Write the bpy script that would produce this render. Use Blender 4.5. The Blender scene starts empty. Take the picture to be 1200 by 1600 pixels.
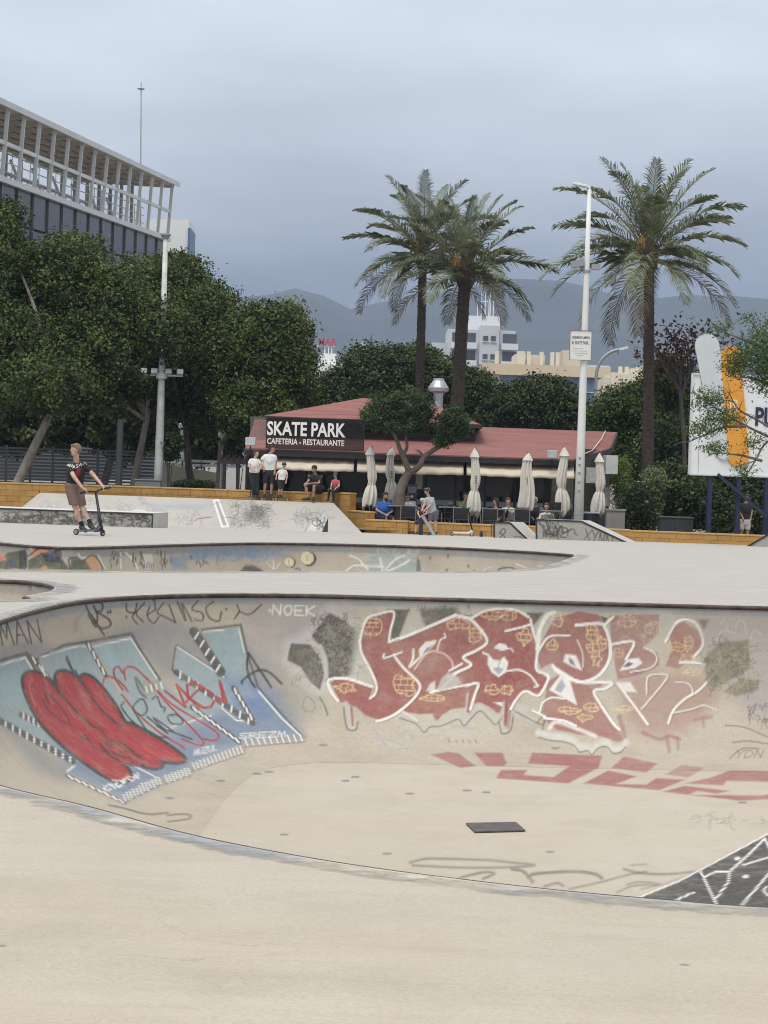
import bpy, bmesh, math, random
import numpy as np
from mathutils import Vector, Matrix, Euler, noise as mnoise
from mathutils.geometry import tessellate_polygon
random.seed(7); np.random.seed(7)
scene = bpy.context.scene
COL = scene.collection
R = math.radians
# ------------------------------------------------------------------ camera
FPX, HORIZON, ROLL, CAMH = 3422.0, 730.0, R(1.8), 1.3
CAM = Vector((0, 0, CAMH))
_p = math.atan((800 - HORIZON) * math.cos(ROLL) / FPX)
F = Vector((0, math.cos(_p), -math.sin(_p))); R0 = Vector((1, 0, 0)); U0 = Vector((0, math.sin(_p), math.cos(_p)))
RX = R0 * math.cos(ROLL) + U0 * math.sin(ROLL); UX = U0 * math.cos(ROLL) - R0 * math.sin(ROLL)
cd = bpy.data.cameras.new('camera'); cam = bpy.data.objects.new('camera', cd); COL.objects.link(cam)
cam.matrix_world = Matrix(((RX.x, UX.x, -F.x, 0), (RX.y, UX.y, -F.y, 0), (RX.z, UX.z, -F.z, CAMH), (0, 0, 0, 1)))
cd.sensor_width = 36; cd.lens = 36 * FPX / 1600; cd.clip_end = 20000; cd.clip_start = .1
scene.camera = cam
# ------------------------------------------------------------------ world, sun, exposure
SUN_EL, SUN_AZ = R(62), R(205)      # azimuth: compass-like, 180 = behind the camera
wd = bpy.data.worlds.new('World'); scene.world = wd; wd.use_nodes = True
nt = wd.node_tree; nt.nodes.clear(); N = nt.nodes.new; LK = nt.links.new
out = N('ShaderNodeOutputWorld'); bg = N('ShaderNodeBackground'); LK(bg.outputs[0], out.inputs[0])
sky = N('ShaderNodeTexSky'); sky.sky_type = 'NISHITA'; sky.sun_disc = False
sky.sun_elevation = SUN_EL; sky.sun_rotation = SUN_AZ; sky.air_density = 1.5; sky.dust_density = 3
tc = N('ShaderNodeTexCoord'); sep = N('ShaderNodeSeparateXYZ'); LK(tc.outputs['Generated'], sep.inputs[0])
# stratus deck: brightness by elevation as in an overcast sky, broken by soft cloud noise
mp = N('ShaderNodeMapping'); mp.inputs['Scale'].default_value = (1.0, 1.0, 3.2); LK(tc.outputs['Generated'], mp.inputs[0])
nz = N('ShaderNodeTexNoise'); nz.inputs['Scale'].default_value = 5.5; nz.inputs['Detail'].default_value = 5; nz.inputs['Roughness'].default_value = .5
LK(mp.outputs[0], nz.inputs['Vector'])
ns = N('ShaderNodeMath'); ns.operation = 'SUBTRACT'; LK(nz.outputs['Fac'], ns.inputs[0]); ns.inputs[1].default_value = .5
nm = N('ShaderNodeMath'); nm.operation = 'MULTIPLY_ADD'; LK(ns.outputs[0], nm.inputs[0]); nm.inputs[1].default_value = .085; LK(sep.outputs['Z'], nm.inputs[2])
cr = N('ShaderNodeValToRGB'); LK(nm.outputs[0], cr.inputs[0])
e = cr.color_ramp.elements
def lin(r, g, b): return tuple(((c / 255) / 12.92 if c / 255 <= .04045 else ((c / 255 + .055) / 1.055) ** 2.4) for c in (r, g, b))
stops = [(0.0, lin(98, 106, 123)), (.055, lin(111, 120, 137)), (.08, lin(124, 133, 149)), (.1, lin(146, 154, 167)), (.14, lin(180, 188, 198)), (.185, lin(197, 206, 214)), (.235, lin(205, 213, 220)), (.5, lin(221, 225, 229)), (1.0, lin(240, 241, 242))]
e[0].position = stops[0][0]; e[0].color = (*stops[0][1], 1); e[1].position = 1.0; e[1].color = (*stops[-1][1], 1)
for p_, c_ in stops[1:-1]:
    q = e.new(p_); q.color = (*c_, 1)
nz2 = N('ShaderNodeTexNoise'); nz2.inputs['Scale'].default_value = 9; nz2.inputs['Detail'].default_value = 6; LK(mp.outputs[0], nz2.inputs['Vector'])
mr = N('ShaderNodeMapRange'); LK(nz2.outputs['Fac'], mr.inputs[0]); mr.inputs[1].default_value = .3; mr.inputs[2].default_value = .7; mr.inputs[3].default_value = .92; mr.inputs[4].default_value = 1.07
mu = N('ShaderNodeMix'); mu.data_type = 'RGBA'; mu.blend_type = 'MULTIPLY'; mu.inputs[0].default_value = 1
LK(cr.outputs[0], mu.inputs[6]); LK(mr.outputs[0], mu.inputs[7])
# a little of the clear sky's light comes through the cloud
sk = N('ShaderNodeMix'); sk.data_type = 'RGBA'; sk.blend_type = 'MULTIPLY'; sk.inputs[0].default_value = 1; LK(sky.outputs[0], sk.inputs[6]); sk.inputs[7].default_value = (.1, .1, .1, 1)
mx = N('ShaderNodeMix'); mx.data_type = 'RGBA'; mx.inputs[0].default_value = .93; LK(sk.outputs[2], mx.inputs[6]); LK(mu.outputs[2], mx.inputs[7])
LK(mx.outputs[2], bg.inputs[0]); bg.inputs[1].default_value = 1.0
sd_ = bpy.data.lights.new('sun', 'SUN'); sun = bpy.data.objects.new('sun', sd_); COL.objects.link(sun)
sd_.energy = 1.5; sd_.angle = R(20); sd_.color = (1, .95, .88)
sdir = Vector((math.sin(SUN_AZ) * math.cos(SUN_EL), math.cos(SUN_AZ) * math.cos(SUN_EL), math.sin(SUN_EL)))
sun.rotation_euler = sdir.to_track_quat('Z', 'Y').to_euler(); sun.location = sdir * 60
vs = scene.view_settings; vs.view_transform = 'Standard'; vs.look = 'None'; vs.exposure = 0.45; vs.gamma = 1; vs.use_curve_mapping = False
scene.cycles.max_bounces = 5; scene.cycles.diffuse_bounces = 3; scene.cycles.transparent_max_bounces = 12; scene.cycles.volume_bounces = 0; scene.cycles.filter_width = 1.05
# ------------------------------------------------------------------ projection helpers (photo pixels, 1200 x 1600)
def ray(px, py):
    d = F + RX * ((px - 600) / FPX) + UX * ((800 - py) / FPX); return d / d.y
def W(px, py, d): return CAM + ray(px, py) * d
def G(px, py, z=0.0):
    d = ray(px, py); return CAM + d * ((z - CAMH) / d.z)
def project(P):
    P = np.asarray(P, dtype=float) - np.array(CAM); dz = P @ np.array(F)
    return np.stack([600 + FPX * (P @ np.array(RX)) / dz, 800 - FPX * (P @ np.array(UX)) / dz], 1)
def ppm(d): return FPX / d
def gz(d): return 0.0 if d < 38 else max(-.0247 * (d - 38), -.70)
def XY(px, d, z): # point seen in column px at depth d and height z
    r0 = ray(px, 700); r1 = ray(px, 800)
    # solve py for z
    t = ((z - CAMH) / d - r0.z) / (r1.z - r0.z); return W(px, 700 + 100 * t, d)
# ------------------------------------------------------------------ tagging
def tag(o, label, cat, group=None):
    o['label'] = label; o['category'] = cat
    if group: o['group'] = group
    return o
def struct(o): o['kind'] = 'structure'; return o
def stuff(o): o['kind'] = 'stuff'; return o
def thing(name, label, cat, loc=(0, 0, 0), rz=0, group=None):
    o = bpy.data.objects.new(name, None); COL.objects.link(o); o.location = loc; o.rotation_euler = (0, 0, rz); o.empty_display_size = .2
    return tag(o, label, cat, group)
def link(name, me, parent=None, loc=(0, 0, 0), rz=0):
    o = bpy.data.objects.new(name, me); COL.objects.link(o); o.location = loc; o.rotation_euler = (0, 0, rz)
    if parent: o.parent = parent
    return o
def copy_tree(o, parent=None):
    c = o.copy(); COL.objects.link(c); c.parent = parent
    for ch in list(o.children): copy_tree(ch, c)
    return c
# ------------------------------------------------------------------ mesh builder
class MB:
    def __init__(s): s.v = []; s.f = []; s.m = []; s.cm = 0
    def add(s, vs, fs):
        n = len(s.v); s.v += [tuple(v) for v in vs]; s.f += [tuple(i + n for i in f) for f in fs]; s.m += [s.cm] * len(fs); return s
    def box(s, c, size, rz=0, rot=None):
        hx, hy, hz = size[0] / 2, size[1] / 2, size[2] / 2
        M = (rot if rot is not None else Matrix.Rotation(rz, 3, 'Z')); c = Vector(c)
        vs = [c + M @ Vector((a * hx, b * hy, g * hz)) for g in (-1, 1) for b in (-1, 1) for a in (-1, 1)]
        return s.add(vs, [(0, 2, 3, 1), (4, 5, 7, 6), (0, 1, 5, 4), (2, 6, 7, 3), (0, 4, 6, 2), (1, 3, 7, 5)])
    def bar(s, a, b, w, h=None, up=(0, 0, 1)):
        a = Vector(a); b = Vector(b); h = h or w; d = (b - a); L = d.length; d /= L; u = Vector(up)
        if abs(d.dot(u)) > .99: u = Vector((1, 0, 0))
        x = d.cross(u).normalized(); u = x.cross(d)
        M = Matrix((x, d, u)).transposed(); return s.box((a + b) / 2, (w, L, h), rot=M)
    def tube(s, pts, rad, n=8, cap=True, closed=False):
        pts = [Vector(p) for p in pts]; k = len(pts)
        if not hasattr(rad, '__len__'): rad = [rad] * k
        vs = []; fs = []; prev = None
        for i, p in enumerate(pts):
            t = (pts[(i + 1) % k] - pts[i - 1]) if closed else (pts[min(i + 1, k - 1)] - pts[max(i - 1, 0)])
            t.normalize()
            if prev is None:
                prev = t.orthogonal().normalized()
            x = (prev - t * prev.dot(t))
            x = x.normalized() if x.length > 1e-6 else t.orthogonal().normalized()
            prev = x; y = t.cross(x)
            for j in range(n):
                a = 2 * math.pi * j / n; vs.append(p + (x * math.cos(a) + y * math.sin(a)) * rad[i])
        for i in range(k if closed else k - 1):
            a0 = i * n; b0 = ((i + 1) % k) * n
            for j in range(n): fs.append((a0 + j, a0 + (j + 1) % n, b0 + (j + 1) % n, b0 + j))
        if cap and not closed: fs.append(tuple(range(n))[::-1]); fs.append(tuple((k - 1) * n + j for j in range(n)))
        return s.add(vs, fs)
    def lathe(s, prof, n=12, c=(0, 0, 0), fold=None):
        vs = []; fs = []; c = Vector(c)
        for i, (r, z) in enumerate(prof):
            for j in range(n):
                a = 2 * math.pi * j / n; rr = r * (fold(a, i) if fold else 1); vs.append(c + Vector((rr * math.cos(a), rr * math.sin(a), z)))
        for i in range(len(prof) - 1):
            for j in range(n): fs.append((i * n + j, i * n + (j + 1) % n, (i + 1) * n + (j + 1) % n, (i + 1) * n + j))
        fs.append(tuple(range(n))[::-1]); fs.append(tuple((len(prof) - 1) * n + j for j in range(n)))
        return s.add(vs, fs)
    def prism(s, poly, depth): # poly: list of 3d points (planar), depth: vector
        k = len(poly); d = Vector(depth); vs = [Vector(p) for p in poly] + [Vector(p) + d for p in poly]
        return s.add(vs, [tuple(range(k)), tuple(range(2 * k - 1, k - 1, -1))] + [(i, i + k, (i + 1) % k + k, (i + 1) % k) for i in range(k)])
    def ball(s, c, r, n=10, m=6):
        if not hasattr(r, '__len__'): r = (r, r, r)
        vs = []; fs = []; c = Vector(c)
        for i in range(1, m):
            t = math.pi * i / m
            for j in range(n):
                a = 2 * math.pi * j / n; vs.append(c + Vector((r[0] * math.sin(t) * math.cos(a), r[1] * math.sin(t) * math.sin(a), r[2] * math.cos(t))))
        top = len(vs); vs.append(c + Vector((0, 0, r[2]))); vs.append(c - Vector((0, 0, r[2])))
        for i in range(m - 2):
            for j in range(n): fs.append((i * n + j, (i + 1) * n + j, (i + 1) * n + (j + 1) % n, i * n + (j + 1) % n))
        for j in range(n):
            fs.append((top, j, (j + 1) % n)); fs.append((top + 1, (m - 2) * n + (j + 1) % n, (m - 2) * n + j))
        return s.add(vs, fs)
    def mesh(s, name, mat, smooth=False, fix=True):
        me = bpy.data.meshes.new(name); me.from_pydata(s.v, [], s.f)
        for m_ in (mat if isinstance(mat, (list, tuple)) else [mat]): me.materials.append(m_)
        if isinstance(mat, (list, tuple)): me.polygons.foreach_set('material_index', s.m)
        if fix:
            bm = bmesh.new(); bm.from_mesh(me); bmesh.ops.recalc_face_normals(bm, faces=bm.faces); bm.to_mesh(me); bm.free()
        if smooth: me.polygons.foreach_set('use_smooth', [True] * len(me.polygons))
        me.update(); return me
    def build(s, name, mat, parent=None, smooth=False, loc=(0, 0, 0), rz=0, fix=True):
        return link(name, s.mesh(name, mat, smooth, fix), parent, loc, rz)
def bevel(o, w=.01, seg=2):
    m = o.modifiers.new('bevel', 'BEVEL'); m.width = w; m.segments = seg; m.limit_method = 'ANGLE'; m.angle_limit = R(40); return o
def catmull(pts, per=8, closed=False):
    P = [np.array(p, float) for p in pts]; n = len(P); o = []
    for i in range(n if closed else n - 1):
        p0 = P[i - 1] if (closed or i > 0) else P[0] * 2 - P[1]; p1 = P[i]; p2 = P[(i + 1) % n]
        p3 = P[(i + 2) % n] if (closed or i + 2 < n) else P[-1] * 2 - P[-2]
        for k in range(per):
            t = k / per; o.append(.5 * (2 * p1 + (p2 - p0) * t + (2 * p0 - 5 * p1 + 4 * p2 - p3) * t * t + (3 * p1 - p0 - 3 * p2 + p3) * t ** 3))
    if not closed: o.append(P[-1])
    return o
# ------------------------------------------------------------------ materials
MATS = {}
def M(name, col=(.5, .5, .5), rough=.7, var=.12, scale=6.0, bump=.0, bscale=40.0, metal=0.0, spec=.5, coords='Object', var2=None, alpha=None, trans=None, stretch=None):
    if name in MATS: return MATS[name]
    m = bpy.data.materials.new(name); m.use_nodes = True; t = m.node_tree; n = t.nodes; l = t.links; b = n['Principled BSDF']
    b.inputs['Roughness'].default_value = rough; b.inputs['Metallic'].default_value = metal; b.inputs['Specular IOR Level'].default_value = spec
    tcn = n.new('ShaderNodeTexCoord'); vec = tcn.outputs[coords]
    if stretch:
        mpn = n.new('ShaderNodeMapping'); mpn.inputs['Scale'].default_value = stretch; l.new(vec, mpn.inputs[0]); vec = mpn.outputs[0]
    nz = n.new('ShaderNodeTexNoise'); nz.inputs['Scale'].default_value = scale; nz.inputs['Detail'].default_value = 5; l.new(vec, nz.inputs['Vector'])
    mr = n.new('ShaderNodeMapRange'); l.new(nz.outputs['Fac'], mr.inputs[0]); mr.inputs[1].default_value = .3; mr.inputs[2].default_value = .7
    mx = n.new('ShaderNodeMix'); mx.data_type = 'RGBA'; l.new(mr.outputs[0], mx.inputs[0])
    c2 = var2 if var2 else tuple(c * (1 + var) for c in col); c1 = tuple(c * (1 - var) for c in col) if not var2 else col
    mx.inputs[6].default_value = (*c1, 1); mx.inputs[7].default_value = (*c2, 1); l.new(mx.outputs[2], b.inputs['Base Color'])
    if bump:
        nb = n.new('ShaderNodeTexNoise'); nb.inputs['Scale'].default_value = bscale; nb.inputs['Detail'].default_value = 4; l.new(vec, nb.inputs['Vector'])
        bp = n.new('ShaderNodeBump'); bp.inputs['Strength'].default_value = bump; bp.inputs['Distance'].default_value = .02; l.new(nb.outputs['Fac'], bp.inputs['Height']); l.new(bp.outputs[0], b.inputs['Normal'])
    if alpha is not None: b.inputs['Alpha'].default_value = alpha
    MATS[name] = m; return m
def leafmat(name, c1, c2, rough=.5, transl=.25):
    if name in MATS: return MATS[name]
    m = bpy.data.materials.new(name); m.use_nodes = True; t = m.node_tree; n = t.nodes; l = t.links; b = n['Principled BSDF']
    oi = n.new('ShaderNodeNewGeometry'); mx = n.new('ShaderNodeMix'); mx.data_type = 'RGBA'; tcn = n.new('ShaderNodeTexCoord'); nzn = n.new('ShaderNodeTexNoise'); nzn.inputs['Scale'].default_value = 1.1; nzn.inputs['Detail'].default_value = 4; l.new(tcn.outputs['Object'], nzn.inputs['Vector'])
    mra = n.new('ShaderNodeMapRange'); l.new(nzn.outputs['Fac'], mra.inputs[0]); mra.inputs[1].default_value = .33; mra.inputs[2].default_value = .67; mra.inputs[3].default_value = -.3; mra.inputs[4].default_value = .42
    ada = n.new('ShaderNodeMath'); ada.operation = 'MULTIPLY_ADD'; ada.use_clamp = True; l.new(oi.outputs['Random Per Island'], ada.inputs[0]); ada.inputs[1].default_value = .75; l.new(mra.outputs[0], ada.inputs[2]); l.new(ada.outputs[0], mx.inputs[0])
    mx.inputs[6].default_value = (*c1, 1); mx.inputs[7].default_value = (*c2, 1); l.new(mx.outputs[2], b.inputs['Base Color']); b.inputs['Roughness'].default_value = rough
    b.inputs['Specular IOR Level'].default_value = .3
    tr = n.new('ShaderNodeBsdfTranslucent'); l.new(mx.outputs[2], tr.inputs[0]); ms = n.new('ShaderNodeMixShader'); ms.inputs[0].default_value = transl
    l.new(b.outputs[0], ms.inputs[1]); l.new(tr.outputs[0], ms.inputs[2]); l.new(ms.outputs[0], n['Material Output'].inputs[0])
    MATS[name] = m; return m
def emit_free(): pass
def concrete(name, base, dark, light, painted=False, streak=False, uvwear=.2, far_grey=None):
    """worn concrete in metres; with painted=True a colour attribute 'paint' (rgb + cover) lies over it as sprayed paint"""
    m = bpy.data.materials.new(name); m.use_nodes = True; t = m.node_tree; n = t.nodes; l = t.links; b = n['Principled BSDF']
    g = n.new('ShaderNodeTexCoord'); v = g.outputs['Object']
    def nz(sc, det=5, rough=.55, st=None):
        x = n.new('ShaderNodeTexNoise'); x.inputs['Scale'].default_value = sc; x.inputs['Detail'].default_value = det; x.inputs['Roughness'].default_value = rough
        if st:
            q = n.new('ShaderNodeMapping'); q.inputs['Scale'].default_value = st; l.new(v, q.inputs[0]); l.new(q.outputs[0], x.inputs['Vector'])
        else: l.new(v, x.inputs['Vector'])
        return x.outputs['Fac']
    def rng(f, a, b_, c=0., d=1.):
        x = n.new('ShaderNodeMapRange'); l.new(f, x.inputs[0]); x.inputs[1].default_value = a; x.inputs[2].default_value = b_; x.inputs[3].default_value = c; x.inputs[4].default_value = d; return x.outputs[0]
    def mix(f, a, b_, mode='MIX'):
        x = n.new('ShaderNodeMix'); x.data_type = 'RGBA'; x.blend_type = mode
        if isinstance(f, float): x.inputs[0].default_value = f
        else: l.new(f, x.inputs[0])
        for i, c in ((6, a), (7, b_)):
            if isinstance(c, tuple): x.inputs[i].default_value = (*c, 1)
            else: l.new(c, x.inputs[i])
        return x.outputs[2]
    c = mix(rng(nz(.35, 4), .35, .68), base, light)
    c = mix(rng(nz(1.7, 6, .65), .45, .72, 0, .55), c, dark)
    c = mix(rng(nz(22, 5, .7), .3, .7, 0, .26), c, dark)
    c = mix(rng(nz(60, 3, .75), .44, .66, 0, .55), c, dark); c = mix(rng(nz(110, 2, .75), .5, .68, 0, .42), c, light); c = mix(rng(nz(7, 5, .7), .55, .75, 0, .35), c, dark)
    c = mix(rng(nz(.8, 3), .52, .68, 0, .30), c, (base[0] * 1.04, base[1] * .93, base[2] * .86))
    if streak:
        c = mix(rng(nz(1.0, 5, .6, (.35, 3.0, 1)), .42, .7, 0, .35), c, light)
        c = mix(rng(nz(1.0, 6, .7, (1.2, 9, 1)), .5, .75, 0, .28), c, dark)
    # small dark spots of gum and grime
    vo = n.new('ShaderNodeTexVoronoi'); vo.inputs['Scale'].default_value = 1.6; l.new(v, vo.inputs['Vector'])
    c = mix(rng(vo.outputs['Distance'], .016, .03, .55, 0), c, (.10, .09, .08))
    # hairline cracks
    vc = n.new('ShaderNodeTexVoronoi'); vc.feature = 'DISTANCE_TO_EDGE'; vc.inputs['Scale'].default_value = .28
    wv = n.new('ShaderNodeVectorMath'); wv.operation = 'ADD'; nn = n.new('ShaderNodeTexNoise'); nn.inputs['Scale'].default_value = 1.5; nn.inputs['Detail'].default_value = 6; l.new(v, nn.inputs['Vector'])
    sc = n.new('ShaderNodeVectorMath'); sc.operation = 'SCALE'; sc.inputs['Scale'].default_value = 1.1; l.new(nn.outputs['Color'], sc.inputs[0]); l.new(v, wv.inputs[0]); l.new(sc.outputs[0], wv.inputs[1]); l.new(wv.outputs[0], vc.inputs['Vector'])
    crk = n.new('ShaderNodeMath'); crk.operation = 'MULTIPLY'; l.new(rng(vc.outputs['Distance'], .0, .0022, .22, 0), crk.inputs[0]); l.new(rng(nz(.6, 2), .5, .56), crk.inputs[1])
    c = mix(crk.outputs[0], c, (.12, .11, .10))
    if far_grey:
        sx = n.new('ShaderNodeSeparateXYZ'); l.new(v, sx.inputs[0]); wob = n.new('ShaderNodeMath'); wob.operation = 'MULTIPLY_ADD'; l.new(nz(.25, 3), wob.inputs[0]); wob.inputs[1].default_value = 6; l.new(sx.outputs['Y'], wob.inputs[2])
        c = mix(rng(wob.outputs[0], 9, 20, 0, .85), c, mix(rng(nz(3, 6, .7, (.5, 1.6, 1)), .3, .7), far_grey[0], far_grey[1]))  # base tone blends from beige to grey farther along Y, with a wavy border
    if painted:
        at = n.new('ShaderNodeAttribute'); at.attribute_name = 'paint'
        w = rng(nz(26, 6, .75), .28, .62, 1 - uvwear, 1.0); w2 = rng(nz(4.0, 6, .75), .30, .52, .70, 1.0)
        k = n.new('ShaderNodeMath'); k.operation = 'MULTIPLY'; l.new(w, k.inputs[0]); l.new(w2, k.inputs[1])
        k2 = n.new('ShaderNodeMath'); k2.operation = 'MULTIPLY'; l.new(k.outputs[0], k2.inputs[0]); l.new(at.outputs['Alpha'], k2.inputs[1])
        tone = mix(rng(nz(11, 7, .75), .3, .7, 0, 1.), (.84, .84, .84), (1.10, 1.09, 1.07)); pcol = mix(1.0, at.outputs['Color'], tone, 'MULTIPLY')
        c = mix(k2.outputs[0], c, pcol)
    l.new(c, b.inputs['Base Color']); b.inputs['Roughness'].default_value = .78; b.inputs['Specular IOR Level'].default_value = .35
    bp = n.new('ShaderNodeBump'); bp.inputs['Strength'].default_value = .25; bp.inputs['Distance'].default_value = .01; l.new(nz(60, 4, .7), bp.inputs['Height']); l.new(bp.outputs[0], b.inputs['Normal'])
    MATS[name] = m; return m
# ================================================================== paint engine: sprayed marks as a colour attribute on the concrete
class Paint:
    def __init__(s, P2): s.p = P2; s.c = np.zeros((len(P2), 3)); s.a = np.zeros(len(P2))
    def _sel(s, q, pad):
        lo = q.min(0) - pad; hi = q.max(0) + pad; p = s.p
        return np.nonzero((p[:, 0] > lo[0]) & (p[:, 0] < hi[0]) & (p[:, 1] > lo[1]) & (p[:, 1] < hi[1]))[0]
    def _dist(s, p, q, closed):
        d = np.full(len(p), 1e9); n = len(q)
        for i in range(n if closed else n - 1):
            a = q[i]; b = q[(i + 1) % n]; ab = b - a; L = ab @ ab + 1e-9
            t = np.clip(((p - a) @ ab) / L, 0, 1); e_ = p - a - t[:, None] * ab; d = np.minimum(d, (e_ * e_).sum(1))
        return np.sqrt(d)
    def over(s, i, col, al):
        col = np.array(col) if not isinstance(col, np.ndarray) else col
        a0 = s.a[i]; ao = al + a0 * (1 - al); k = np.where(ao > 1e-6, al / np.maximum(ao, 1e-6), 0)
        s.c[i] = s.c[i] * (1 - k[:, None]) + col * k[:, None]; s.a[i] = ao
    def fill(s, poly, col, al=1.0, fe=1.2, smooth=False):
        q = np.array(catmull(poly, 6, True) if smooth else poly, float); i = s._sel(q, fe + 1)
        if not len(i): return
        p = s.p[i]; ins = np.zeros(len(p), bool); n = len(q)
        for k in range(n):
            x1, y1 = q[k]; x2, y2 = q[(k + 1) % n]
            if y1 == y2: continue
            c = ((y1 > p[:, 1]) != (y2 > p[:, 1])) & (p[:, 0] < (x2 - x1) * (p[:, 1] - y1) / (y2 - y1) + x1); ins ^= c
        d = s._dist(p, q, True); sd = np.where(ins, -d, d)
        s.over(i, col, al * np.clip(.5 - sd / (2 * fe), 0, 1))
    def stroke(s, pts, w, col, al=1.0, fe=.9, smooth=True, closed=False):
        w = w * 1.2 if w < 3 else w; al = min(1, al * 1.06)
        q = np.array(catmull(pts, 6, closed) if (smooth and len(pts) > 2) else pts, float); i = s._sel(q, w + fe + 1)
        if not len(i): return
        d = s._dist(s.p[i], q, closed); s.over(i, col, al * np.clip(.5 - (d - w / 2) / (2 * fe), 0, 1))
    def dashes(s, a, b, n, w, L, col, ang, al=1.0):
        a = np.array(a, float); b = np.array(b, float); u = np.array([math.cos(R(ang)), math.sin(R(ang))]) * L / 2
        for k in range(n):
            c = a + (b - a) * (k + .5) / n; s.stroke([c - u, c + u], w, col, al, .8, False)
    def text(s, t, x, y, h, w, sw, col, al=1.0, slope=0.0, slant=0.0, jit=0.0, fe=.8, gap=.25):
        rnd = random.Random(hash(len(t)) + int(x))
        for ch in t:
            for st in FONT.get(ch, []):
                pts = []
                for (a, b) in st:
                    X = x + a * w + (1 - b) * h * slant + rnd.uniform(-jit, jit); Y = y + (b) * h + (a * w) * slope + rnd.uniform(-jit, jit); pts.append((X, Y))
                s.stroke(pts, sw, col, al, fe, smooth=False)
            y += slope * w * (1 + gap); x += w * (1 + gap)
    def bricks(s, cx, cy, w, h, col, al=.9, seed=1):
        rnd = random.Random(seed); k = 11; pts = []
        for j in range(k):
            a = 2 * math.pi * j / k; r = rnd.uniform(.62, 1.3); pts.append((cx + w / 2 * r * math.cos(a), cy + h / 2 * r * math.sin(a)))
        s.stroke(pts, 1.35, col, al, .8, True, True)
        rows = max(2, int(h / 7))
        for r_ in range(1, rows):
            yy = cy - h / 2 + h * r_ / rows; ww = w * .5 * math.sqrt(max(.05, 1 - ((yy - cy) / (h / 2)) ** 2)) * .95
            s.stroke([(cx - ww, yy + rnd.uniform(-.6, .6)), (cx + ww, yy + 1)], 1.0, col, al * .9, .7, False)
        for r_ in range(rows):
            y0 = cy - h / 2 + h * r_ / rows; y1 = y0 + h / rows; ym = (y0 + y1) / 2; ww = w * .5 * math.sqrt(max(.05, 1 - ((ym - cy) / (h / 2)) ** 2)) * .9
            x = cx - ww + rnd.uniform(3, 9)
            while x < cx + ww:
                s.stroke([(x, y0), (x, y1)], 1.0, col, al * .85, .7, False); x += rnd.uniform(8, 11)
    def scribble(s, x0, y0, x1, y1, n, w, col, al, seed=1):
        rnd = random.Random(seed)
        for _ in range(n):
            x = rnd.uniform(x0, x1); y = rnd.uniform(y0, y1); pts = [(x, y)]
            a = rnd.uniform(0, 6.28)
            for k in range(4):
                a += rnd.uniform(-1.3, 1.3); x += math.cos(a) * rnd.uniform(2, 6); y += math.sin(a) * rnd.uniform(2, 5); pts.append((x, y))
            s.stroke(pts, w, col, al, .7)
    def store(s, me):
        at = me.color_attributes.new('paint', 'FLOAT_COLOR', 'POINT'); d = np.concatenate([s.c, s.a[:, None]], 1).astype(np.float32); at.data.foreach_set('color', d.ravel())
FONT = {'A': [[(0, 1), (.5, 0), (1, 1)], [(.2, .62), (.8, .62)]], 'B': [[(0, 1), (0, 0), (.8, .1), (.8, .4), (0, .5), (.9, .6), (.9, .9), (0, 1)]], 'C': [[(1, .12), (.6, 0), (.1, .2), (0, .6), (.3, 1), (1, .88)]],
 'D': [[(0, 0), (0, 1), (.7, .9), (1, .5), (.7, .1), (0, 0)]], 'E': [[(1, 0), (0, 0), (0, 1), (1, 1)], [(0, .5), (.8, .5)]], 'H': [[(0, 0), (0, 1)], [(1, 0), (1, 1)], [(0, .5), (1, .5)]],
 'I': [[(.5, 0), (.5, 1)]], 'K': [[(0, 0), (0, 1)], [(1, 0), (0, .55), (1, 1)]], 'L': [[(0, 0), (0, 1), (1, 1)]], 'M': [[(0, 1), (.15, 0), (.5, .75), (.85, 0), (1, 1)]], 'N': [[(0, 1), (.1, 0), (.9, 1), (1, 0)]],
 'O': [[(.5, 0), (.1, .2), (0, .6), (.3, 1), (.75, .95), (1, .5), (.85, .1), (.5, 0)]], 'P': [[(0, 1), (0, 0), (.9, .1), (.9, .45), (0, .55)]], 'R': [[(0, 1), (0, 0), (.9, .1), (.9, .4), (0, .5), (1, 1)]],
 'S': [[(1, .1), (.5, 0), (.05, .2), (.2, .45), (.85, .6), (.95, .85), (.5, 1), (0, .9)]], 'U': [[(0, 0), (.05, .8), (.4, 1), (.85, .85), (1, 0)]], 'W': [[(0, 0), (.25, 1), (.5, .3), (.8, 1), (1, 0)]], 'Y': [[(0, 0), (.5, .5), (1, 0)], [(.5, .5), (.4, 1)]],
 'T': [[(0, 0), (1, 0)], [(.5, 0), (.5, 1)]], 'J': [[(1, 0), (.9, .8), (.5, 1), (0, .8)]], 'X': [[(0, 0), (1, 1)], [(1, 0), (0, 1)]], 'V': [[(0, 0), (.5, 1), (1, 0)]], '.': [[(.4, .5), (.5, .5)]], '8': [[(.5, .5), (.1, .25), (.5, 0), (.9, .25), (.5, .5), (.05, .75), (.5, 1), (.95, .75), (.5, .5)]], 'Z': [[(0, 0), (1, 0), (0, 1), (1, 1)]], 'G': [[(1, .15), (.5, 0), (.05, .3), (.05, .75), (.5, 1), (1, .85), (1, .5), (.6, .5)]]}
K = 1 / 1.12
def pc(r, g, b): return tuple(c * K for c in lin(r, g, b))
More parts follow.
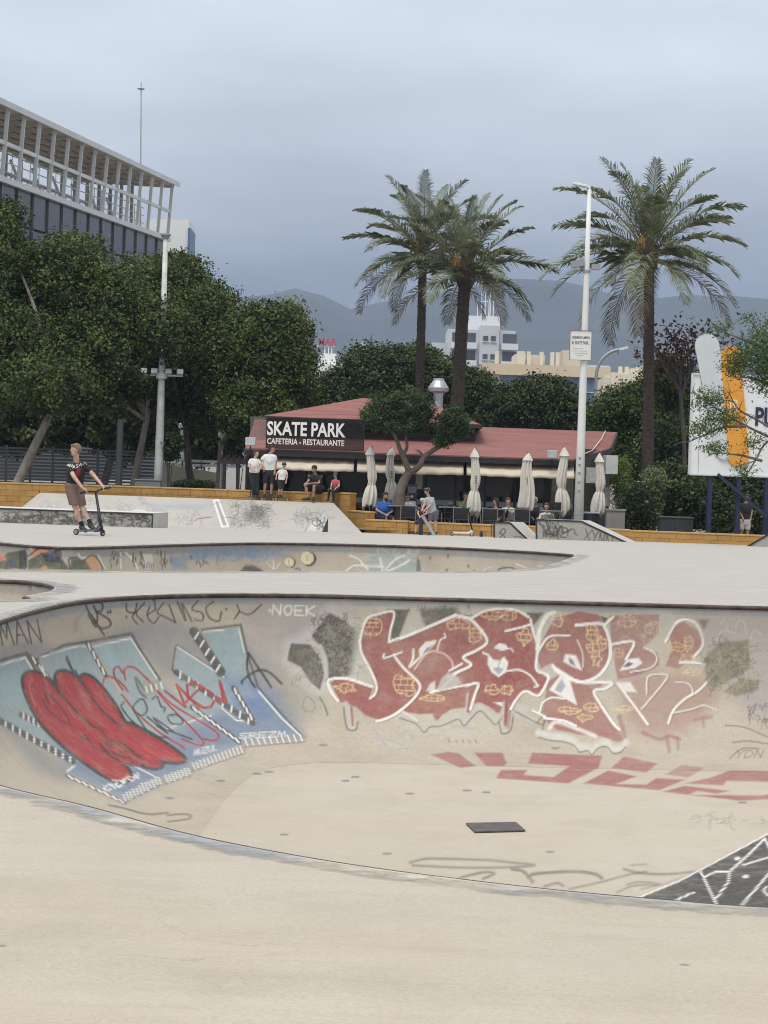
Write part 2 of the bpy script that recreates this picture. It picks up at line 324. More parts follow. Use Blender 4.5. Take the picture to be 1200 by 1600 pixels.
# ================================================================== the skate park floor: deck sheet with three bowls sunk into it
DECK = concrete('deck_concrete', (.465, .405, .322), (.335, .288, .224), (.525, .47, .39), streak=True, far_grey=((.365, .347, .315), (.455, .438, .405)))
BOWLC = concrete('bowl_concrete', (.455, .40, .32), (.30, .255, .195), (.51, .465, .39), painted=True)
FLOORC = concrete('bowl_floor_concrete', (.485, .432, .350), (.37, .322, .255), (.53, .485, .41), painted=True)
COPING = M('coping_steel', (.085, .06, .05), .55, .5, 9, metal=.6)
def closed_rim(ctrl, step):
    c = np.array(catmull([(p[0], p[1]) for p in ctrl], 40, True)); seg = np.linalg.norm(np.roll(c, -1, 0) - c, axis=1); s = np.concatenate([[0], np.cumsum(seg)])
    cc = np.vstack([c, c[:1]]); t = [0.0]; L = s[-1]
    while t[-1] < L:
        x = np.array([np.interp(t[-1], s, cc[:, 0]), np.interp(t[-1], s, cc[:, 1])]); t.append(t[-1] + step(x))
    t = np.array(t[:-1]); return np.stack([np.interp(t, s, cc[:, 0]), np.interp(t, s, cc[:, 1])], 1)
def bowl(name, ctrl, step, D, T, nv, paint=None, floorbox=None, fpaint=None, fcell=(.25, .25), pw=1.0):
    rim = closed_rim(ctrl, step); n = len(rim)
    area = .5 * np.sum(rim[:, 0] * np.roll(rim[:, 1], -1) - np.roll(rim[:, 0], -1) * rim[:, 1]); sg = 1 if area > 0 else -1
    t = np.roll(rim, -2, 0) - np.roll(rim, 2, 0); t /= np.linalg.norm(t, axis=1)[:, None]; nrm = np.stack([-t[:, 1], t[:, 0]], 1) * sg
    # smooth the normals along the rim so that the rings do not fold in tight corners
    for _ in range(3): nrm = nrm + np.roll(nrm, 1, 0) + np.roll(nrm, -1, 0); nrm /= np.linalg.norm(nrm, axis=1)[:, None]
    V = []; depth = []
    for k in range(nv + 1):
        a = (k / nv) ** pw * math.pi / 2; s = T * (1 - math.cos(a)); z = -(D - .0012) * math.sin(a)
        V.append(np.column_stack([rim + nrm * s, np.full(n, z)])); depth.append(np.full(n, -z))
    V = np.vstack(V); depth = np.concatenate(depth); i = np.arange(n); Fc = []
    for k in range(nv):
        a = k * n + i; b = k * n + (i + 1) % n; Fc.append(np.stack([a, b, b + n, a + n], 1))
    Fc = np.vstack(Fc)
    if sg < 0: Fc = Fc[:, ::-1]
    me = bpy.data.meshes.new(name); me.from_pydata(V.tolist(), [], Fc.tolist()); me.materials.append(BOWLC); me.polygons.foreach_set('use_smooth', [True] * len(me.polygons))
    P = Paint(project(V)); P.depth = depth
    if paint: paint(P, V)
    P.store(me); o = struct(link(name, me))
    x0, x1, y0, y1 = floorbox; nx = max(2, int((x1 - x0) / fcell[0])); ny = max(2, int((y1 - y0) / fcell[1]))
    gx, gy = np.meshgrid(np.linspace(x0, x1, nx), np.linspace(y0, y1, ny)); FV = np.column_stack([gx.ravel(), gy.ravel(), np.full(nx * ny, -D)])
    a = (np.arange(ny - 1)[:, None] * nx + np.arange(nx - 1)[None]).ravel(); FF = np.stack([a, a + 1, a + nx + 1, a + nx], 1)
    fm = bpy.data.meshes.new(name + '_floor'); fm.from_pydata(FV.tolist(), [], FF.tolist()); fm.materials.append(FLOORC)
    FP = Paint(project(FV))
    if fpaint: fpaint(FP, FV)
    FP.store(fm); fo = link('bowl_floor', fm, o)
    cop = MB(); cr_ = rim[::max(1, int(.12 / np.linalg.norm(rim[1] - rim[0])))] if n > 600 else rim
    cr_ = closed_rim(ctrl, lambda x: .12)
    cop.tube([(p[0], p[1], -.019) for p in cr_], .021, 8, closed=True); cop.build('coping', COPING, o, smooth=True)
    return o, rim, nrm
RED = pc(148, 86, 82); REDD = pc(132, 64, 62); WHT = pc(234, 232, 226); YEL = pc(230, 208, 158); OLV = pc(92, 90, 80); GRW = pc(188, 186, 178); BLK = pc(52, 53, 56); LBL = pc(146, 168, 174); MBL = pc(114, 130, 156); BRED = pc(164, 44, 54); DGR = pc(84, 84, 84); SLATE = pc(138, 141, 144); LAV = pc(150, 147, 156)
def paint_main(P, V):
    far = V[:, 1] > 9.0
    # blue-grey band under the coping
    i = np.nonzero((P.depth < .115))[0]; P.over(i, pc(140, 152, 160), .72 * np.clip((.115 - P.depth[i]) / .02, 0, 1))
    # ---- overspray clouds
    P.fill([(180, 985), (250, 965), (320, 985), (390, 1000), (440, 1060), (470, 1120), (460, 1155), (380, 1120), (290, 1075), (225, 1030)], SLATE, .75, 14, True)
    P.fill([(-20, 1020), (40, 1000), (95, 1010), (150, 995), (215, 985), (215, 1000), (100, 1030), (-20, 1050)], SLATE, .7, 8, True)
    P.fill([(0, 1130), (40, 1150), (110, 1200), (110, 1225), (60, 1205), (20, 1160)], SLATE, .65, 9, True)
    P.fill([(380, 950), (480, 945), (560, 960), (500, 1000), (440, 1040), (400, 1000)], LAV, .5, 16, True)
    P.fill([(420, 1040), (470, 1050), (505, 1090), (490, 1120), (450, 1110)], pc(150, 148, 142), .5, 10, True)
    # ---- grey shapes with pale halo
    P.fill([(470, 990), (512, 948), (535, 955), (575, 990), (575, 1010), (562, 1060), (520, 1075), (500, 1085), (480, 1075), (445, 1040), (446, 1000)], pc(196, 194, 194), .6, 7, True)
    for q in ([(487, 992), (515, 957), (532, 966), (560, 988), (560, 1012), (549, 1055), (509, 1065), (508, 1030)], [(450, 1024), (455, 1005), (485, 1007), (500, 1028), (507, 1052), (500, 1078), (484, 1065), (470, 1042), (449, 1032)]):
        P.fill(q, pc(84, 83, 76), .95, 1.5)
    P.scribble(490, 965, 555, 1055, 150, 1.1, pc(140, 138, 124), .7, 3); P.scribble(490, 965, 555, 1055, 60, 1.2, pc(60, 60, 56), .7, 5); P.scribble(455, 1008, 500, 1070, 34, 1.1, pc(128, 126, 112), .6, 4)
    P.stroke([(500, 1010), (508, 1030), (510, 1058)], 7, GRW, .9, 2); P.stroke([(486, 1000), (500, 1013)], 5, GRW, .8, 2)
    P.stroke([(500, 1090), (508, 1105), (512, 1117)], 2.5, DGR, .7); P.stroke([(475, 1095), (480, 1088), (492, 1100), (487, 1112), (474, 1108)], .9, DGR, .6, closed=True)
    # white/olive filler behind the main letters
    P.fill([(560, 975), (600, 950), (700, 950), (830, 952), (845, 965), (1000, 958), (1045, 955), (1060, 975), (1000, 1060), (850, 1080), (640, 1060), (560, 1070), (545, 1060)], pc(186, 184, 174), .85, 6)
    P.fill([(605, 952), (640, 952), (622, 1000), (608, 1005)], pc(80, 80, 74), .9, 2); P.fill([(655, 952), (710, 948), (720, 962), (665, 980)], pc(84, 84, 78), .85, 3)
    P.fill([(822, 957), (850, 957), (832, 980)], pc(78, 78, 74), .9, 2); P.fill([(938, 962), (950, 966), (945, 976)], pc(70, 70, 68), .9, 1)
    P.scribble(640, 945, 735, 962, 26, .8, DGR, .7, 9); P.scribble(555, 975, 575, 1060, 26, 1.0, pc(150, 148, 130), .7, 12)
    # ---- main piece, red letter bodies
    L1 = [(573, 966), (590, 961), (612, 955), (616, 961), (610, 985), (608, 1003), (616, 1022), (637, 1050), (655, 1068), (656, 1078), (640, 1097), (610, 1120), (590, 1124), (570, 1117), (557, 1105), (540, 1100), (531, 1096), (525, 1084), (516, 1067), (525, 1061), (545, 1063), (582, 1075), (577, 1091), (586, 1086), (588, 1070), (578, 1045), (565, 1020), (562, 1000), (565, 985)]
    L2 = [(608, 1003), (660, 985), (712, 961), (735, 971), (757, 995), (761, 1003), (752, 1013), (724, 1027), (735, 1038), (715, 1050), (728, 1072), (745, 1068), (747, 1073), (738, 1100), (735, 1122), (728, 1105), (705, 1108), (690, 1118), (682, 1130), (676, 1115), (655, 1116), (628, 1112), (655, 1082), (656, 1068), (637, 1050), (616, 1022)]
    L3 = [(738, 965), (760, 953), (785, 951), (810, 955), (828, 968), (831, 978), (838, 1000), (839, 1045), (850, 1055), (856, 1060), (846, 1080), (838, 1086), (820, 1080), (805, 1097), (798, 1112), (795, 1138), (787, 1140), (783, 1118), (765, 1105), (750, 1098), (738, 1100), (747, 1073), (728, 1072), (715, 1050), (735, 1038), (724, 1027), (757, 1010), (761, 1003), (757, 990)]
    L4 = [(838, 1022), (850, 995), (866, 966), (905, 955), (935, 960), (945, 973), (953, 1005), (950, 1035), (935, 1056), (908, 1066), (880, 1058), (862, 1036), (845, 1045)]
    L4b = [(856, 1064), (872, 1055), (885, 1065), (928, 1066), (945, 1068), (928, 1080), (942, 1100), (960, 1130), (978, 1160), (960, 1158), (938, 1150), (905, 1148), (870, 1140), (845, 1120), (850, 1100)]
    L5 = [(952, 962), (985, 960), (1030, 960), (1030, 990), (1005, 1012), (1028, 1020), (1030, 1040), (1000, 1055), (965, 1062), (960, 1035), (955, 1000)]
    L6 = [(1045, 985), (1068, 972), (1090, 985), (1098, 1005), (1085, 1027), (1060, 1045), (1040, 1040), (1050, 1015)]
    for q, a in ((L1, .95), (L2, .9), (L3, .97), (L4, .85), (L4b, .75), (L5, .68), (L6, .75)): P.fill(q, RED, a, 1.4)
    P.fill([(975, 1060), (1040, 1050), (1100, 1060), (1120, 1090), (1090, 1130), (1060, 1145), (1010, 1150), (975, 1120)], RED, .42, 14, True)
    for q in ([(612, 1015), (640, 1005), (690, 1000), (690, 1040), (655, 1060), (636, 1045)], [(655, 1085), (720, 1080), (732, 1095), (690, 1105), (640, 1105)]): P.fill(q, pc(160, 112, 100), .55, 6)
    for q in ([(588, 1080), (600, 1050), (580, 1048)], [(700, 1020), (740, 1000), (720, 985)], [(780, 1080), (830, 1060), (820, 1040), (770, 1060)]): P.fill(q, REDD, .5, 8)
    # drips and pale fringe below
    P.stroke([(540, 1100), (546, 1118), (549, 1138)], 9, GRW, .8, 2); P.stroke([(549, 1105), (551, 1133)], 3.5, RED, .9)
    P.stroke([(537, 1105), (540, 1130), (545, 1140), (556, 1140), (559, 1128)], 2, DGR, .8)
    fr = [(625, 1116), (650, 1125), (662, 1138), (672, 1130), (690, 1128), (715, 1118), (725, 1128), (735, 1118), (750, 1105), (765, 1118), (775, 1126), (788, 1110)]
    P.stroke(fr, 9, GRW, .75, 2.5); P.stroke([(x, y + 6) for x, y in fr], 1.8, DGR, .75)
    P.stroke([(790, 1100), (789, 1125), (786, 1140)], 11, GRW, .8, 2); P.stroke([(792, 1095), (790, 1132)], 6, RED, .95); P.stroke([(780, 1128), (783, 1144), (790, 1146), (798, 1140), (802, 1120)], 2, DGR, .8)
    P.stroke([(732, 1085), (730, 1108), (724, 1122)], 7, GRW, .8, 2); P.stroke([(735, 1080), (731, 1112)], 3.5, RED, .9)
    P.fill([(806, 1098), (826, 1103), (822, 1114), (842, 1124), (838, 1132), (806, 1122)], GRW, .8, 2); P.stroke([(806, 1112), (845, 1132), (852, 1124)], 2, DGR, .7)
    fr2 = [(842, 1145), (860, 1150), (880, 1152), (897, 1158), (905, 1168), (918, 1166), (925, 1172), (935, 1162), (948, 1160), (958, 1170), (970, 1168), (978, 1160)]
    P.stroke(fr2, 11, pc(206, 205, 198), .85, 3); P.stroke([(858, 1138), (870, 1128), (905, 1140), (930, 1150)], 6, WHT, .7, 2); P.stroke([(x, y + 7) for x, y in fr2], 1.8, DGR, .7)
    P.stroke([(838, 1130), (850, 1118), (848, 1140)], 2, DGR, .6); P.stroke([(968, 1120), (976, 1150)], 7, RED, .55, 2)
    P.stroke([(1005, 1145), (1030, 1155), (1045, 1150), (1062, 1155)], 5, RED, .6, 2); P.stroke([(1042, 1152), (1046, 1175)], 5, RED, .5, 2); P.stroke([(1058, 1152), (1060, 1170)], 4, RED, .5, 2)
    P.stroke([(1085, 1125), (1098, 1122), (1112, 1120)], 5, RED, .5, 2); P.stroke([(1098, 1122), (1100, 1136)], 4, RED, .5, 2)
    # white outlines
    for q, w in (([(563, 1000), (566, 985), (574, 966), (590, 960), (611, 955), (616, 961), (610, 985), (608, 1001)], 3.6), ([(562, 1000), (565, 1020), (578, 1045), (588, 1070), (586, 1084), (578, 1091)], 3.6), ([(582, 1073), (545, 1061), (525, 1060), (512, 1065), (520, 1085), (528, 1095)], 4.4),
                 ([(608, 1003), (640, 992), (680, 975), (712, 961)], 5), ([(712, 961), (735, 968), (752, 985), (761, 1003), (745, 1016), (724, 1027), (736, 1039), (715, 1050), (700, 1058)], 4.2), ([(615, 1024), (632, 1045), (652, 1064), (656, 1076), (644, 1094), (620, 1114), (600, 1124), (588, 1127)], 3.8),
                 ([(600, 1022), (601, 1028), (628, 1019)], 2.2), ([(728, 1072), (747, 1068), (742, 1085), (735, 1108)], 4), ([(715, 1050), (690, 1075), (672, 1082), (700, 1076), (745, 1067)], 2.6),
                 ([(738, 965), (760, 954), (785, 951), (808, 954), (826, 964)], 4), ([(790, 986), (815, 980), (828, 976)], 3), ([(829, 968), (834, 990), (840, 1010), (838, 1045), (852, 1053), (857, 1060), (846, 1082), (838, 1087), (820, 1080), (805, 1095), (798, 1108)], 4),
                 ([(840, 1015), (843, 985), (855, 962), (866, 957)], 7), ([(841, 1018), (858, 995), (890, 993)], 3.4), ([(900, 977), (935, 974), (945, 980), (953, 1005), (952, 1030), (938, 1053), (918, 1064), (900, 1064), (880, 1052), (864, 1042)], 5), ([(945, 976), (958, 964)], 4),
                 ([(864, 1040), (872, 1050), (908, 1066), (955, 1066), (945, 1076), (928, 1080), (938, 1100), (958, 1130), (968, 1140)], 4.6), ([(793, 1048), (812, 1047), (828, 1055), (838, 1068), (841, 1072), (835, 1073)], 2.2), ([(843, 1112), (848, 1098), (862, 1090), (882, 1092)], 2.4), ([(832, 1110), (852, 1120)], 3), ([(850, 1122), (880, 1126), (900, 1134)], 3),
                 ([(955, 1007), (985, 1002), (990, 1008), (978, 1030)], 4), ([(1006, 1012), (1022, 1020), (1026, 1032), (1015, 1044), (985, 1050)], 1.6), ([(1040, 1002), (1055, 975), (1070, 968), (1088, 975), (1098, 998), (1096, 1012), (1084, 1026)], 4.4), ([(1062, 1035), (1090, 1036), (1120, 1045), (1110, 1060), (1090, 1080), (1070, 1092), (1052, 1110), (1044, 1130)], 3),
                 ([(965, 1068), (980, 1088), (1000, 1115), (1012, 1132)], 4), ([(1010, 1085), (1012, 1058), (1030, 1053), (1043, 1056), (1030, 1075), (1002, 1108)], 1.8), ([(1055, 1066), (1075, 1068), (1082, 1080), (1078, 1088)], 1.6), ([(1050, 1114), (1080, 1108), (1100, 1102), (1120, 1110)], 1.5), ([(652, 1126), (640, 1118), (630, 1112)], 1.6)):
        P.stroke([(x + 2.6, y + 2.2) for x, y in q], 1.0, pc(70, 60, 58), .45, .8); P.stroke(q, w * .98, WHT, .95, .8)
    P.stroke([(958, 1066), (975, 1090), (985, 1108)], 2, pc(150, 150, 158), .6)
    P.fill([(654, 1015), (665, 1003), (682, 1000), (680, 1006), (663, 1023), (656, 1028)], WHT, .9, 1.2); P.fill([(660, 1022), (666, 1013), (676, 1008), (668, 1018)], pc(120, 122, 140), .9, 1)
    P.stroke([(646, 1015), (645, 1030), (640, 1042), (655, 1028)], 3.4, WHT, .85); P.stroke([(648, 1045), (668, 1020), (690, 1020), (705, 1032), (708, 1045)], 2.4, pc(214, 190, 180), .85); P.stroke([(702, 1048), (722, 1037)], 2.6, WHT, .9)
    P.fill([(682, 1078), (690, 1060), (700, 1050), (716, 1058), (722, 1068), (690, 1080)], GRW, .85, 1.5); P.fill([(666, 1080), (672, 1068), (680, 1064), (680, 1080)], WHT, .7, 1.5)
    P.stroke([(683, 1016), (688, 1000), (696, 996), (694, 990)], 1.8, WHT, .85)
    # face in the third letter, eyes in the others
    P.fill([(771, 1012), (780, 1005), (790, 1007), (795, 1014), (784, 1017)], WHT, .9, 1); P.stroke([(755, 1020), (762, 1023)], 3, WHT, .9)
    P.fill([(763, 1022), (770, 1030), (779, 1032), (788, 1026), (794, 1035), (791, 1050), (779, 1058), (768, 1050), (762, 1038)], WHT, .92, 1.2); P.fill([(770, 1044), (780, 1042), (787, 1046), (779, 1055)], pc(150, 152, 170), .9, 1.5); P.stroke([(778, 1042), (783, 1028)], 1.2, DGR, .7)
    P.stroke([(790, 1014), (798, 1013), (802, 1018)], 1.6, WHT, .8)
    P.fill([(883, 1022), (900, 1024), (910, 1048), (895, 1042), (880, 1034)], WHT, .92, 1.2); P.fill([(888, 1027), (895, 1031), (900, 1042), (890, 1036)], pc(112, 114, 130), .95, 1); P.stroke([(902, 1000), (910, 1020), (911, 1042)], 1.6, WHT, .7)
    P.fill([(858, 1078), (878, 1052), (890, 1062), (902, 1102), (880, 1090)], WHT, .92, 1.2); P.fill([(866, 1078), (878, 1060), (884, 1072), (876, 1083)], pc(150, 152, 172), .85, 1.5)
    P.fill([(968, 1048), (980, 1030), (998, 1028), (1004, 1036), (992, 1044)], WHT, .93, 1.2); P.fill([(973, 1042), (982, 1034), (990, 1037), (982, 1042)], pc(100, 100, 112), .95, 1)
    P.fill([(772, 1098), (785, 1097), (785, 1104)], WHT, .9, 1); P.fill([(962, 1066), (985, 1066), (996, 1082), (975, 1080)], WHT, .8, 1.5)
    for k, (cx, cy, w, h) in enumerate([(580, 980, 28, 30), (632, 1070, 34, 34), (715, 975, 30, 18), (742, 992, 24, 24), (770, 962, 34, 16), (795, 962, 22, 12), (768, 1078, 20, 16), (792, 1078, 22, 16), (540, 1075, 30, 14), (820, 995, 22, 26), (864, 1008, 16, 18), (870, 968, 20, 20), (925, 992, 20, 30), (940, 1005, 16, 20), (922, 1012, 12, 12), (932, 1030, 14, 22), (980, 970, 30, 20), (1020, 980, 22, 22), (967, 1020, 16, 16), (676, 1090, 34, 12), (890, 1110, 30, 10), (925, 1105, 22, 14), (912, 1122, 22, 10), (1055, 1010, 26, 16), (1075, 1005, 14, 22), (1075, 1028, 24, 10), (975, 1108, 26, 10), (1080, 1050, 26, 10)]):
        P.bricks(cx, cy, w, h, YEL, .72 if cx < 950 else .5, k)
    P.stroke([(609, 1006), (625, 998)], 1.2, BLK, .6); P.stroke([(628, 1001), (690, 974)], 1, BLK, .5); P.stroke([(560, 1050), (556, 1075)], 1, BLK, .3)
    # ---- right end: olive blocks, lavender haze
    P.fill([(1095, 965), (1150, 960), (1210, 965), (1210, 1120), (1140, 1080), (1100, 1030)], LAV, .5, 14, True)
    for q in ([(1100, 1030), (1125, 1003), (1170, 1000), (1172, 1045), (1145, 1060), (1120, 1075), (1105, 1070)], [(1130, 1080), (1160, 1060), (1186, 1063), (1185, 1078), (1150, 1088)], [(1090, 968), (1108, 968), (1100, 985)]): P.fill(q, pc(120, 116, 96), .8, 2)
    P.scribble(1105, 1003, 1180, 1085, 90, 1, pc(88, 86, 76), .6, 21); P.scribble(1105, 1010, 1180, 1080, 40, 1, pc(170, 160, 130), .6, 22)
    P.scribble(960, 965, 1045, 1010, 40, 1, GRW, .5, 23)
    for q in ([(1150, 980), (1155, 970), (1163, 972), (1166, 990)], [(1120, 1000), (1130, 985), (1150, 990)], [(1172, 1000), (1178, 985), (1190, 992)], [(1125, 975), (1133, 970), (1137, 985)]): P.stroke(q, 1.8, pc(190, 188, 196), .7)
    P.scribble(1165, 1100, 1205, 1130, 24, 1, pc(80, 80, 82), .7, 24)
    for q in ([(1133, 1133), (1165, 1137), (1200, 1152)], [(1145, 1160), (1170, 1158), (1200, 1162)], [(1140, 1185), (1160, 1170), (1185, 1170)]): P.stroke(q, 1.6, pc(96, 96, 94), .75)
    P.text('YDN', 1148, 1172, 12, 12, 1.1, DGR, .7, .0, .3)
    # ---- left wall: blue letters
    blues = [([(-12, 1040), (15, 1032), (40, 1026), (60, 1060), (110, 1115), (150, 1175), (112, 1186), (50, 1152), (-12, 1118)]), ([(60, 1028), (100, 1012), (135, 1008), (170, 1060), (215, 1115), (265, 1175), (262, 1220), (195, 1250), (103, 1203), (130, 1180), (100, 1100)]),
             ([(143, 1009), (203, 995), (250, 1060), (300, 1110), (350, 1150), (375, 1160), (310, 1200), (262, 1218), (250, 1170), (200, 1095)]), ([(277, 1010), (352, 1060), (345, 1105), (385, 1155), (330, 1185), (290, 1120), (271, 1045)]), ([(318, 985), (374, 979), (385, 1030), (400, 1075), (472, 1150), (385, 1160), (345, 1105), (352, 1058)])]
    for q in blues: P.fill(q, LBL, .85, 1.5)
    P.fill([(80, 1150), (150, 1170), (200, 1180), (300, 1130), (400, 1085), (425, 1080), (472, 1150), (380, 1160), (262, 1218), (195, 1250), (103, 1203)], MBL, .8, 12); P.fill([(150, 1010), (170, 1006), (190, 1040), (175, 1050)], pc(160, 190, 200), .5, 6); P.fill([(0, 1060), (30, 1050), (40, 1100), (10, 1100)], pc(160, 190, 196), .5, 9)
    P.fill([(345, 1060), (390, 1055), (430, 1090), (420, 1120), (370, 1110)], pc(100, 126, 172), .55, 10)
    for q, w in (([(-10, 1036), (20, 1026), (42, 1021), (56, 1048)], 5), ([(58, 1030), (100, 1008), (140, 1002), (205, 990), (222, 1020), (250, 1062)], 4.5), ([(274, 1012), (269, 1046), (285, 1062)], 3), ([(316, 984), (376, 976), (386, 1020), (402, 1070)], 3.6), ([(402, 1072), (440, 1115), (474, 1152)], 3), ([(276, 1008), (352, 1058)], 3)): P.stroke(q, w, DGR, .85, 1.3, False)
    for q, w in (([(-8, 1041), (20, 1033), (39, 1027), (52, 1048)], 2.2), ([(62, 1029), (80, 1020), (110, 1012), (134, 1009)], 1.8), ([(144, 1010), (175, 1004), (204, 997), (245, 1060)], 1.8), ([(318, 987), (350, 984)], 1.8), ([(373, 982), (382, 1020)], 1.6), ([(278, 1011), (350, 1058)], 1.8), ([(404, 1080), (440, 1122), (470, 1150)], 2), ([(105, 1207), (120, 1190)], 3), ([(255, 1140), (330, 1118)], 1.6), ([(370, 1126), (398, 1126)], 2), ([(346, 1106), (370, 1126)], 1.6), ([(220, 1225), (262, 1215)], 1.2), ([(208, 1196), (245, 1215)], 1.4)): P.stroke(q, w, WHT, .85, .8, False)
    # black bands with white dashes down the letter edges
    for a, b, w, n, L in (((-8, 1122), (115, 1190), 10, 11, 8), ((48, 1025), (80, 1065), 7, 3, 11), ((136, 1004), (165, 1055), 7, 4, 10), ((103, 1104), (120, 1065), 0, 1, 1), ((303, 987), (345, 1050), 15, 5, 11), ((275, 1050), (395, 1130), 9, 9, 9), ((300, 1105), (375, 1160), 8, 8, 9), ((105, 1212), (195, 1254), 5, 8, 8), ((33, 1117), (64, 1132), 9, 4, 8), ((365, 1075), (395, 1125), 8, 5, 8), ((104, 1030), (125, 1070), 4, 0, 4)):
        if w: P.stroke([a, b], w, pc(74, 74, 76), .85, 1.4, False)
        if n: P.dashes(a, b, n, 2.4, L, WHT, math.degrees(math.atan2(b[1] - a[1], b[0] - a[0])) + (65 if w > 8 else 12), .92)
    for a, b, n in (((192, 1247), (252, 1218), 12), ((258, 1218), (298, 1204), 8), ((300, 1198), (380, 1170), 14), ((380, 1160), (475, 1152), 10)):
        a_ = np.array(a, float); b_ = np.array(b, float); P.stroke([a, b], 11 if n != 10 else 7, pc(150, 150, 148), .75, 1.5, False)
        P.stroke([a_ + (2, 7), b_ + (2, 7)], 1.4, DGR, .7, .8, False); P.dashes(a_, b_, n, 1.7, 11, WHT, 68, .9)
    # thick dark strokes of the first tag and the red blobs
    R1 = [(38, 1072), (39, 1056), (50, 1051), (66, 1056), (88, 1078), (112, 1112), (150, 1146), (185, 1188), (202, 1207), (200, 1217), (184, 1220), (160, 1209), (130, 1188), (98, 1163), (68, 1133), (48, 1100)]
    R2 = [(88, 1068), (90, 1053), (104, 1051), (126, 1066), (160, 1105), (190, 1146), (216, 1166), (246, 1186), (252, 1196), (240, 1199), (226, 1196), (222, 1192), (190, 1172), (160, 1145), (120, 1110), (96, 1084)]
    R3 = [(127, 1062), (134, 1056), (150, 1066), (176, 1098), (195, 1130), (205, 1133), (242, 1152), (284, 1182), (284, 1189), (270, 1190), (244, 1184), (205, 1160), (170, 1120), (140, 1085)]
    for q in (R3, R2, R1): P.stroke(q, 10, pc(60, 60, 62), .95, 1.2, True, True)
    for q in (R3, R2, R1): P.fill(q, BRED, .97, 1.2, True)
    P.fill([(90, 1090), (130, 1110), (200, 1150), (245, 1180), (220, 1190), (150, 1165), (100, 1125)], BRED, .97, 3, True)
    for q in ([(88, 1064), (94, 1082), (118, 1110), (142, 1132), (148, 1136), (156, 1138)], [(128, 1064), (140, 1086), (160, 1110), (180, 1128), (192, 1134)]): P.stroke(q, 3.2, pc(60, 56, 58), .9)
    P.fill([(165, 1185), (175, 1165), (200, 1165), (222, 1180), (226, 1193), (205, 1196), (180, 1192)], BRED, .97, 1.5, True)
    P.stroke([(160, 1140), (170, 1160), (190, 1165), (215, 1180), (225, 1193), (210, 1197), (180, 1185), (158, 1165)], 2, BLK, .85); P.stroke([(155, 1160), (170, 1180), (195, 1192), (214, 1188), (205, 1172), (185, 1160), (165, 1158), (180, 1178), (205, 1186)], 2, BLK, .85); P.stroke([(180, 1180), (195, 1173), (200, 1180)], 2, BLK, .85)
    P.stroke([(66, 1092), (72, 1104), (85, 1118), (110, 1133), (100, 1112), (80, 1088), (72, 1085), (76, 1100)], 1.6, BLK, .85); P.stroke([(126, 1150), (132, 1148), (136, 1154), (130, 1157), (126, 1150)], 2, BLK, .9); P.stroke([(136, 1154), (150, 1168), (170, 1178)], 1.6, BLK, .8)
    P.fill([(215, 1168), (225, 1165), (262, 1180), (280, 1187), (245, 1182)], pc(196, 80, 88), .4, 3)
    P.stroke([(50, 1060), (46, 1075), (55, 1105)], 1.4, pc(214, 130, 136), .6); P.stroke([(175, 1219), (194, 1219), (200, 1210)], 1.8, pc(230, 200, 200), .8)
    for q in ([(104, 1025), (112, 1045), (120, 1058)], [(118, 1048), (126, 1066)]): P.stroke(q, 3, pc(70, 72, 76), .9)
    P.stroke([(66, 1042), (70, 1055)], 3, WHT, .9)
    # red outlines and tags
    for q in ([(160, 1074), (163, 1060), (174, 1058), (188, 1066), (200, 1080)], [(192, 1078), (180, 1060), (178, 1046), (185, 1042), (192, 1052)], [(196, 1062), (194, 1048), (202, 1042), (214, 1046), (236, 1068), (262, 1100), (300, 1138), (318, 1160), (310, 1164), (285, 1155)], [(230, 1060), (262, 1095), (300, 1120), (330, 1138), (342, 1150), (335, 1157), (318, 1155)], [(190, 1085), (215, 1115), (250, 1145), (282, 1165), (288, 1170)]): P.stroke(q, 2.6, BRED, .88)
    for q in ([(258, 1080), (290, 1105), (276, 1070), (312, 1107)], [(290, 1098), (312, 1075), (305, 1066), (292, 1070), (294, 1090), (318, 1106), (330, 1104), (338, 1090)], [(312, 1070), (350, 1098), (343, 1064), (354, 1096)]): P.stroke(q, 4, BRED, .9, .9, False)
    # black tags over the blue
    for q in ([(193, 1098), (190, 1105), (205, 1125), (230, 1145), (215, 1120), (208, 1105), (222, 1092), (230, 1108), (222, 1118), (210, 1112)], [(205, 1128), (215, 1135), (240, 1150), (262, 1152)], [(230, 1120), (262, 1146), (240, 1122), (270, 1142)], [(238, 1092), (245, 1088), (248, 1094), (252, 1104), (258, 1106), (256, 1112)], [(270, 1116), (262, 1120), (268, 1130), (282, 1132), (286, 1126), (276, 1117), (268, 1118)], [(246, 1135), (300, 1155)]): P.stroke(q, 2.3, pc(56, 60, 66), .88)
    P.stroke([(225, 1078), (215, 1062), (212, 1060), (218, 1080), (228, 1090)], 4, pc(84, 84, 80), .7)
    P.fill([(222, 1066), (250, 1064), (252, 1076), (235, 1088), (222, 1080)], pc(150, 146, 130), .7, 3); P.dashes((225, 1078), (256, 1070), 4, 2, 9, WHT, 75, .8)
    for q in ([(378, 1068), (380, 1062), (402, 1048), (420, 1050), (440, 1068)], [(388, 1022), (386, 1040), (390, 1060), (398, 1073)], [(388, 1020), (400, 1038), (424, 1074)]): P.stroke(q, 4, pc(58, 62, 66), .9)
    P.text('KNUP', 162, 1228, 10, 8, 1.5, WHT, .9, -.35, .1); P.text('MUZUL', 303, 1172, 9, 6, 1.2, WHT, .85, -.25, .1); P.text('SREZM', 374, 1146, 8, 12, 1.4, WHT, .75, -.05, .1); P.text('UM', 203, 1212, 9, 6, 1.5, WHT, .8, -.3, 0)
    # upper tags
    P.text('MAN', 4, 972, 36, 18, 1.9, pc(62, 62, 60), .95, -.06, -.25)
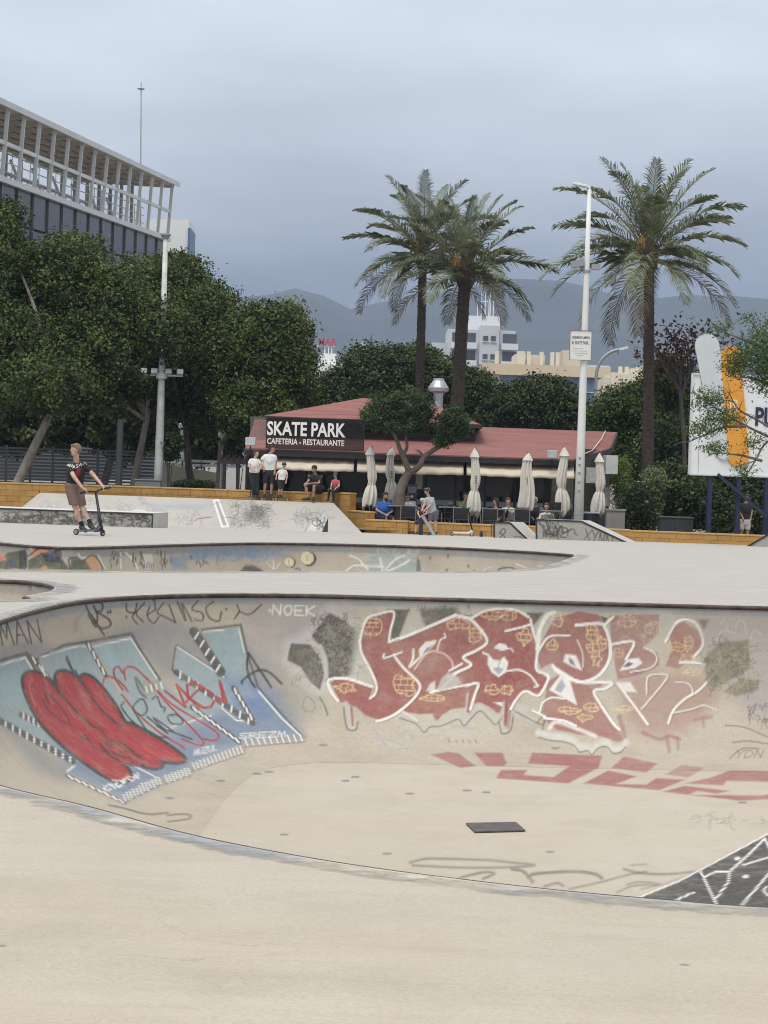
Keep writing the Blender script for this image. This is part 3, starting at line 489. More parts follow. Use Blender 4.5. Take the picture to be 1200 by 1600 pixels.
    for q in ([(134, 945), (138, 955), (152, 975), (148, 978), (138, 960)], [(146, 946), (152, 962), (150, 975), (142, 960)], [(144, 938), (160, 944), (158, 955), (150, 955), (170, 968), (172, 978), (160, 982), (153, 978), (163, 992)], [(168, 955), (169, 958)], [(172, 954), (173, 957)]): P.stroke(q, 3.2, pc(64, 65, 66), .9)
    P.stroke([(133, 955), (120, 968), (118, 985)], 4, pc(150, 150, 146), .6, 2); P.stroke([(68, 975), (80, 961), (98, 968)], 3, pc(140, 148, 156), .6, 2)
    for q in ([(197, 943), (199, 955), (210, 957), (214, 943)], [(211, 957), (207, 965), (215, 975)], [(226, 942), (213, 958), (224, 972)], [(234, 948), (230, 962), (240, 974), (248, 964)], [(231, 960), (243, 953)], [(240, 930), (243, 952)], [(256, 942), (246, 957), (262, 966), (274, 973)], [(264, 945), (274, 972)], [(277, 940), (290, 970), (284, 943), (300, 971)], [(310, 938), (300, 952), (316, 958), (316, 970), (304, 968)], [(334, 940), (322, 950), (328, 966), (342, 970), (346, 956)], [(353, 951), (354, 953)], [(197, 963), (198, 965)], [(370, 945), (374, 955), (366, 967)], [(374, 955), (390, 960), (408, 945)]): P.stroke(q, 2.0, pc(66, 66, 64), .95)
    P.stroke([(238, 929), (240, 936)], 5, BLK, .9)
    P.text('NOEK', 426, 945, 15, 13, 2.3, pc(226, 224, 216), .95, .03, 0, .4, gap=.35); P.stroke([(421, 953), (422, 955)], 3, WHT, .9)
    # near right wall: black with white lines
    P.fill([(1003, 1401), (1060, 1376), (1115, 1347), (1160, 1325), (1215, 1296), (1215, 1440), (1003, 1440)], pc(58, 59, 62), .97, 1.2)
    blackpiece(P)
    smears(P)
def blackpiece(P):
    for q, w in (([(996, 1403), (1060, 1377), (1115, 1348), (1160, 1324), (1210, 1297)], 2.2), ([(1095, 1362), (1106, 1385), (1120, 1414)], 3), ([(1102, 1370), (1118, 1362), (1140, 1362), (1138, 1378), (1116, 1408)], 2.4), ([(1156, 1418), (1180, 1390), (1210, 1355)], 2.6), ([(1142, 1360), (1170, 1335), (1195, 1310)], 2.6), ([(1195, 1310), (1204, 1330)], 2.4), ([(1160, 1352), (1206, 1338)], 2), ([(1053, 1408), (1084, 1394)], 2.2), ([(1198, 1385), (1193, 1392), (1200, 1399), (1208, 1397)], 3)): P.stroke(q, w, WHT, .95, .8, False)
    for c in ((1163, 1370), (1150, 1342)): P.stroke([c, (c[0] + 4, c[1] - 1)], 5, WHT, .95)
def smears(P):
    g = pc(92, 90, 86)
    for q, w, a in (([(640, 1348), (665, 1342), (700, 1342), (760, 1344), (800, 1348), (835, 1352), (800, 1355), (740, 1356), (680, 1354), (645, 1352)], 4, .6), ([(720, 1371), (755, 1363), (772, 1365), (755, 1373)], 4, .7), ([(800, 1358), (818, 1362), (832, 1378), (828, 1368), (850, 1364), (900, 1362), (930, 1366), (940, 1372)], 5, .7), ([(850, 1385), (870, 1380), (880, 1384)], 4, .6), ([(890, 1389), (940, 1378), (985, 1366), (1010, 1362)], 3, .6), ([(975, 1358), (1000, 1364), (1040, 1366), (1085, 1362)], 4, .6), ([(985, 1352), (1010, 1350)], 3, .4), ([(965, 1394), (990, 1384), (1030, 1382), (1000, 1378), (980, 1382)], 2.4, .6), ([(1000, 1390), (1040, 1380), (1090, 1362)], 1.6, .5), ([(170, 1258), (190, 1262), (230, 1272), (262, 1270)], 1.8, .6), ([(262, 1274), (285, 1272), (298, 1274), (292, 1280), (262, 1284)], 1.6, .6)): P.stroke(q, w, g, a, 1.4)
def floor_paint(P, V):
    smears(P)
    FR = pc(156, 94, 92)
    for q, a in (([(673, 1179), (700, 1175), (717, 1177), (743, 1197), (720, 1200)], .8), ([(741, 1176), (785, 1176), (792, 1193), (787, 1197), (760, 1197)], .85), ([(832, 1176), (941, 1181), (935, 1200), (888, 1224), (775, 1216), (783, 1203), (824, 1203), (818, 1211), (865, 1214), (890, 1197), (825, 1193)], .92), ([(955, 1200), (975, 1182), (1027, 1193), (1010, 1207)], .8), ([(912, 1224), (950, 1204), (995, 1213), (962, 1225), (1010, 1226), (1025, 1216), (1070, 1218), (1030, 1235)], .92), ([(1040, 1210), (1065, 1195), (1100, 1200), (1075, 1215)], .6), ([(1110, 1215), (1140, 1204), (1210, 1205), (1210, 1222), (1135, 1220), (1130, 1227), (1072, 1224)], .85), ([(1035, 1237), (1070, 1228), (1140, 1236), (1120, 1240), (1090, 1236), (1075, 1242), (1190, 1243), (1210, 1240), (1210, 1248), (1155, 1251)], .92)): P.fill(q, FR, a, 1.4)
    for x, y in ((540, 1220), (868, 1169), (1160, 1254), (505, 1164), (402, 1209), (420, 1206), (555, 1214), (640, 1240), (730, 1235), (760, 1238), (345, 1220), (265, 1247), (605, 1334), (860, 1331), (444, 1304)): P.stroke([(x - 5, y), (x + 5, y)], 2.4, pc(96, 100, 108), .75, 1)
    P.scribble(1090, 1275, 1190, 1290, 18, .8, pc(130, 112, 98), .6, 31)
    for q in ([(585, 1140), (610, 1170), (630, 1165), (590, 1150)], [(625, 1150), (640, 1142), (645, 1158)], [(670, 1150), (690, 1148)], [(705, 1140), (715, 1135), (740, 1140)]): P.stroke(q, 1.5, pc(168, 166, 196), .7)
    for x in (700, 712, 722, 732, 742): P.stroke([(x, 1154 + x % 5), (x + 3, 1160)], 1.4, DGR, .7)
NEAR_RIM = [(-1.52, 8.66), (-1.07, 8.15), (-.67, 7.64), (-.32, 7.31), (0, 7.08), (.30, 6.92), (.595, 6.79), (.88, 6.70), (1.16, 6.63), (1.6, 6.62), (2.2, 6.95), (2.7, 8.0), (2.98, 9.8), (3.2, 11.8), (3.62, 13.6), (4.5, 15.5), (5.9, 17.0), (7.4, 17.9), (8.7, 19.0), (8.9, 20.6), (7.9, 22.0), (6.0, 22.38), (3.92, 22.3), (2.6, 22.2), (1.3, 22.1), (0, 22.05), (-.8, 21.95), (-1.58, 21.6), (-2.32, 20.85), (-2.74, 19.9), (-2.93, 18.5), (-3.0, 17.0), (-3.05, 14.8), (-2.92, 12.8), (-2.6, 11.0), (-2.1, 9.6)]
def step_main(x):
    if x[1] > 17 and x[0] < 4.4: return .0115
    if x[0] < -1.8 and x[1] > 10.5: return .0115
    if x[0] > 1.8 and x[0] < 6 and x[1] > 8: return .013
    return .06
def fp_all(P, V): floor_paint(P, V); blk_floor(P)
def blk_floor(P):
    P.fill([(1003, 1401), (1060, 1376), (1115, 1347), (1160, 1325), (1215, 1296), (1215, 1440), (1003, 1440)], pc(58, 59, 62), .97, 1.2); blackpiece(P)
def pm_all(P, V):
    paint_main(P, V); floor_paint(P, V)
    i = np.nonzero((V[:, 1] < 8.2) & (V[:, 0] < 1.5))[0]; P.a[i] *= (P.depth[i] < .12)
near_bowl, rim1, nr1 = bowl('skate_bowl', NEAR_RIM, step_main, 1.45, 1.75, 144, pm_all, (-1.9, 6.6, 8.4, 20.9), fp_all, (.0155, .038), 1.08)
# second bowl
def g2(x, y): p = G(x, y, 0); return (p.x, p.y)
RIM2 = [g2(x, y) for x, y in ((-260, 893), (-60, 892), (150, 893), (400, 893), (600, 893), (720, 893), (790, 891), (835, 887), (872, 878))] + [g2(897, 868)] + [g2(x, y) for x, y in ((870, 864.5), (800, 860), (700, 855), (600, 851.5), (500, 849), (400, 848), (300, 850), (200, 853), (120, 855), (60, 853), (10, 849))] + [(-8.5, 36.2), (-10.2, 34), (-10.4, 30), (-9.0, 27.6)]
def paint2(P, V):
    i = np.nonzero(P.depth < .16)[0]; P.over(i, pc(134, 142, 146), .75 * np.clip((.16 - P.depth[i]) / .03, 0, 1))
    z = lambda pts: [(x / 3.75, 835 + y / 3.75) for x, y in pts]
    dg = pc(72, 82, 68); dk = pc(50, 54, 64); sal = pc(206, 142, 112)
    P.fill(z([(-20, 150), (40, 110), (60, 105), (150, 90), (165, 200), (-20, 205)]), dg, .9, 1); P.fill(z([(110, 95), (150, 88), (162, 130), (150, 205), (115, 205)]), dk, .9, 1)
    P.fill(z([(175, 125), (200, 90), (240, 78), (290, 85), (300, 110), (240, 125)]), sal, .9, 1, True); P.fill(z([(-10, 110), (20, 110), (38, 150), (-10, 160)]), sal, .9, 1)
    P.fill(z([(165, 150), (250, 105), (330, 90), (360, 150), (410, 205), (165, 205)]), dg, .92, 1); P.fill(z([(235, 105), (280, 120), (330, 85), (362, 82), (362, 140), (405, 200), (330, 160), (270, 165)]), dk, .85, 1.2); P.fill(z([(285, 110), (325, 110), (325, 145), (290, 145)]), pc(66, 84, 124), .9, 2)
    P.fill(z([(415, 140), (500, 150), (530, 205), (415, 205)]), dg, .9, 1); P.stroke(z([(412, 205), (408, 140), (500, 152), (530, 205)]), 2.2, BLK, .9); P.fill(z([(500, 140), (545, 122), (580, 160), (585, 205), (535, 205)]), pc(206, 160, 116), .9, 1, True); P.stroke(z([(500, 145), (545, 122), (590, 170), (600, 205)]), 1.6, BLK, .9)
    P.stroke(z([(165, 130), (235, 80), (300, 95)]), 1.8, BLK, .9); P.fill(z([(240, 190), (270, 180), (285, 205), (238, 205)]), sal, .9, 1); P.fill(z([(50, 150), (80, 145), (85, 190), (60, 195)]), pc(70, 84, 124), .8, 2)
    P.stroke(z([(460, 115), (475, 140), (500, 135)]), 2, WHT, .8); P.stroke(z([(575, 120), (620, 205)]), 1.6, WHT, .85); P.stroke(z([(705, 110), (710, 205)]), 1.8, WHT, .85); P.stroke(z([(738, 108), (775, 150), (772, 125), (808, 205)]), 2, WHT, .9, .8, False)
    P.fill(z([(838, 115), (890, 118), (905, 205), (845, 205)]), pc(214, 212, 206), .9, 1.2); P.text('UTO', 226, 880, 9, 4, 1.1, BLK, .9)
    rnd = random.Random(5)
    for k in range(46):
        x = rnd.choice([rnd.uniform(170, 190), rnd.uniform(205, 225), rnd.uniform(240, 270), rnd.uniform(296, 322)]); y = rnd.uniform(862, 885); P.stroke([(x, y - rnd.uniform(1, 5)), (x + rnd.uniform(-3, 5), y + rnd.uniform(1, 7))], 1.3, BLK, .8, .8, False)
    bl = pc(118, 148, 178)
    P.fill([(265, 868), (290, 870), (292, 888), (270, 890)], bl, .7, 3); P.fill([(300, 862), (360, 858), (430, 862), (450, 868), (400, 872), (340, 870), (310, 876)], bl, .75, 5, True); P.scribble(280, 858, 450, 875, 50, 1.2, bl, .7, 6)
    P.fill([(375, 893), (382, 884), (395, 883), (410, 890), (412, 897)], pc(74, 74, 80), .9, 1.2)
    for q in ([(416, 879), (424, 886), (428, 890)], [(427, 876), (428, 889)], [(438, 879), (431, 889)]): P.stroke(q, 1.3, WHT, .9)
    for cx, cy, r, s in ((452, 878.5, 8.5, 1.5), (480, 872, 11.5, 3)):
        c = [(cx + r * math.cos(a * .524), cy + r * math.sin(a * .524)) for a in range(12)]; P.fill([(x + s, y + s * .4) for x, y in c], BLK, .95, 1, True); P.fill([(cx + (x - cx) * .88, cy + (y - cy) * .88) for x, y in c], pc(224, 218, 180), .97, .9, True)
        P.stroke([(cx - 1, cy - 3), (cx, cy + 4)], 1, DGR, .7)
    P.stroke([(460, 890), (466, 888), (470, 893)], 1.6, BLK, .8)
    P.fill([(575, 870), (600, 862), (640, 864), (658, 878), (658, 896), (575, 896)], pc(150, 172, 172), .75, 4); P.scribble(545, 864, 655, 880, 50, 1.2, GRW, .8, 8)
    for q in ([(540, 893), (552, 884), (566, 884), (575, 890)], [(546, 868), (560, 874), (573, 888)], [(598, 893), (594, 872)], [(602, 890), (618, 874), (632, 868)], [(604, 893), (625, 884), (640, 875)], [(570, 884), (600, 885)]): P.stroke(q, 2.6, pc(226, 226, 218), .92)
    P.fill([(652, 868), (657, 880), (658, 896), (650, 896)], pc(86, 90, 96), .8, 1.5)
    for x, y in ((698, 890), (741, 892), (732, 883), (672, 870), (700, 868)): P.stroke([(x, y), (x, y + 3)], 2.4, DGR, .8)
    P.stroke([(776, 893), (784, 888), (800, 888), (808, 892)], 2.2, BLK, .9); P.fill([(780, 893), (786, 890), (798, 890), (803, 894)], WHT, .95, .8); P.stroke([(806, 881), (822, 887)], 2, WHT, .8); P.stroke([(755, 892), (762, 887), (772, 886)], 1.5, WHT, .7); P.stroke([(840, 884), (848, 884)], 1.6, WHT, .7)
bowl2, rim2, nr2 = bowl('skate_bowl', RIM2, lambda x: .014 if x[1] > 31 else .1, 1.3, 1.3, 60, paint2, (-9, 2.2, 28.6, 34.2), pw=1.7)
RIM3 = [g2(85, 918), g2(78, 914), g2(55, 910), g2(0, 906), (-6.5, 23.0), (-9.5, 23.3), (-11.5, 21.8), (-11, 19.0), (-8.5, 17.6), (-6.0, 17.9)] + [g2(x, y) for x, y in ((0, 938), (40, 930.5), (75, 924))]
bowl3, rim3, nr3 = bowl('skate_bowl', RIM3, lambda x: .05, 1.2, 1.2, 24, lambda P, V: P.over(np.nonzero(P.depth < .12)[0], pc(140, 146, 148), np.full((P.depth < .12).sum(), .6)), (-11, -4.6, 18.6, 22.4))
near_bowl['label'] = 'large bowl nearest the camera with red brick-pattern letters on its far wall'
bowl2['label'] = 'second bowl behind, graffiti strip with two cream dots on its wall'
bowl3['label'] = 'small bowl pocket at the left edge between the two large bowls'
# deck sheet
XL, XR, Y0, Y1, YC = -45., 45., -18., 66.3, 38.
def ring(r): return [Vector((p[0], p[1], 0)) for p in r]
def thin(r, d): 
    o = [r[0]]
    for p in r:
        if np.linalg.norm(p - o[-1]) >= d: o.append(p)
    return np.array(o)
outer = [Vector((XL, Y0, 0)), Vector((XR, Y0, 0)), Vector((XR, YC, 0)), Vector((XL, YC, 0))]
loops = [outer, ring(thin(rim1, .05)), ring(thin(rim2, .05)), ring(thin(rim3, .05))]
tris = tessellate_polygon(loops); dv = [v for lp in loops for v in lp]
mb = MB(); mb.add(dv, tris)
ys = [YC, 42, 46, 50, 54, 58, 62, Y1]
for a, b in zip(ys, ys[1:]): mb.add([(XL, a, gz(a)), (XR, a, gz(a)), (XR, b, gz(b)), (XL, b, gz(b))], [(0, 1, 2, 3)])
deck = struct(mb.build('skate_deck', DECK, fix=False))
for p in deck.data.polygons:
    if p.normal.z < 0: p.flip()
# worn blue-grey paint along the lip of the near bowl
LIP = bpy.data.materials.new('lip_paint'); LIP.use_nodes = True
def lipmat(m):
    t = m.node_tree; n = t.nodes; l = t.links; b = n['Principled BSDF']; g = n.new('ShaderNodeTexCoord')
    def nz(s, d=5):
        x = n.new('ShaderNodeTexNoise'); x.inputs['Scale'].default_value = s; x.inputs['Detail'].default_value = d; x.inputs['Roughness'].default_value = .65; l.new(g.outputs['Object'], x.inputs[0]); return x.outputs['Fac']
    def rng(f, a, c):
        x = n.new('ShaderNodeMapRange'); l.new(f, x.inputs[0]); x.inputs[1].default_value = a; x.inputs[2].default_value = c; return x.outputs[0]
    m1 = n.new('ShaderNodeMix'); m1.data_type = 'RGBA'; l.new(rng(nz(1.1), .48, .56), m1.inputs[0]); m1.inputs[6].default_value = (*pc(160, 164, 168), 1); m1.inputs[7].default_value = (*pc(200, 193, 180), 1)
    m2 = n.new('ShaderNodeMix'); m2.data_type = 'RGBA'; l.new(rng(nz(14), .5, .72), m2.inputs[0]); l.new(m1.outputs[2], m2.inputs[6]); m2.inputs[7].default_value = (*pc(170, 150, 130), 1)
    l.new(m2.outputs[2], b.inputs['Base Color']); b.inputs['Roughness'].default_value = .75
    at = n.new('ShaderNodeAttribute'); at.attribute_name = 'edge'; ad = n.new('ShaderNodeMath'); ad.operation = 'MULTIPLY_ADD'; l.new(nz(5, 6), ad.inputs[0]); ad.inputs[1].default_value = 1.5; l.new(at.outputs['Fac'], ad.inputs[2])
    l.new(rng(ad.outputs[0], .95, 1.5), b.inputs['Alpha'])
lipmat(LIP)
def lip(rim, nrm, w, parent):
    k = 3; r = closed_rim(rim, lambda x: .08); t = np.roll(r, -1, 0) - np.roll(r, 1, 0); t /= np.linalg.norm(t, axis=1)[:, None]
    area = .5 * np.sum(r[:, 0] * np.roll(r[:, 1], -1) - np.roll(r[:, 0], -1) * r[:, 1]); sg = 1 if area > 0 else -1; nn = np.stack([t[:, 1], -t[:, 0]], 1) * sg; n = len(r)
    V = np.vstack([np.column_stack([r + nn * (.02 + w * j / k), np.full(n, .004)]) for j in range(k + 1)]); i = np.arange(n)
    Fc = np.vstack([np.stack([j * n + i, j * n + (i + 1) % n, (j + 1) * n + (i + 1) % n, (j + 1) * n + i], 1) for j in range(k)])
    me = bpy.data.meshes.new('lip_paint'); me.from_pydata(V.tolist(), [], Fc.tolist()); me.materials.append(LIP); a = me.attributes.new('edge', 'FLOAT', 'POINT'); a.data.foreach_set('value', np.repeat([.62, .55, .35, 0.0], n).astype(np.float32))
    return link('lip_paint', me, parent)
lip(NEAR_RIM, None, .17, near_bowl); lip(RIM2, None, .3, bowl2); lip(RIM3, None, .3, bowl3)
# drain plate in the floor
dp = [G(x, y, -1.445) for x, y in ((728, 1287.5), (806, 1286), (821, 1299), (742, 1301))]
mb = MB(); mb.prism(dp, (0, 0, .01)); tag(mb.build('drain_cover', M('drain_iron', (.10, .085, .085), .6, .3, 12, metal=.3)), 'dark metal drain cover set in the floor of the near bowl', 'drain cover')
# ================================================================== ground, terrace, mountains, haze
ZG, ZT = -.72, -.60
GROUND = M('ground_paving', (.23, .215, .19), .9, .2, .4, .2, 20)
mb = MB(); O = [(-4200, -700), (4200, -700), (4200, 4200), (-4200, 4200)]; Hh = [(XL, Y0), (XR, Y0), (XR, Y1), (XL, Y1)]
gl = [[Vector((x, y, ZG)) for x, y in O], [Vector((x, y, ZG)) for x, y in Hh]]
mb.add([v for l in gl for v in l], tessellate_polygon(gl)); gr = struct(mb.build('ground', GROUND, fix=False))
for p in gr.data.polygons:
    if p.normal.z < 0: p.flip()
mb = MB() # retaining skirt where the deck ends above the ground
for (a, b) in ((0, 1), (1, 2), (3, 0)):
    (xa, ya), (xb, yb) = Hh[a], Hh[b]; mb.add([(xa, ya, ZG), (xb, yb, ZG), (xb, yb, gz(yb)), (xa, ya, gz(ya))], [(0, 1, 2, 3)])
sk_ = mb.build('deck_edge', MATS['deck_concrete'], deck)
TERR = M('terrace_tiles', (.27, .24, .21), .7, .15, 3)
struct(MB().add([(-.7, 66.2, ZT), (14.5, 64.0, ZT), (14.5, 84, ZT), (-6, 84, ZT), (-6, 69.2, ZT)], [(0, 1, 2, 3, 4)]).build('terrace', TERR))
# mountains: two ridges, the left one with its peak above the trees
def fbm(x, y, s, o=5): return mnoise.fractal(Vector((x * s, y * s, 3.7)), .9, 2.1, o)
mm = MB(); NX, NY = 150, 34; prof = [(-2600, 180), (-900, 240), (-430, 190), (-160, 196), (-115, 204), (-75, 196), (-45, 182), (-10, 190), (40, 196), (110, 205), (190, 212), (290, 205), (380, 210), (520, 220), (900, 230), (2600, 150)]
px_ = np.array([p[0] for p in prof], float); pz_ = np.array([p[1] for p in prof], float)
vv = []
for j in range(NY):
    t = j / (NY - 1); y = 1500 + 2000 * t
    for i in range(NX):
        u = i / (NX - 1); x = -2300 + 4600 * u + 300 * (t - .55) * (u - .5); xs = x * 2600 / y
        env = math.sin(min(1, t / .55) * math.pi / 2) ** 1.3 * (1 if t < .55 else 1 - .35 * (t - .55) / .45)
        z = np.interp(xs, px_, pz_) * env * (y / 2600 if t < .55 else 1) * (1 + .10 * fbm(x, y, .004)) + 26 * fbm(x, y, .0016) * (1 - env) * t
        vv.append((x, y, max(z, 0) + ZG - .3))
mm.add(vv, [(j * NX + i, j * NX + i + 1, (j + 1) * NX + i + 1, (j + 1) * NX + i) for j in range(NY - 1) for i in range(NX - 1)])
struct(mm.build('mountains', M('mountain_scrub', (.035, .047, .052), .95, .3, .01, var2=(.060, .070, .075)), smooth=True))
HZ = bpy.data.materials.new('haze'); HZ.use_nodes = True; t = HZ.node_tree; t.nodes.remove(t.nodes['Principled BSDF']); pv = t.nodes.new('ShaderNodeVolumePrincipled')
pv.inputs['Color'].default_value = (.60, .74, 1.0, 1); pv.inputs['Density'].default_value = .00021; pv.inputs['Anisotropy'].default_value = .0
t.links.new(pv.outputs[0], t.nodes['Material Output'].inputs['Volume'])
stuff(MB().box((0, 1800, 133), (8600, 5200, 274)).build('haze', HZ))
# ================================================================== yellow block walls
YELB = bpy.data.materials.new('yellow_block_paint'); YELB.use_nodes = True
def yelmat(m, c1, c2):
    t = m.node_tree; n = t.nodes; l = t.links; b = n['Principled BSDF']; oi = n.new('ShaderNodeObjectInfo'); tcn = n.new('ShaderNodeTexCoord')
    m0 = n.new('ShaderNodeMix'); m0.data_type = 'RGBA'; l.new(oi.outputs['Random'], m0.inputs[0]); m0.inputs[6].default_value = (*c1, 1); m0.inputs[7].default_value = (*c2, 1)
    nz = n.new('ShaderNodeTexNoise'); nz.inputs['Scale'].default_value = 5; nz.inputs['Detail'].default_value = 6; nz.inputs['Roughness'].default_value = .7; gm = n.new('ShaderNodeNewGeometry'); l.new(gm.outputs['Position'], nz.inputs[0])
    mr = n.new('ShaderNodeMapRange'); l.new(nz.outputs['Fac'], mr.inputs[0]); mr.inputs[1].default_value = .5; mr.inputs[2].default_value = .75; mr.inputs[4].default_value = .55
    m1 = n.new('ShaderNodeMix'); m1.data_type = 'RGBA'; l.new(mr.outputs[0], m1.inputs[0]); l.new(m0.outputs[2], m1.inputs[6]); m1.inputs[7].default_value = (c1[0] * .62, c1[1] * .55, c1[2] * .7, 1)
    l.new(m1.outputs[2], b.inputs['Base Color']); b.inputs['Roughness'].default_value = .8
yelmat(YELB, (.37, .205, .055), (.45, .255, .075))
YCAP = M('yellow_cap_paint', (.46, .285, .11), .8, .15, 4); YCORE = M('yellow_mortar', (.36, .17, .035), .9, .2, 6)
bm_ = MB(); bm_.box((0, 0, 0), (.39, .07, .185)); BLK_ME = bm_.mesh('block', YELB)
def block_wall(label, pts, thick=.26, cap=.05, caps=True, name='yellow_block_wall'):
    """pts: list of (x, y, z0, z1); straight runs between them, block courses on the camera side"""
    root = thing(name, label, 'wall', (pts[0][0], pts[0][1], pts[0][2]))
    base = Vector(root.location)
    for (xa, ya, z0, z1), (xb, yb, _, _) in zip(pts, pts[1:]):
        a = Vector((xa, ya, 0)); b = Vector((xb, yb, 0)); d = b - a; L = d.length; d /= L; rz = math.atan2(d.y, d.x); nrm = Vector((d.y, -d.x, 0))
        core = MB(); core.box(Vector((0, 0, 0)), (L, thick - .02, z1 - z0 - .004)); core.build('core', YCORE, root, loc=(a + b) / 2 + Vector((0, 0, (z0 + z1) / 2)) - base - nrm * .004, rz=rz)
        if caps:
            c = MB(); n_ = max(1, round(L / .8)); 
            cm = MB(); cm.box((0, 0, 0), (L / n_ - .006, thick + .06, cap)); cme = cm.mesh('coping_slab', YCAP)
            for k in range(n_): bevel(link('coping_slab', cme, root, a + d * (L * (k + .5) / n_) + Vector((0, 0, z1 + cap / 2)) - base, rz), .01)
        nc = max(1, round((z1 - z0) / .195)); hh = (z1 - z0) / nc
        for r_ in range(nc):
            off = .2 if r_ % 2 else 0; x = -off
            while x < L - .03:
                x0 = max(x, 0); x1 = min(x + .4, L)
                if x1 - x0 > .05:
                    o = link('block', BLK_ME, root, a + d * ((x0 + x1) / 2) + Vector((0, 0, z0 + hh * (r_ + .5))) - base + nrm * (thick / 2 - .022 + random.uniform(-.002, .002)), rz); o.scale = ((x1 - x0 - .008) / .39, 1, (hh - .008) / .185)
                x += .4
    return root
def pxy(px, d): p = XY(px, d, 0); return p.x, p.y
def wp(px, d, z0, z1): x, y = pxy(px, d); return (x, y, z0, z1)
block_wall('tall yellow block wall at the far left behind the long low ledge', [wp(-60, 68.9, -.70, .40), wp(62, 69.2, -.7, .40)])
block_wall('yellow block wall along the top of the concrete bank, left half', [wp(62, 69.2, .02, .40), wp(213, 69.6, .02, .40)])
block_wall('yellow block bench wall that the two people sit on', [wp(213, 69.6, .02, .40), wp(392, 69.0, .02, .40), wp(531, 68.8, .02, .40)])
block_wall('yellow pier at the right end of the bench wall', [wp(531, 68.8, -.70, .42), wp(551.5, 68.3, -.7, .42)])
block_wall('yellow stepped side wall beside the right edge of the bank', [wp(551.5, 68.3, -.70, -.12), wp(580, 67.0, -.7, -.12)])
block_wall('low yellow terrace wall in front of the bearded man', [wp(573, 66.5, -.70, -.34), wp(640, 66.1, -.7, -.34)])
block_wall('low yellow terrace wall running behind the leaning board and white scooter', [wp(640, 66.25, -.70, -.36), wp(770, 65.6, -.7, -.36), wp(985, 64.9, -.7, -.36)])
block_wall('low yellow wall at the right below the billboard', [wp(985, 64.9, -.70, -.38), wp(1260, 63.6, -.7, -.38)])
# ================================================================== concrete bank with tags
BANKC = concrete('bank_concrete', (.44, .42, .385), (.34, .32, .29), (.50, .48, .44), painted=True)
def grid_surf(name, c00, c10, c11, c01, nu, nv, mat, paint=None, parent=None):
    c = [np.array(p) for p in (c00, c10, c11, c01)]; u, v = np.meshgrid(np.linspace(0, 1, nu), np.linspace(0, 1, nv)); u = u.ravel()[:, None]; v = v.ravel()[:, None]
    V = (c[0] * (1 - u) + c[1] * u) * (1 - v) + (c[3] * (1 - u) + c[2] * u) * v
    a = (np.arange(nv - 1)[:, None] * nu + np.arange(nu - 1)[None]).ravel(); FF = np.stack([a, a + 1, a + nu + 1, a + nu], 1)
    me = bpy.data.meshes.new(name); me.from_pydata(V.tolist(), [], FF.tolist()); me.materials.append(mat); P = Paint(project(V))
    if paint: paint(P)
    P.store(me); return link(name, me, parent)
bl = XY(15, 64.7, gz(64.7) - .01); br = XY(566, 65.2, gz(65.2) - .01); tr_ = XY(521, 68.2, .14); tl = XY(74, 68.4, .16)
def bankpaint(P):
    W2 = pc(232, 232, 228)
    P.stroke([(334, 782), (341, 781), (357, 823), (347, 823), (334, 782)], 2.6, W2, .97, .8, False)
    P.fill([(337, 784), (340, 784), (354, 820), (349, 820)], pc(150, 148, 142), .8, .8)
    P.fill([(238, 790), (290, 788), (330, 791), (300, 796), (250, 794)], pc(150, 164, 178), .5, 3, True); P.scribble(225, 785, 330, 800, 12, 1.2, pc(146, 158, 172), .6, 41)
    P.scribble(360, 785, 420, 822, 130, .7, pc(96, 94, 90), .6, 42); P.scribble(390, 790, 412, 812, 60, .7, pc(80, 80, 78), .6, 43); P.scribble(460, 803, 512, 815, 40, .7, pc(96, 96, 94), .55, 44); P.scribble(270, 800, 330, 822, 16, .8, pc(120, 118, 112), .5, 45)
    P.stroke([(304, 814), (312, 810), (330, 808)], 1.3, DGR, .8); P.scribble(60, 775, 240, 797, 30, .8, pc(128, 124, 116), .5, 46)
    P.stroke([(205, 799), (215, 797), (228, 799)], 1.4, W2, .8)
bank = grid_surf('bank', bl, br, tr_, tl, 420, 90, BANKC, bankpaint); tag(bank, 'long concrete bank with scribbles and a white outlined strip below the yellow wall', 'ramp')
mb = MB(); A1 = XY(521, 68.75, .13); A0 = XY(62, 69.1, .15); mb.add([tl, tr_, A1, A0], [(0, 1, 2, 3)]); mb.add([bl, tl, A0, XY(10, 69.1, -.7)], [(0, 1, 2, 3)]); mb.build('platform', MATS['deck_concrete'], bank)
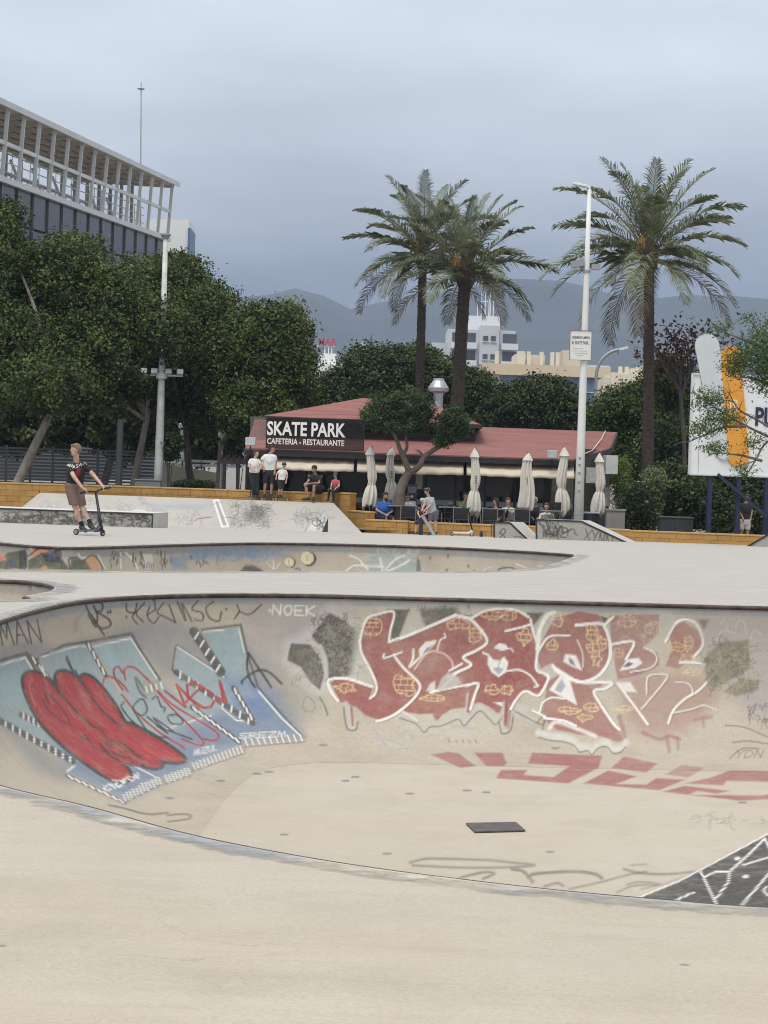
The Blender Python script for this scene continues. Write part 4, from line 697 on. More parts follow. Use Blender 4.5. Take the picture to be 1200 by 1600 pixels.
# ================================================================== cafe
ROOF = bpy.data.materials.new('red_roof_felt'); ROOF.use_nodes = True
def roofmat(m):
    t = m.node_tree; n = t.nodes; l = t.links; b = n['Principled BSDF']; g = n.new('ShaderNodeTexCoord')
    nz = n.new('ShaderNodeTexNoise'); nz.inputs['Scale'].default_value = 1.2; nz.inputs['Detail'].default_value = 7; nz.inputs['Roughness'].default_value = .7; mp = n.new('ShaderNodeMapping'); mp.inputs['Scale'].default_value = (.5, 1.6, 2.2); l.new(g.outputs['Object'], mp.inputs[0]); l.new(mp.outputs[0], nz.inputs[0])
    mr = n.new('ShaderNodeMapRange'); l.new(nz.outputs['Fac'], mr.inputs[0]); mr.inputs[1].default_value = .32; mr.inputs[2].default_value = .7
    mx = n.new('ShaderNodeMix'); mx.data_type = 'RGBA'; l.new(mr.outputs[0], mx.inputs[0]); mx.inputs[6].default_value = (.20, .075, .064, 1); mx.inputs[7].default_value = (.315, .135, .117, 1)
    wv = n.new('ShaderNodeTexWave'); wv.wave_type = 'BANDS'; wv.bands_direction = 'Y'; wv.inputs['Scale'].default_value = 1.15; wv.inputs['Distortion'].default_value = .6; wv.inputs['Detail'].default_value = 2; l.new(g.outputs['Object'], wv.inputs[0])
    mr2 = n.new('ShaderNodeMapRange'); l.new(wv.outputs['Fac'], mr2.inputs[0]); mr2.inputs[1].default_value = .0; mr2.inputs[2].default_value = .12; mr2.inputs[3].default_value = .45; mr2.inputs[4].default_value = 0
    m3 = n.new('ShaderNodeMix'); m3.data_type = 'RGBA'; l.new(mr2.outputs[0], m3.inputs[0]); l.new(mx.outputs[2], m3.inputs[6]); m3.inputs[7].default_value = (.13, .05, .047, 1)
    l.new(m3.outputs[2], b.inputs['Base Color']); b.inputs['Roughness'].default_value = .85
roofmat(ROOF)
DWOOD = M('dark_stained_wood', (.035, .022, .018), .6, .3, 3, stretch=(1, 1, 8)); DMET = M('dark_frame_metal', (.03, .028, .03), .45, .2, 4, metal=.3); WMET = M('white_powder_metal', (.72, .72, .70), .45, .05, 3); CREAM = M('cream_awning_cloth', (.62, .54, .42), .85, .12, 2.2)
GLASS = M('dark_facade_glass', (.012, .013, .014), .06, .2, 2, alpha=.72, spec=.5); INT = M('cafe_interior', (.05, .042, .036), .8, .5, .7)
cafe = thing('cafe_building', 'low cafe with red felt roof, dark glass front and cream awnings', 'building', (0.8, 70.3, ZT)); cb = Vector(cafe.location)
def part(mb, name, mat, parent=cafe, smooth=False):
    mb.v = [tuple(Vector(v) - cb) for v in mb.v]; return mb.build(name, mat, parent, smooth)
xL, xR, yF, yE = -4.45, 6.1, 70.35, 69.35
# lower roof
E0 = XY(383, yE, 1.76); E1 = XY(896, yE, 1.74); E2 = XY(953, 73.6, 2.18); T1 = XY(963, 76.5, 2.78); T0 = Vector((-4.6, 76.5, 2.86))
mb = MB(); th = Vector((0, 0, -.07)); mb.prism([E0, E1, E2, T1, T0], th); part(mb, 'roof', ROOF)
mb = MB(); mb.bar(E0 + Vector((0, -.02, -.13)), E1 + Vector((0.02, -.02, -.13)), .12, .17); part(mb, 'gutter', DMET)
mb = MB(); mb.bar(E1 + Vector((.03, 0, -.10)), E2 + Vector((.03, 0, -.10)), .06, .17); mb.bar(E2 + Vector((.03, 0, -.1)), T1 + Vector((.03, 0, -.1)), .06, .2); part(mb, 'barge_board', DWOOD)
mb = MB(); mb.tube([XY(905, 69.5, 1.86), XY(925, 71.4, 2.05), XY(940, 74, 2.5), XY(946, 76, 2.8)], .014, 6); part(mb, 'roof_cable', WMET)
# clerestory and upper roof
mb = MB(); cx0, cx1 = XY(432, 72.6, 2).x, XY(742, 72.6, 2).x; mb.box(((cx0 + cx1) / 2, 74.6, 2.5), (cx1 - cx0, 4, 1.0)); part(mb, 'clerestory_wall', DWOOD)
for k in range(7):
    mb = MB(); x = cx0 + (cx1 - cx0) * (k + .5) / 7; mb.box((x, 72.585, 2.62), (.72, .03, .34)); part(mb, 'clerestory_pane', GLASS)
U0_ = XY(411, 71.9, 2.86); U1_ = XY(752, 71.9, 2.80); U2_ = Vector((U1_.x + .15, 79, 2.86)); U3_ = Vector((U0_.x - .1, 79, 2.9)); K0 = XY(566, 75.5, 3.66); K1 = XY(668, 75.5, 3.6)
mb = MB(); mb.add([U0_, U1_, U2_, U3_, K0, K1], [(0, 1, 5, 4), (1, 2, 5), (2, 3, 4, 5), (3, 0, 4)]); mb.add([v - Vector((0, 0, .07)) for v in (U0_, U1_, U2_, U3_)], [(3, 2, 1, 0)]); part(mb, 'upper_roof', ROOF)
mb = MB(); mb.bar(U0_ + Vector((0, 0, -.07)), U1_ + Vector((0, 0, -.07)), .06, .12); mb.bar(U1_ + Vector((0, 0, -.07)), U2_ + Vector((0, 0, -.07)), .06, .12); part(mb, 'upper_fascia', DWOOD)
# body
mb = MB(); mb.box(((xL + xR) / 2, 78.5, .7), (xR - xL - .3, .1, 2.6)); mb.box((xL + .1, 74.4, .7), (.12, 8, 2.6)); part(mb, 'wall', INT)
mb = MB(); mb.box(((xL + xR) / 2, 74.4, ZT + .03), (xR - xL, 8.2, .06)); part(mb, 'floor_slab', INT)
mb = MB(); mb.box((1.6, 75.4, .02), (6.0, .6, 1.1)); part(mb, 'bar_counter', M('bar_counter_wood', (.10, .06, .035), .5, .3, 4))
for k, (x, z) in enumerate(((.9, 1.0), (2.4, 1.0), (3.6, .6))):
    mb = MB(); mb.box((x, 77.6, z), (1.6, .25, .05)); part(mb, 'shelf', M('shelf_wood', (.28, .2, .12), .6, .2, 4))
nP = 11
for k in range(nP + 1):
    x = xL + (xR - xL) * k / nP; mb = MB(); mb.box((x, yF, .58), (.07, .09, 2.36)); part(mb, 'mullion', DMET)
for k in range(nP):
    x0 = xL + (xR - xL) * k / nP; w = (xR - xL) / nP; mb = MB(); mb.box((x0 + w / 2, yF + .005, .58), (w - .075, .016, 2.32)); part(mb, 'pane', GLASS)
    if k > 2:
        mb = MB(); mb.box((x0 + w / 2, yF - .012, .22), (w - .075, .006, .16)); part(mb, 'pane_stripe', M('grey_glass_film', (.28, .29, .30), .4, .05, 3))
mb = MB(); mb.box(((xL + xR) / 2, yF - .02, 1.62), (xR - xL, .14, .22)); part(mb, 'lintel', DMET)
mb = MB(); mb.box(((xL + xR) / 2, yF - .02, ZT + .1), (xR - xL, .12, .2)); part(mb, 'plinth', DMET)
# awnings: rolled cassette and hanging cream cloth
for (a, b) in ((392, 427), (428, 551), (556, 722), (727, 895)):
    x0, x1 = pxy(a, 69.3)[0], pxy(b, 69.3)[0]; n = 18; mb = MB(); vs_ = []
    for i in range(n + 1):
        x = x0 + (x1 - x0) * i / n; sg = .012 * math.sin(i * 1.9) + .02 * math.sin(math.pi * i / n)
        vs_ += [(x, 69.72, 1.555), (x, 69.4, 1.40 - sg), (x, 69.16, 1.24 - sg * 1.4), (x, 69.13, 1.13 - sg)]
    mb.add(vs_, [(i * 4 + j, i * 4 + j + 1, i * 4 + 5 + j, i * 4 + 4 + j) for i in range(n) for j in range(3)]); aw = part(mb, 'awning', CREAM, smooth=True)
    s = aw.modifiers.new('solid', 'SOLIDIFY'); s.thickness = .01
    mb = MB(); mb.box(((x0 + x1) / 2, 69.66, 1.585), (x1 - x0, .12, .075)); mb.v = [tuple(Vector(v) - cb) for v in mb.v]; bevel(mb.build('awning_cassette', M('awning_white', (.74, .72, .66), .5, .05, 3), aw), .015)
# right side timber wall of planks
s0 = Vector((*pxy(906, 70.35), 0)); s1 = Vector((*pxy(948, 74.6), 0)); dd = (s1 - s0); rz = math.atan2(dd.y, dd.x)
mb = MB(); mb.box((s0 + s1) / 2 + Vector((0, 0, .75)), (dd.length, .08, 2.7), rz); part(mb, 'side_wall', DMET)
for k in range(15):
    mb = MB(); mb.box((s0 + s1) / 2 + Vector((.045, -.015, ZT + .09 + .18 * k)), (dd.length, .045, .165), rz); part(mb, 'plank', DWOOD)
mb = MB(); mb.box(Vector((*pxy(902, 70.3), .6)), (.16, .16, 2.4)); part(mb, 'corner_post', DWOOD)
# chimney
CH = M('galvanised_metal', (.42, .44, .46), .45, .2, 5, metal=.6)
c0 = XY(684, 75.2, 3.3); mb = MB(); mb.lathe([(.17, -.3), (.17, .62)], 14, c0); part(mb, 'flue', CH, smooth=False)
mb = MB(); mb.lathe([(.16, .60), (.34, .66), (.36, .78), (.34, .80), (.20, 1.02), (.19, 1.10), (.0, 1.10)], 18, c0); part(mb, 'flue_cap', CH)
# wall boxes at right
mb = MB(); mb.box(XY(953, 72.4, 1.62), (.42, .35, .62), .3); part(mb, 'air_unit', M('white_plastic', (.6, .6, .58), .5, .1, 3)); mb = MB(); mb.box(XY(925, 70.2, 1.25), (.42, .06, .5), .3); part(mb, 'notice_panel', M('notice_grey', (.42, .43, .42), .5, .2, 9)); mb = MB(); mb.box(XY(947, 72.9, .55), (.22, .2, .62), .3); part(mb, 'meter_box', M('notice_grey'))
# ---- text helper
def text_obj(name, body, size, mat, loc, parent=None, offset=0.0, xs=1.0, extr=.01, align='LEFT', rot=(math.pi / 2, 0, 0), sp=1.0):
    cu = bpy.data.curves.new(name, 'FONT'); cu.body = body; cu.size = size; cu.offset = offset; cu.extrude = extr; cu.align_x = align; cu.space_character = sp; cu.resolution_u = 3
    tmp = bpy.data.objects.new('tmp', cu); COL.objects.link(tmp); dg = bpy.context.evaluated_depsgraph_get(); me = bpy.data.meshes.new_from_object(tmp.evaluated_get(dg)); bpy.data.objects.remove(tmp)
    me.materials.clear(); me.materials.append(mat); o = bpy.data.objects.new(name, me); COL.objects.link(o); o.location = loc; o.rotation_euler = rot; o.scale = (xs, 1, 1)
    if parent: o.parent = parent
    return o
SIGNW = M('sign_white', (.78, .77, .74), .5, .04, 6)
yS = 69.2; S0 = XY(413, yS, 0).x; S1 = XY(565, yS, 0).x; zs0, zs1 = 1.80, 2.77; sx = (S0 + S1) / 2
sign = thing('roof_sign', 'dark roof sign reading SKATE PARK CAFETERIA RESTAURANTE above the awnings', 'sign', (sx, yS, zs0))
SP = M('smoked_sign_panel', (.02, .014, .014), .15, .2, 2, alpha=.62)
mb = MB(); mb.box((0, .02, .49), (S1 - S0, .02, .97)); mb.build('panel', SP, sign)
mb = MB()
for (a, b) in (((-1, 0), (1, 0)), ((-1, 1), (1, 1)), ((-1, 0), (-1, 1)), ((1, 0), (1, 1))):
    w = (S1 - S0) / 2; mb.bar((a[0] * w, 0.02, a[1] * .97), (b[0] * w, .02, b[1] * .97), .035)
mb.build('frame', DMET, sign)
mb = MB(); mb.box((-(S1 - S0) / 2 - .27, .03, .6), (.5, .015, .74)); mb.build('side_pane', M('clear_side_pane', (.2, .19, .17), .1, .1, 2, alpha=.3), sign)
text_obj('lettering', 'SKATE PARK', .60, SIGNW, (XY(416.5, yS, 2).x - sx, -.005, .415), sign, .016, 1.0, .012, sp=1.0)
text_obj('lettering', 'CAFETERIA - RESTAURANTE', .27, SIGNW, (XY(417, yS, 2).x - sx, -.005, .13), sign, .005, 1.0, .01, sp=1.0)
def fit(o, wid, hgt):
    xs = [v.co.x for v in o.data.vertices]; ys_ = [v.co.y for v in o.data.vertices]; o.scale = (wid / (max(xs) - min(xs)), hgt / (max(ys_) - min(ys_)), 1)
for o_, (a, b), hgt in zip([c for c in sign.children if c.name.startswith('lettering')], ((416.5, 539), (417, 537.5)), (.45, .185)): fit(o_, XY(b, yS, 2).x - XY(a, yS, 2).x, hgt)
# ---- floodlights on the eave
def floodlight(px, py, d, label):
    p = W(px, py, d); o = thing('floodlight', label, 'floodlight', p, 0, 'floodlights on the cafe eave'); mb = MB(); mb.box((0, 0, 0), (.34, .1, .27)); bevel(mb.build('housing', M('floodlight_grey', (.36, .38, .38), .5, .1, 4), o), .03)
    mb = MB(); mb.box((0, -.055, 0), (.29, .012, .22)); mb.build('lens', M('floodlight_lens', (.45, .48, .48), .2, .05, 4), o); mb = MB(); mb.bar((0, .02, -.12), (0, .1, -.3), .04); mb.build('bracket', DMET, o)
floodlight(391.5, 690, 69.1, 'grey rectangular floodlight at the left end of the cafe eave'); floodlight(863, 710, 69.0, 'grey rectangular floodlight on the cafe eave beside the lamp post')
# ================================================================== stadium at left
SW = M('stadium_white_steel', (.58, .60, .60), .5, .06, .5); SG = M('stadium_dark_glass', (.045, .047, .052), .2, .45, .12, spec=.5); SOF = M('stadium_soffit', (.52, .47, .40), .8, .12, .3, stretch=(1, .1, 1)); SFR = M('stadium_frame_grey', (.10, .10, .11), .5, .1, .5)
SD = Vector((.139, 1, 0)).normalized(); SN = Vector((SD.y, -SD.x, 0)) # along, and outward to the right
SB = Vector((-34.6 + .139 * 110, 110, ZG)) - SN * .6; st = thing('stadium', 'sports stadium with grey glass side and white steel roof frame above the trees', 'stadium', SB)
def sp(a, o, z): return SD * a + SN * o + Vector((0, 0, z - ZG)) # along, outward, height
def zr(a): return 15.15 + a * .022
NB = 18; b0, b1 = -13., 35.8
mb = MB(); mb.prism([sp(b0, -.25, 0), sp(b1, -.25, 0), sp(b1, -.25, zr(b1) - .1), sp(b0, -.25, zr(b0) - .1)], SN * -.3); mb.build('wall', SFR, st)
for k in range(NB):
    a = b0 + (b1 - b0) * k / NB; b = b0 + (b1 - b0) * (k + 1) / NB
    for r_ in range(4):
        z1 = 0 - 2.0 * r_ - .08; z0 = z1 - 1.86
        mb = MB(); mb.prism([sp(a + .1, 0, zr(a) + z0), sp(b - .1, 0, zr(b) + z0), sp(b - .1, 0, zr(b) + z1), sp(a + .1, 0, zr(a) + z1)], SN * -.1); mb.build('pane', SG, st)
    mb = MB(); mb.bar(sp(a, .03, 5), sp(a, .03, zr(a)), .12); mb.build('mullion', SFR, st)
mb = MB(); mb.bar(sp(b0, .1, zr(b0)), sp(b1, .1, zr(b1)), .35, .3); mb.build('ledge_beam', SW, st)
mb = MB(); mb.bar(sp(b0, .16, zr(b0) + 1.85), sp(b1 + .2, .16, zr(b1) + 1.85), .12, .2); mb.build('rail', SW, st)
ZRF = 3.62
for k in range(NB + 1):
    a = b0 + (b1 - b0) * k / NB; mb = MB(); mb.bar(sp(a, .05, zr(a)), sp(a, .28, zr(a) + ZRF), .19, .19); mb.build('post', SW, st)
    mb = MB(); mb.bar(sp(a + .6, -2.6, zr(a) - .3), sp(a + .6, -2.6, zr(a) + ZRF), .24, .2); mb.build('inner_post', M('stadium_beige_steel', (.42, .39, .35), .6, .08, .5), st)
    mb = MB(); mb.bar(sp(a, .4, zr(a) + ZRF - .12), sp(a, -6.4, zr(a) + ZRF + .2), .12, .2); mb.build('roof_rib', SOF, st)
mb = MB(); mb.prism([sp(b0, .42, zr(b0) + ZRF), sp(b1 + 1.2, .42, zr(b1) + ZRF + .1), sp(b1 + 1.2, -6.6, zr(b1) + ZRF + .4), sp(b0, -6.6, zr(b0) + ZRF + .3)], (0, 0, .16)); mb.build('roof', [SOF, SOF], st)
mb = MB(); mb.bar(sp(b0, .48, zr(b0) + ZRF + .06), sp(b1 + 1.2, .48, zr(b1) + ZRF + .16), .1, .30); mb.build('roof_edge', SW, st)
for j in range(7):
    mb = MB(); o = -.6 - j * .9; mb.bar(sp(b0, o, zr(b0) + ZRF - .03), sp(b1 + .8, o, zr(b1) + ZRF + .07), .05, .05); mb.build('purlin', SFR, st)
rs = random.Random(3)
for j in range(4): # terrace railings and stairs behind the posts
    z = .55 + .5 * j; mb = MB(); mb.bar(sp(b0, -1.6, zr(b0) + z), sp(b1, -1.6, zr(b1) + z), .05, .05); mb.build('railing', SW, st)
for k in range(12):
    a = b0 + (b1 - b0) * (k + .3) / 12; mb = MB(); mb.bar(sp(a, -3.4, zr(a) + 2.4), sp(a + 3.2, -3.2, zr(a) + .1), .12, .12); mb.build('stair_truss', SW, st); mb = MB(); mb.bar(sp(a, -4.4, zr(a) - .1), sp(a, -4.4, zr(a) + 2.0), .1); mb.bar(sp(a, -4.4, zr(a) + 1.2), sp(a + 3, -4.4, zr(a) + 1.2), .12); mb.build('stair_truss', SW, st)
for k in range(30):
    a = b0 + (b1 - b0) * (k + .5) / 30; mb = MB(); mb.bar(sp(a, -1.6, zr(a) - .1), sp(a, -1.6, zr(a) + 2.1), .04); mb.build('lattice_bar', SW, st); mb = MB(); mb.bar(sp(a, -5.2, zr(a) - .1), sp(a + 1.4, -5.2, zr(a) + 2.3), .06); mb.build('lattice_bar', SW, st)
mb = MB(); mb.bar(sp(b0, -5.2, zr(b0) + 2.2), sp(b1, -5.2, zr(b1) + 2.2), .14, .2); mb.build('lattice_chord', SW, st); mb = MB(); mb.bar(sp(b0, -5.2, zr(b0) + .9), sp(b1, -5.2, zr(b1) + .9), .1, .16); mb.build('lattice_chord', SW, st)
mb = MB(); mb.box(sp(6, -5, zr(6) + 1.9), (.9, .3, 1.0)); mb.build('red_panel', M('stadium_red', (.2, .05, .04), .6, .1, 2), st)
# mast and white end block
mp0 = W(219.5, 300, 160); mt0 = W(220.6, 128, 160); mb = MB(); mb.tube([mp0 + (mp0 - mt0) * 1.2, mp0, mt0], [.09, .07, .035], 6); mb.lathe([(.05, 0), (.32, .1), (.05, .22)], 8, W(220.4, 141, 160)); tag(mb.build('mast', M('mast_grey', (.35, .36, .37), .5, .1, 1)), 'tall thin antenna mast rising behind the stadium roof', 'mast')
wb = thing('white_annex', 'white block with glass corner at the right end of the stadium', 'building', XY(258, 152, ZG)); mb = MB(); mb.box((-.3, 2, 9.4), (2.8, 4, 18.6)); mb.build('wall', M('annex_white', (.75, .76, .76), .6, .05, .3), wb); mb = MB(); mb.box((-.1, -.05, 15.4), (2.3, .06, 2.0)); mb.build('window', SG, wb)
mb = MB(); mb.box((1.15, 1.9, 9.2), (.16, 4.1, 17.9)); mb.build('edge_panel', M('annex_blue', (.10, .17, .30), .4, .1, 1), wb)
# ================================================================== far buildings
def windows(root, x0, x1, z0, z1, nx, nz, y, w, h, mat):
    mb = MB(); mb.box((0, 0, 0), (w, .15, h)); me = mb.mesh('window', mat); fr = MB(); fr.box((0, 0, -h / 2 - .06), (w + .25, .3, .12)); fme = fr.mesh('sill', M('sill_white', (.6, .6, .58), .6, .05, 1))
    for i in range(nx):
        for j in range(nz):
            o = link('window', me, root, (x0 + (x1 - x0) * (i + .5) / nx, y, z0 + (z1 - z0) * (j + .5) / nz)); s_ = link('sill', fme, o)
BW = M('apartment_white', (.52, .54, .57), .8, .06, .2); BC = M('apartment_cream', (.60, .50, .36), .8, .06, .2); BP = M('apartment_pale', (.66, .60, .50), .8, .05, .2); WIN = M('far_window', (.08, .09, .11), .3, .3, .3); WIN2 = M('far_window_blue', (.10, .16, .26), .3, .3, .3)
def tower(d=320):
    b = XY(733, d, ZG); k = d / FPX; r = thing('apartment_tower', 'pale blue-grey apartment tower with curved balconies behind the twin palms', 'building', b); H = 22.5
    def bx(px0, px1, zt, y0, dep, name, mat):
        mb = MB(); x0 = (px0 - 733) * k; x1 = (px1 - 733) * k; mb.box(((x0 + x1) / 2, y0 + dep / 2, zt / 2), (x1 - x0, dep, zt)); return mb.build(name, mat, r)
    bx(692, 798, H, 0, 12, 'wall', BW); bx(668, 694, H - 2.0, 1.2, 8, 'wing', BW); bx(742, 772, H + .6, -.8, 5, 'stair_tower', BW); bx(720, 775, H + 2.3, 4, 5, 'penthouse', M('penthouse_white', (.66, .67, .69), .8, .05, .3))
    for j in range(7):
        z = H - 1.2 - 2.6 * j
        for px0, px1, y in ((697, 738, -1.1), (776, 802, -1.0)):
            x0 = (px0 - 733) * k; x1 = (px1 - 733) * k; mb = MB(); mb.box(((x0 + x1) / 2, y + .5, z - 1.2), (x1 - x0, 1.3, .9)); mb.build('balcony', M('balcony_white', (.60, .62, .65), .8, .05, .3), r)
            mb = MB(); mb.box(((x0 + x1) / 2, -.04, z), (x1 - x0 - .4, .1, 1.4)); mb.build('balcony_opening', WIN, r)
    windows(r, (745 - 733) * k, (769 - 733) * k, 4, H, 2, 7, -.85, .7, .8, WIN); windows(r, (672 - 733) * k, (690 - 733) * k, 4, H - 3, 1, 6, 1.15, 1.0, 1.2, WIN)
    mb = MB()
    for px, h in ((740, 4), (746, 6), (752, 5), (760, 7), (765, 3.5), (758, 4)): mb.bar(((px - 733) * k, 6, H + 2), ((px - 733) * k, 6, H + h + 1.2), .12)
    mb.bar(((742 - 733) * k, 6, H + 4.6), ((764 - 733) * k, 6, H + 4.6), .1); mb.build('antenna', M('antenna_white', (.7, .7, .7), .5, .05, 1), r)
tower()
def cream(d=230):
    b = XY(850, d, ZG); k = d / FPX; r = thing('apartment_block', 'yellow and cream apartment block with chimney row behind the lamp post', 'building', b)
    def bx(px0, px1, z0, z1, y0, dep, name, mat):
        mb = MB(); x0 = (px0 - 850) * k; x1 = (px1 - 850) * k; mb.box(((x0 + x1) / 2, y0 + dep / 2, (z0 + z1) / 2), (x1 - x0, dep, z1 - z0)); return mb.build(name, mat, r)
    Z = lambda py, px=850: (CAMH + (HORIZON + .0314 * (px - 600) - py) * k) - ZG
    bx(750, 945, 0, Z(588), 0, 12, 'wall', BP); bx(748, 947, Z(588), Z(571), -.5, 13, 'parapet', BC); bx(800, 848, Z(571), Z(553), 3, 6, 'roof_house', BP); bx(876, 905, Z(571), Z(544), 3, 6, 'stair_house', M('apartment_tan', (.56, .50, .40), .8, .05, .3)); bx(905, 948, Z(600), Z(568), 1, 6, 'side_wing', BW)
    for px in (771, 806, 812, 821, 841, 858, 866): bx(px - 3, px + 3, Z(575), Z(549 if px != 771 else 550), 1.5, 1.0, 'chimney', BP)
    windows(r, (775 - 850) * k, (940 - 850) * k, Z(650), Z(590), 7, 3, -.1, 1.5, 1.4, WIN2); windows(r, (908 - 850) * k, (946 - 850) * k, Z(600), Z(572), 3, 1, .9, .8, .9, WIN)
cream()
def whiteb(d=200):
    b = XY(1010, d, ZG); k = d / FPX; r = thing('white_house', 'stepped cream house with chimneys behind the right palm trunk', 'building', b)
    for px0, px1, pt, y in ((965, 1000, 585, 0), (950, 975, 582, 1), (985, 1040, 573, 3), (1000, 1012, 570, 2), (940, 960, 590, 2)):
        z = CAMH + (742 - pt) * k - ZG; mb = MB(); mb.box((((px0 + px1) / 2 - 1010) * k, y + 3, z / 2), ((px1 - px0) * k, 6, z)); mb.build('wall', BP, r)
    for px in (968, 978, 995): mb = MB(); mb.box(((px - 1010) * k, 3, CAMH + (742 - 571) * k - ZG - .6), (.35, .35, 1.2)); mb.build('chimney', BP, r)
    windows(r, (966 - 1010) * k, (1000 - 1010) * k, 5, 9.5, 3, 1, -.08, .7, .9, WIN)
whiteb()
def marb(d=260):
    b = XY(508, d, ZG); k = d / FPX; r = thing('white_office', 'white building left of the palms with a red rooftop sign', 'building', b); WH = M('office_white', (.74, .74, .74), .7, .05, .3)
    Z = lambda py: CAMH + (HORIZON - 3 - py) * k - ZG
    for px0, px1, pt, y in ((490, 535, 568, 0), (494, 518, 551, 2), (470, 500, 580, 1)):
        z = Z(pt); mb = MB(); mb.box((((px0 + px1) / 2 - 508) * k, y + 3, z / 2), ((px1 - px0) * k, 6, z)); mb.build('wall', WH, r)
    mb = MB(); 
    for px in (500, 506, 511): mb.bar(((px - 508) * k, 3, Z(552)), ((px - 508) * k, 3, Z(536)), .12)
    mb.bar(((488 - 508) * k, 3, Z(538.5)), ((518 - 508) * k, 3, Z(538.5)), .12); fr_ = mb.build('sign_frame', M('antenna_white'), r)
    t_ = text_obj('lettering', 'MAR', 1.2, M('sign_red', (.42, .06, .07), .5, .1, 3), ((489 - 508) * k, 2.8, Z(538)), r, .02, 1, .05); fit(t_, 29 * k, 12 * k)
    windows(r, (496 - 508) * k, (530 - 508) * k, Z(600), Z(572), 4, 1, -.08, .8, .8, WIN)
marb()
def pump(d=280):
    b = XY(564, d, ZG); k = d / FPX; r = thing('water_tower', 'small pale rooftop tower with a dark blue spike', 'building', b); Z = lambda py: CAMH + (HORIZON - 1 - py) * k - ZG
    mb = MB(); mb.box((0, 2, Z(543) / 2), (14 * k, 3, Z(543))); mb.box((-4 * k, 2, Z(539)), (9 * k, 2.6, 8 * k)); mb.build('wall', M('tower_pale', (.5, .5, .5), .8, .1, .3), r)
    mb = MB(); mb.tube([(9 * k, 1, Z(560)), (9 * k, 1, Z(540)), (9 * k, 1, Z(522))], [.3, .25, .04], 6); mb.build('spike', M('spike_blue', (.06, .09, .17), .5, .1, 1), r)
pump()
# cream ramp wall and white rail at left
d = 84; cw = [XY(252, d, ZG), XY(352, d, ZG), W(352, 741, d), W(300, 732, d), W(252, 724, d)]; mb = MB(); mb.prism(cw, (0, .3, 0)); cwr = tag(mb.build('cream_wall', M('cream_render', (.66, .60, .46), .8, .05, .5)), 'cream rendered wall with sloping top behind the bank', 'wall')
rl = thing('handrail', 'white horizontal handrail above the cream wall', 'railing', XY(300, d + 1, ZG)); base = Vector(rl.location)
for y0, y1 in ((720, 723), (727, 729)):
    mb = MB(); mb.bar(W(250, y0 - 2, d + 1) - base, W(372, y1, d + 1) - base, .06, .1); mb.build('rail', WMET, rl)
for px in (255, 285, 315, 345, 370): mb = MB(); mb.bar(XY(px, d + 1, ZG) - base, W(px, 720, d + 1) - base, .06); mb.build('baluster', SFR, rl)
# slatted fence under the left trees
fd = 80; FEN = M('fence_galvanised', (.11, .11, .112), .6, .15, 1.5, metal=.2)
for si, (a, b, lab) in enumerate(((-30, 46, 'grey slatted fence panel at the far left edge under the trees'), (46, 116, 'grey slatted fence panel behind the boy on the scooter'), (116, 186, 'grey slatted fence panel between the boy and the dark post'), (186, 246, 'grey slatted fence panel behind the left lamp post'))):
    x0 = pxy(a, fd)[0]; x1 = pxy(b, fd)[0]; r = thing('slatted_fence', lab, 'fence', (x0, fd, ZG), 0, 'slatted fence panels under the left trees')
    sm = MB(); sm.box((0, 0, 0), (x1 - x0 - .05, .03, .075)); sme = sm.mesh('slat', FEN)
    for k in range(16): link('slat', sme, r, ((x1 - x0) / 2, 0, .42 + .125 * k))
    pm = MB(); pm.box((0, .05, 1.2), (.08, .08, 2.4)); pme = pm.mesh('post', FEN)
    for x in (0, (x1 - x0) / 2): link('post', pme, r, (x, 0, 0))
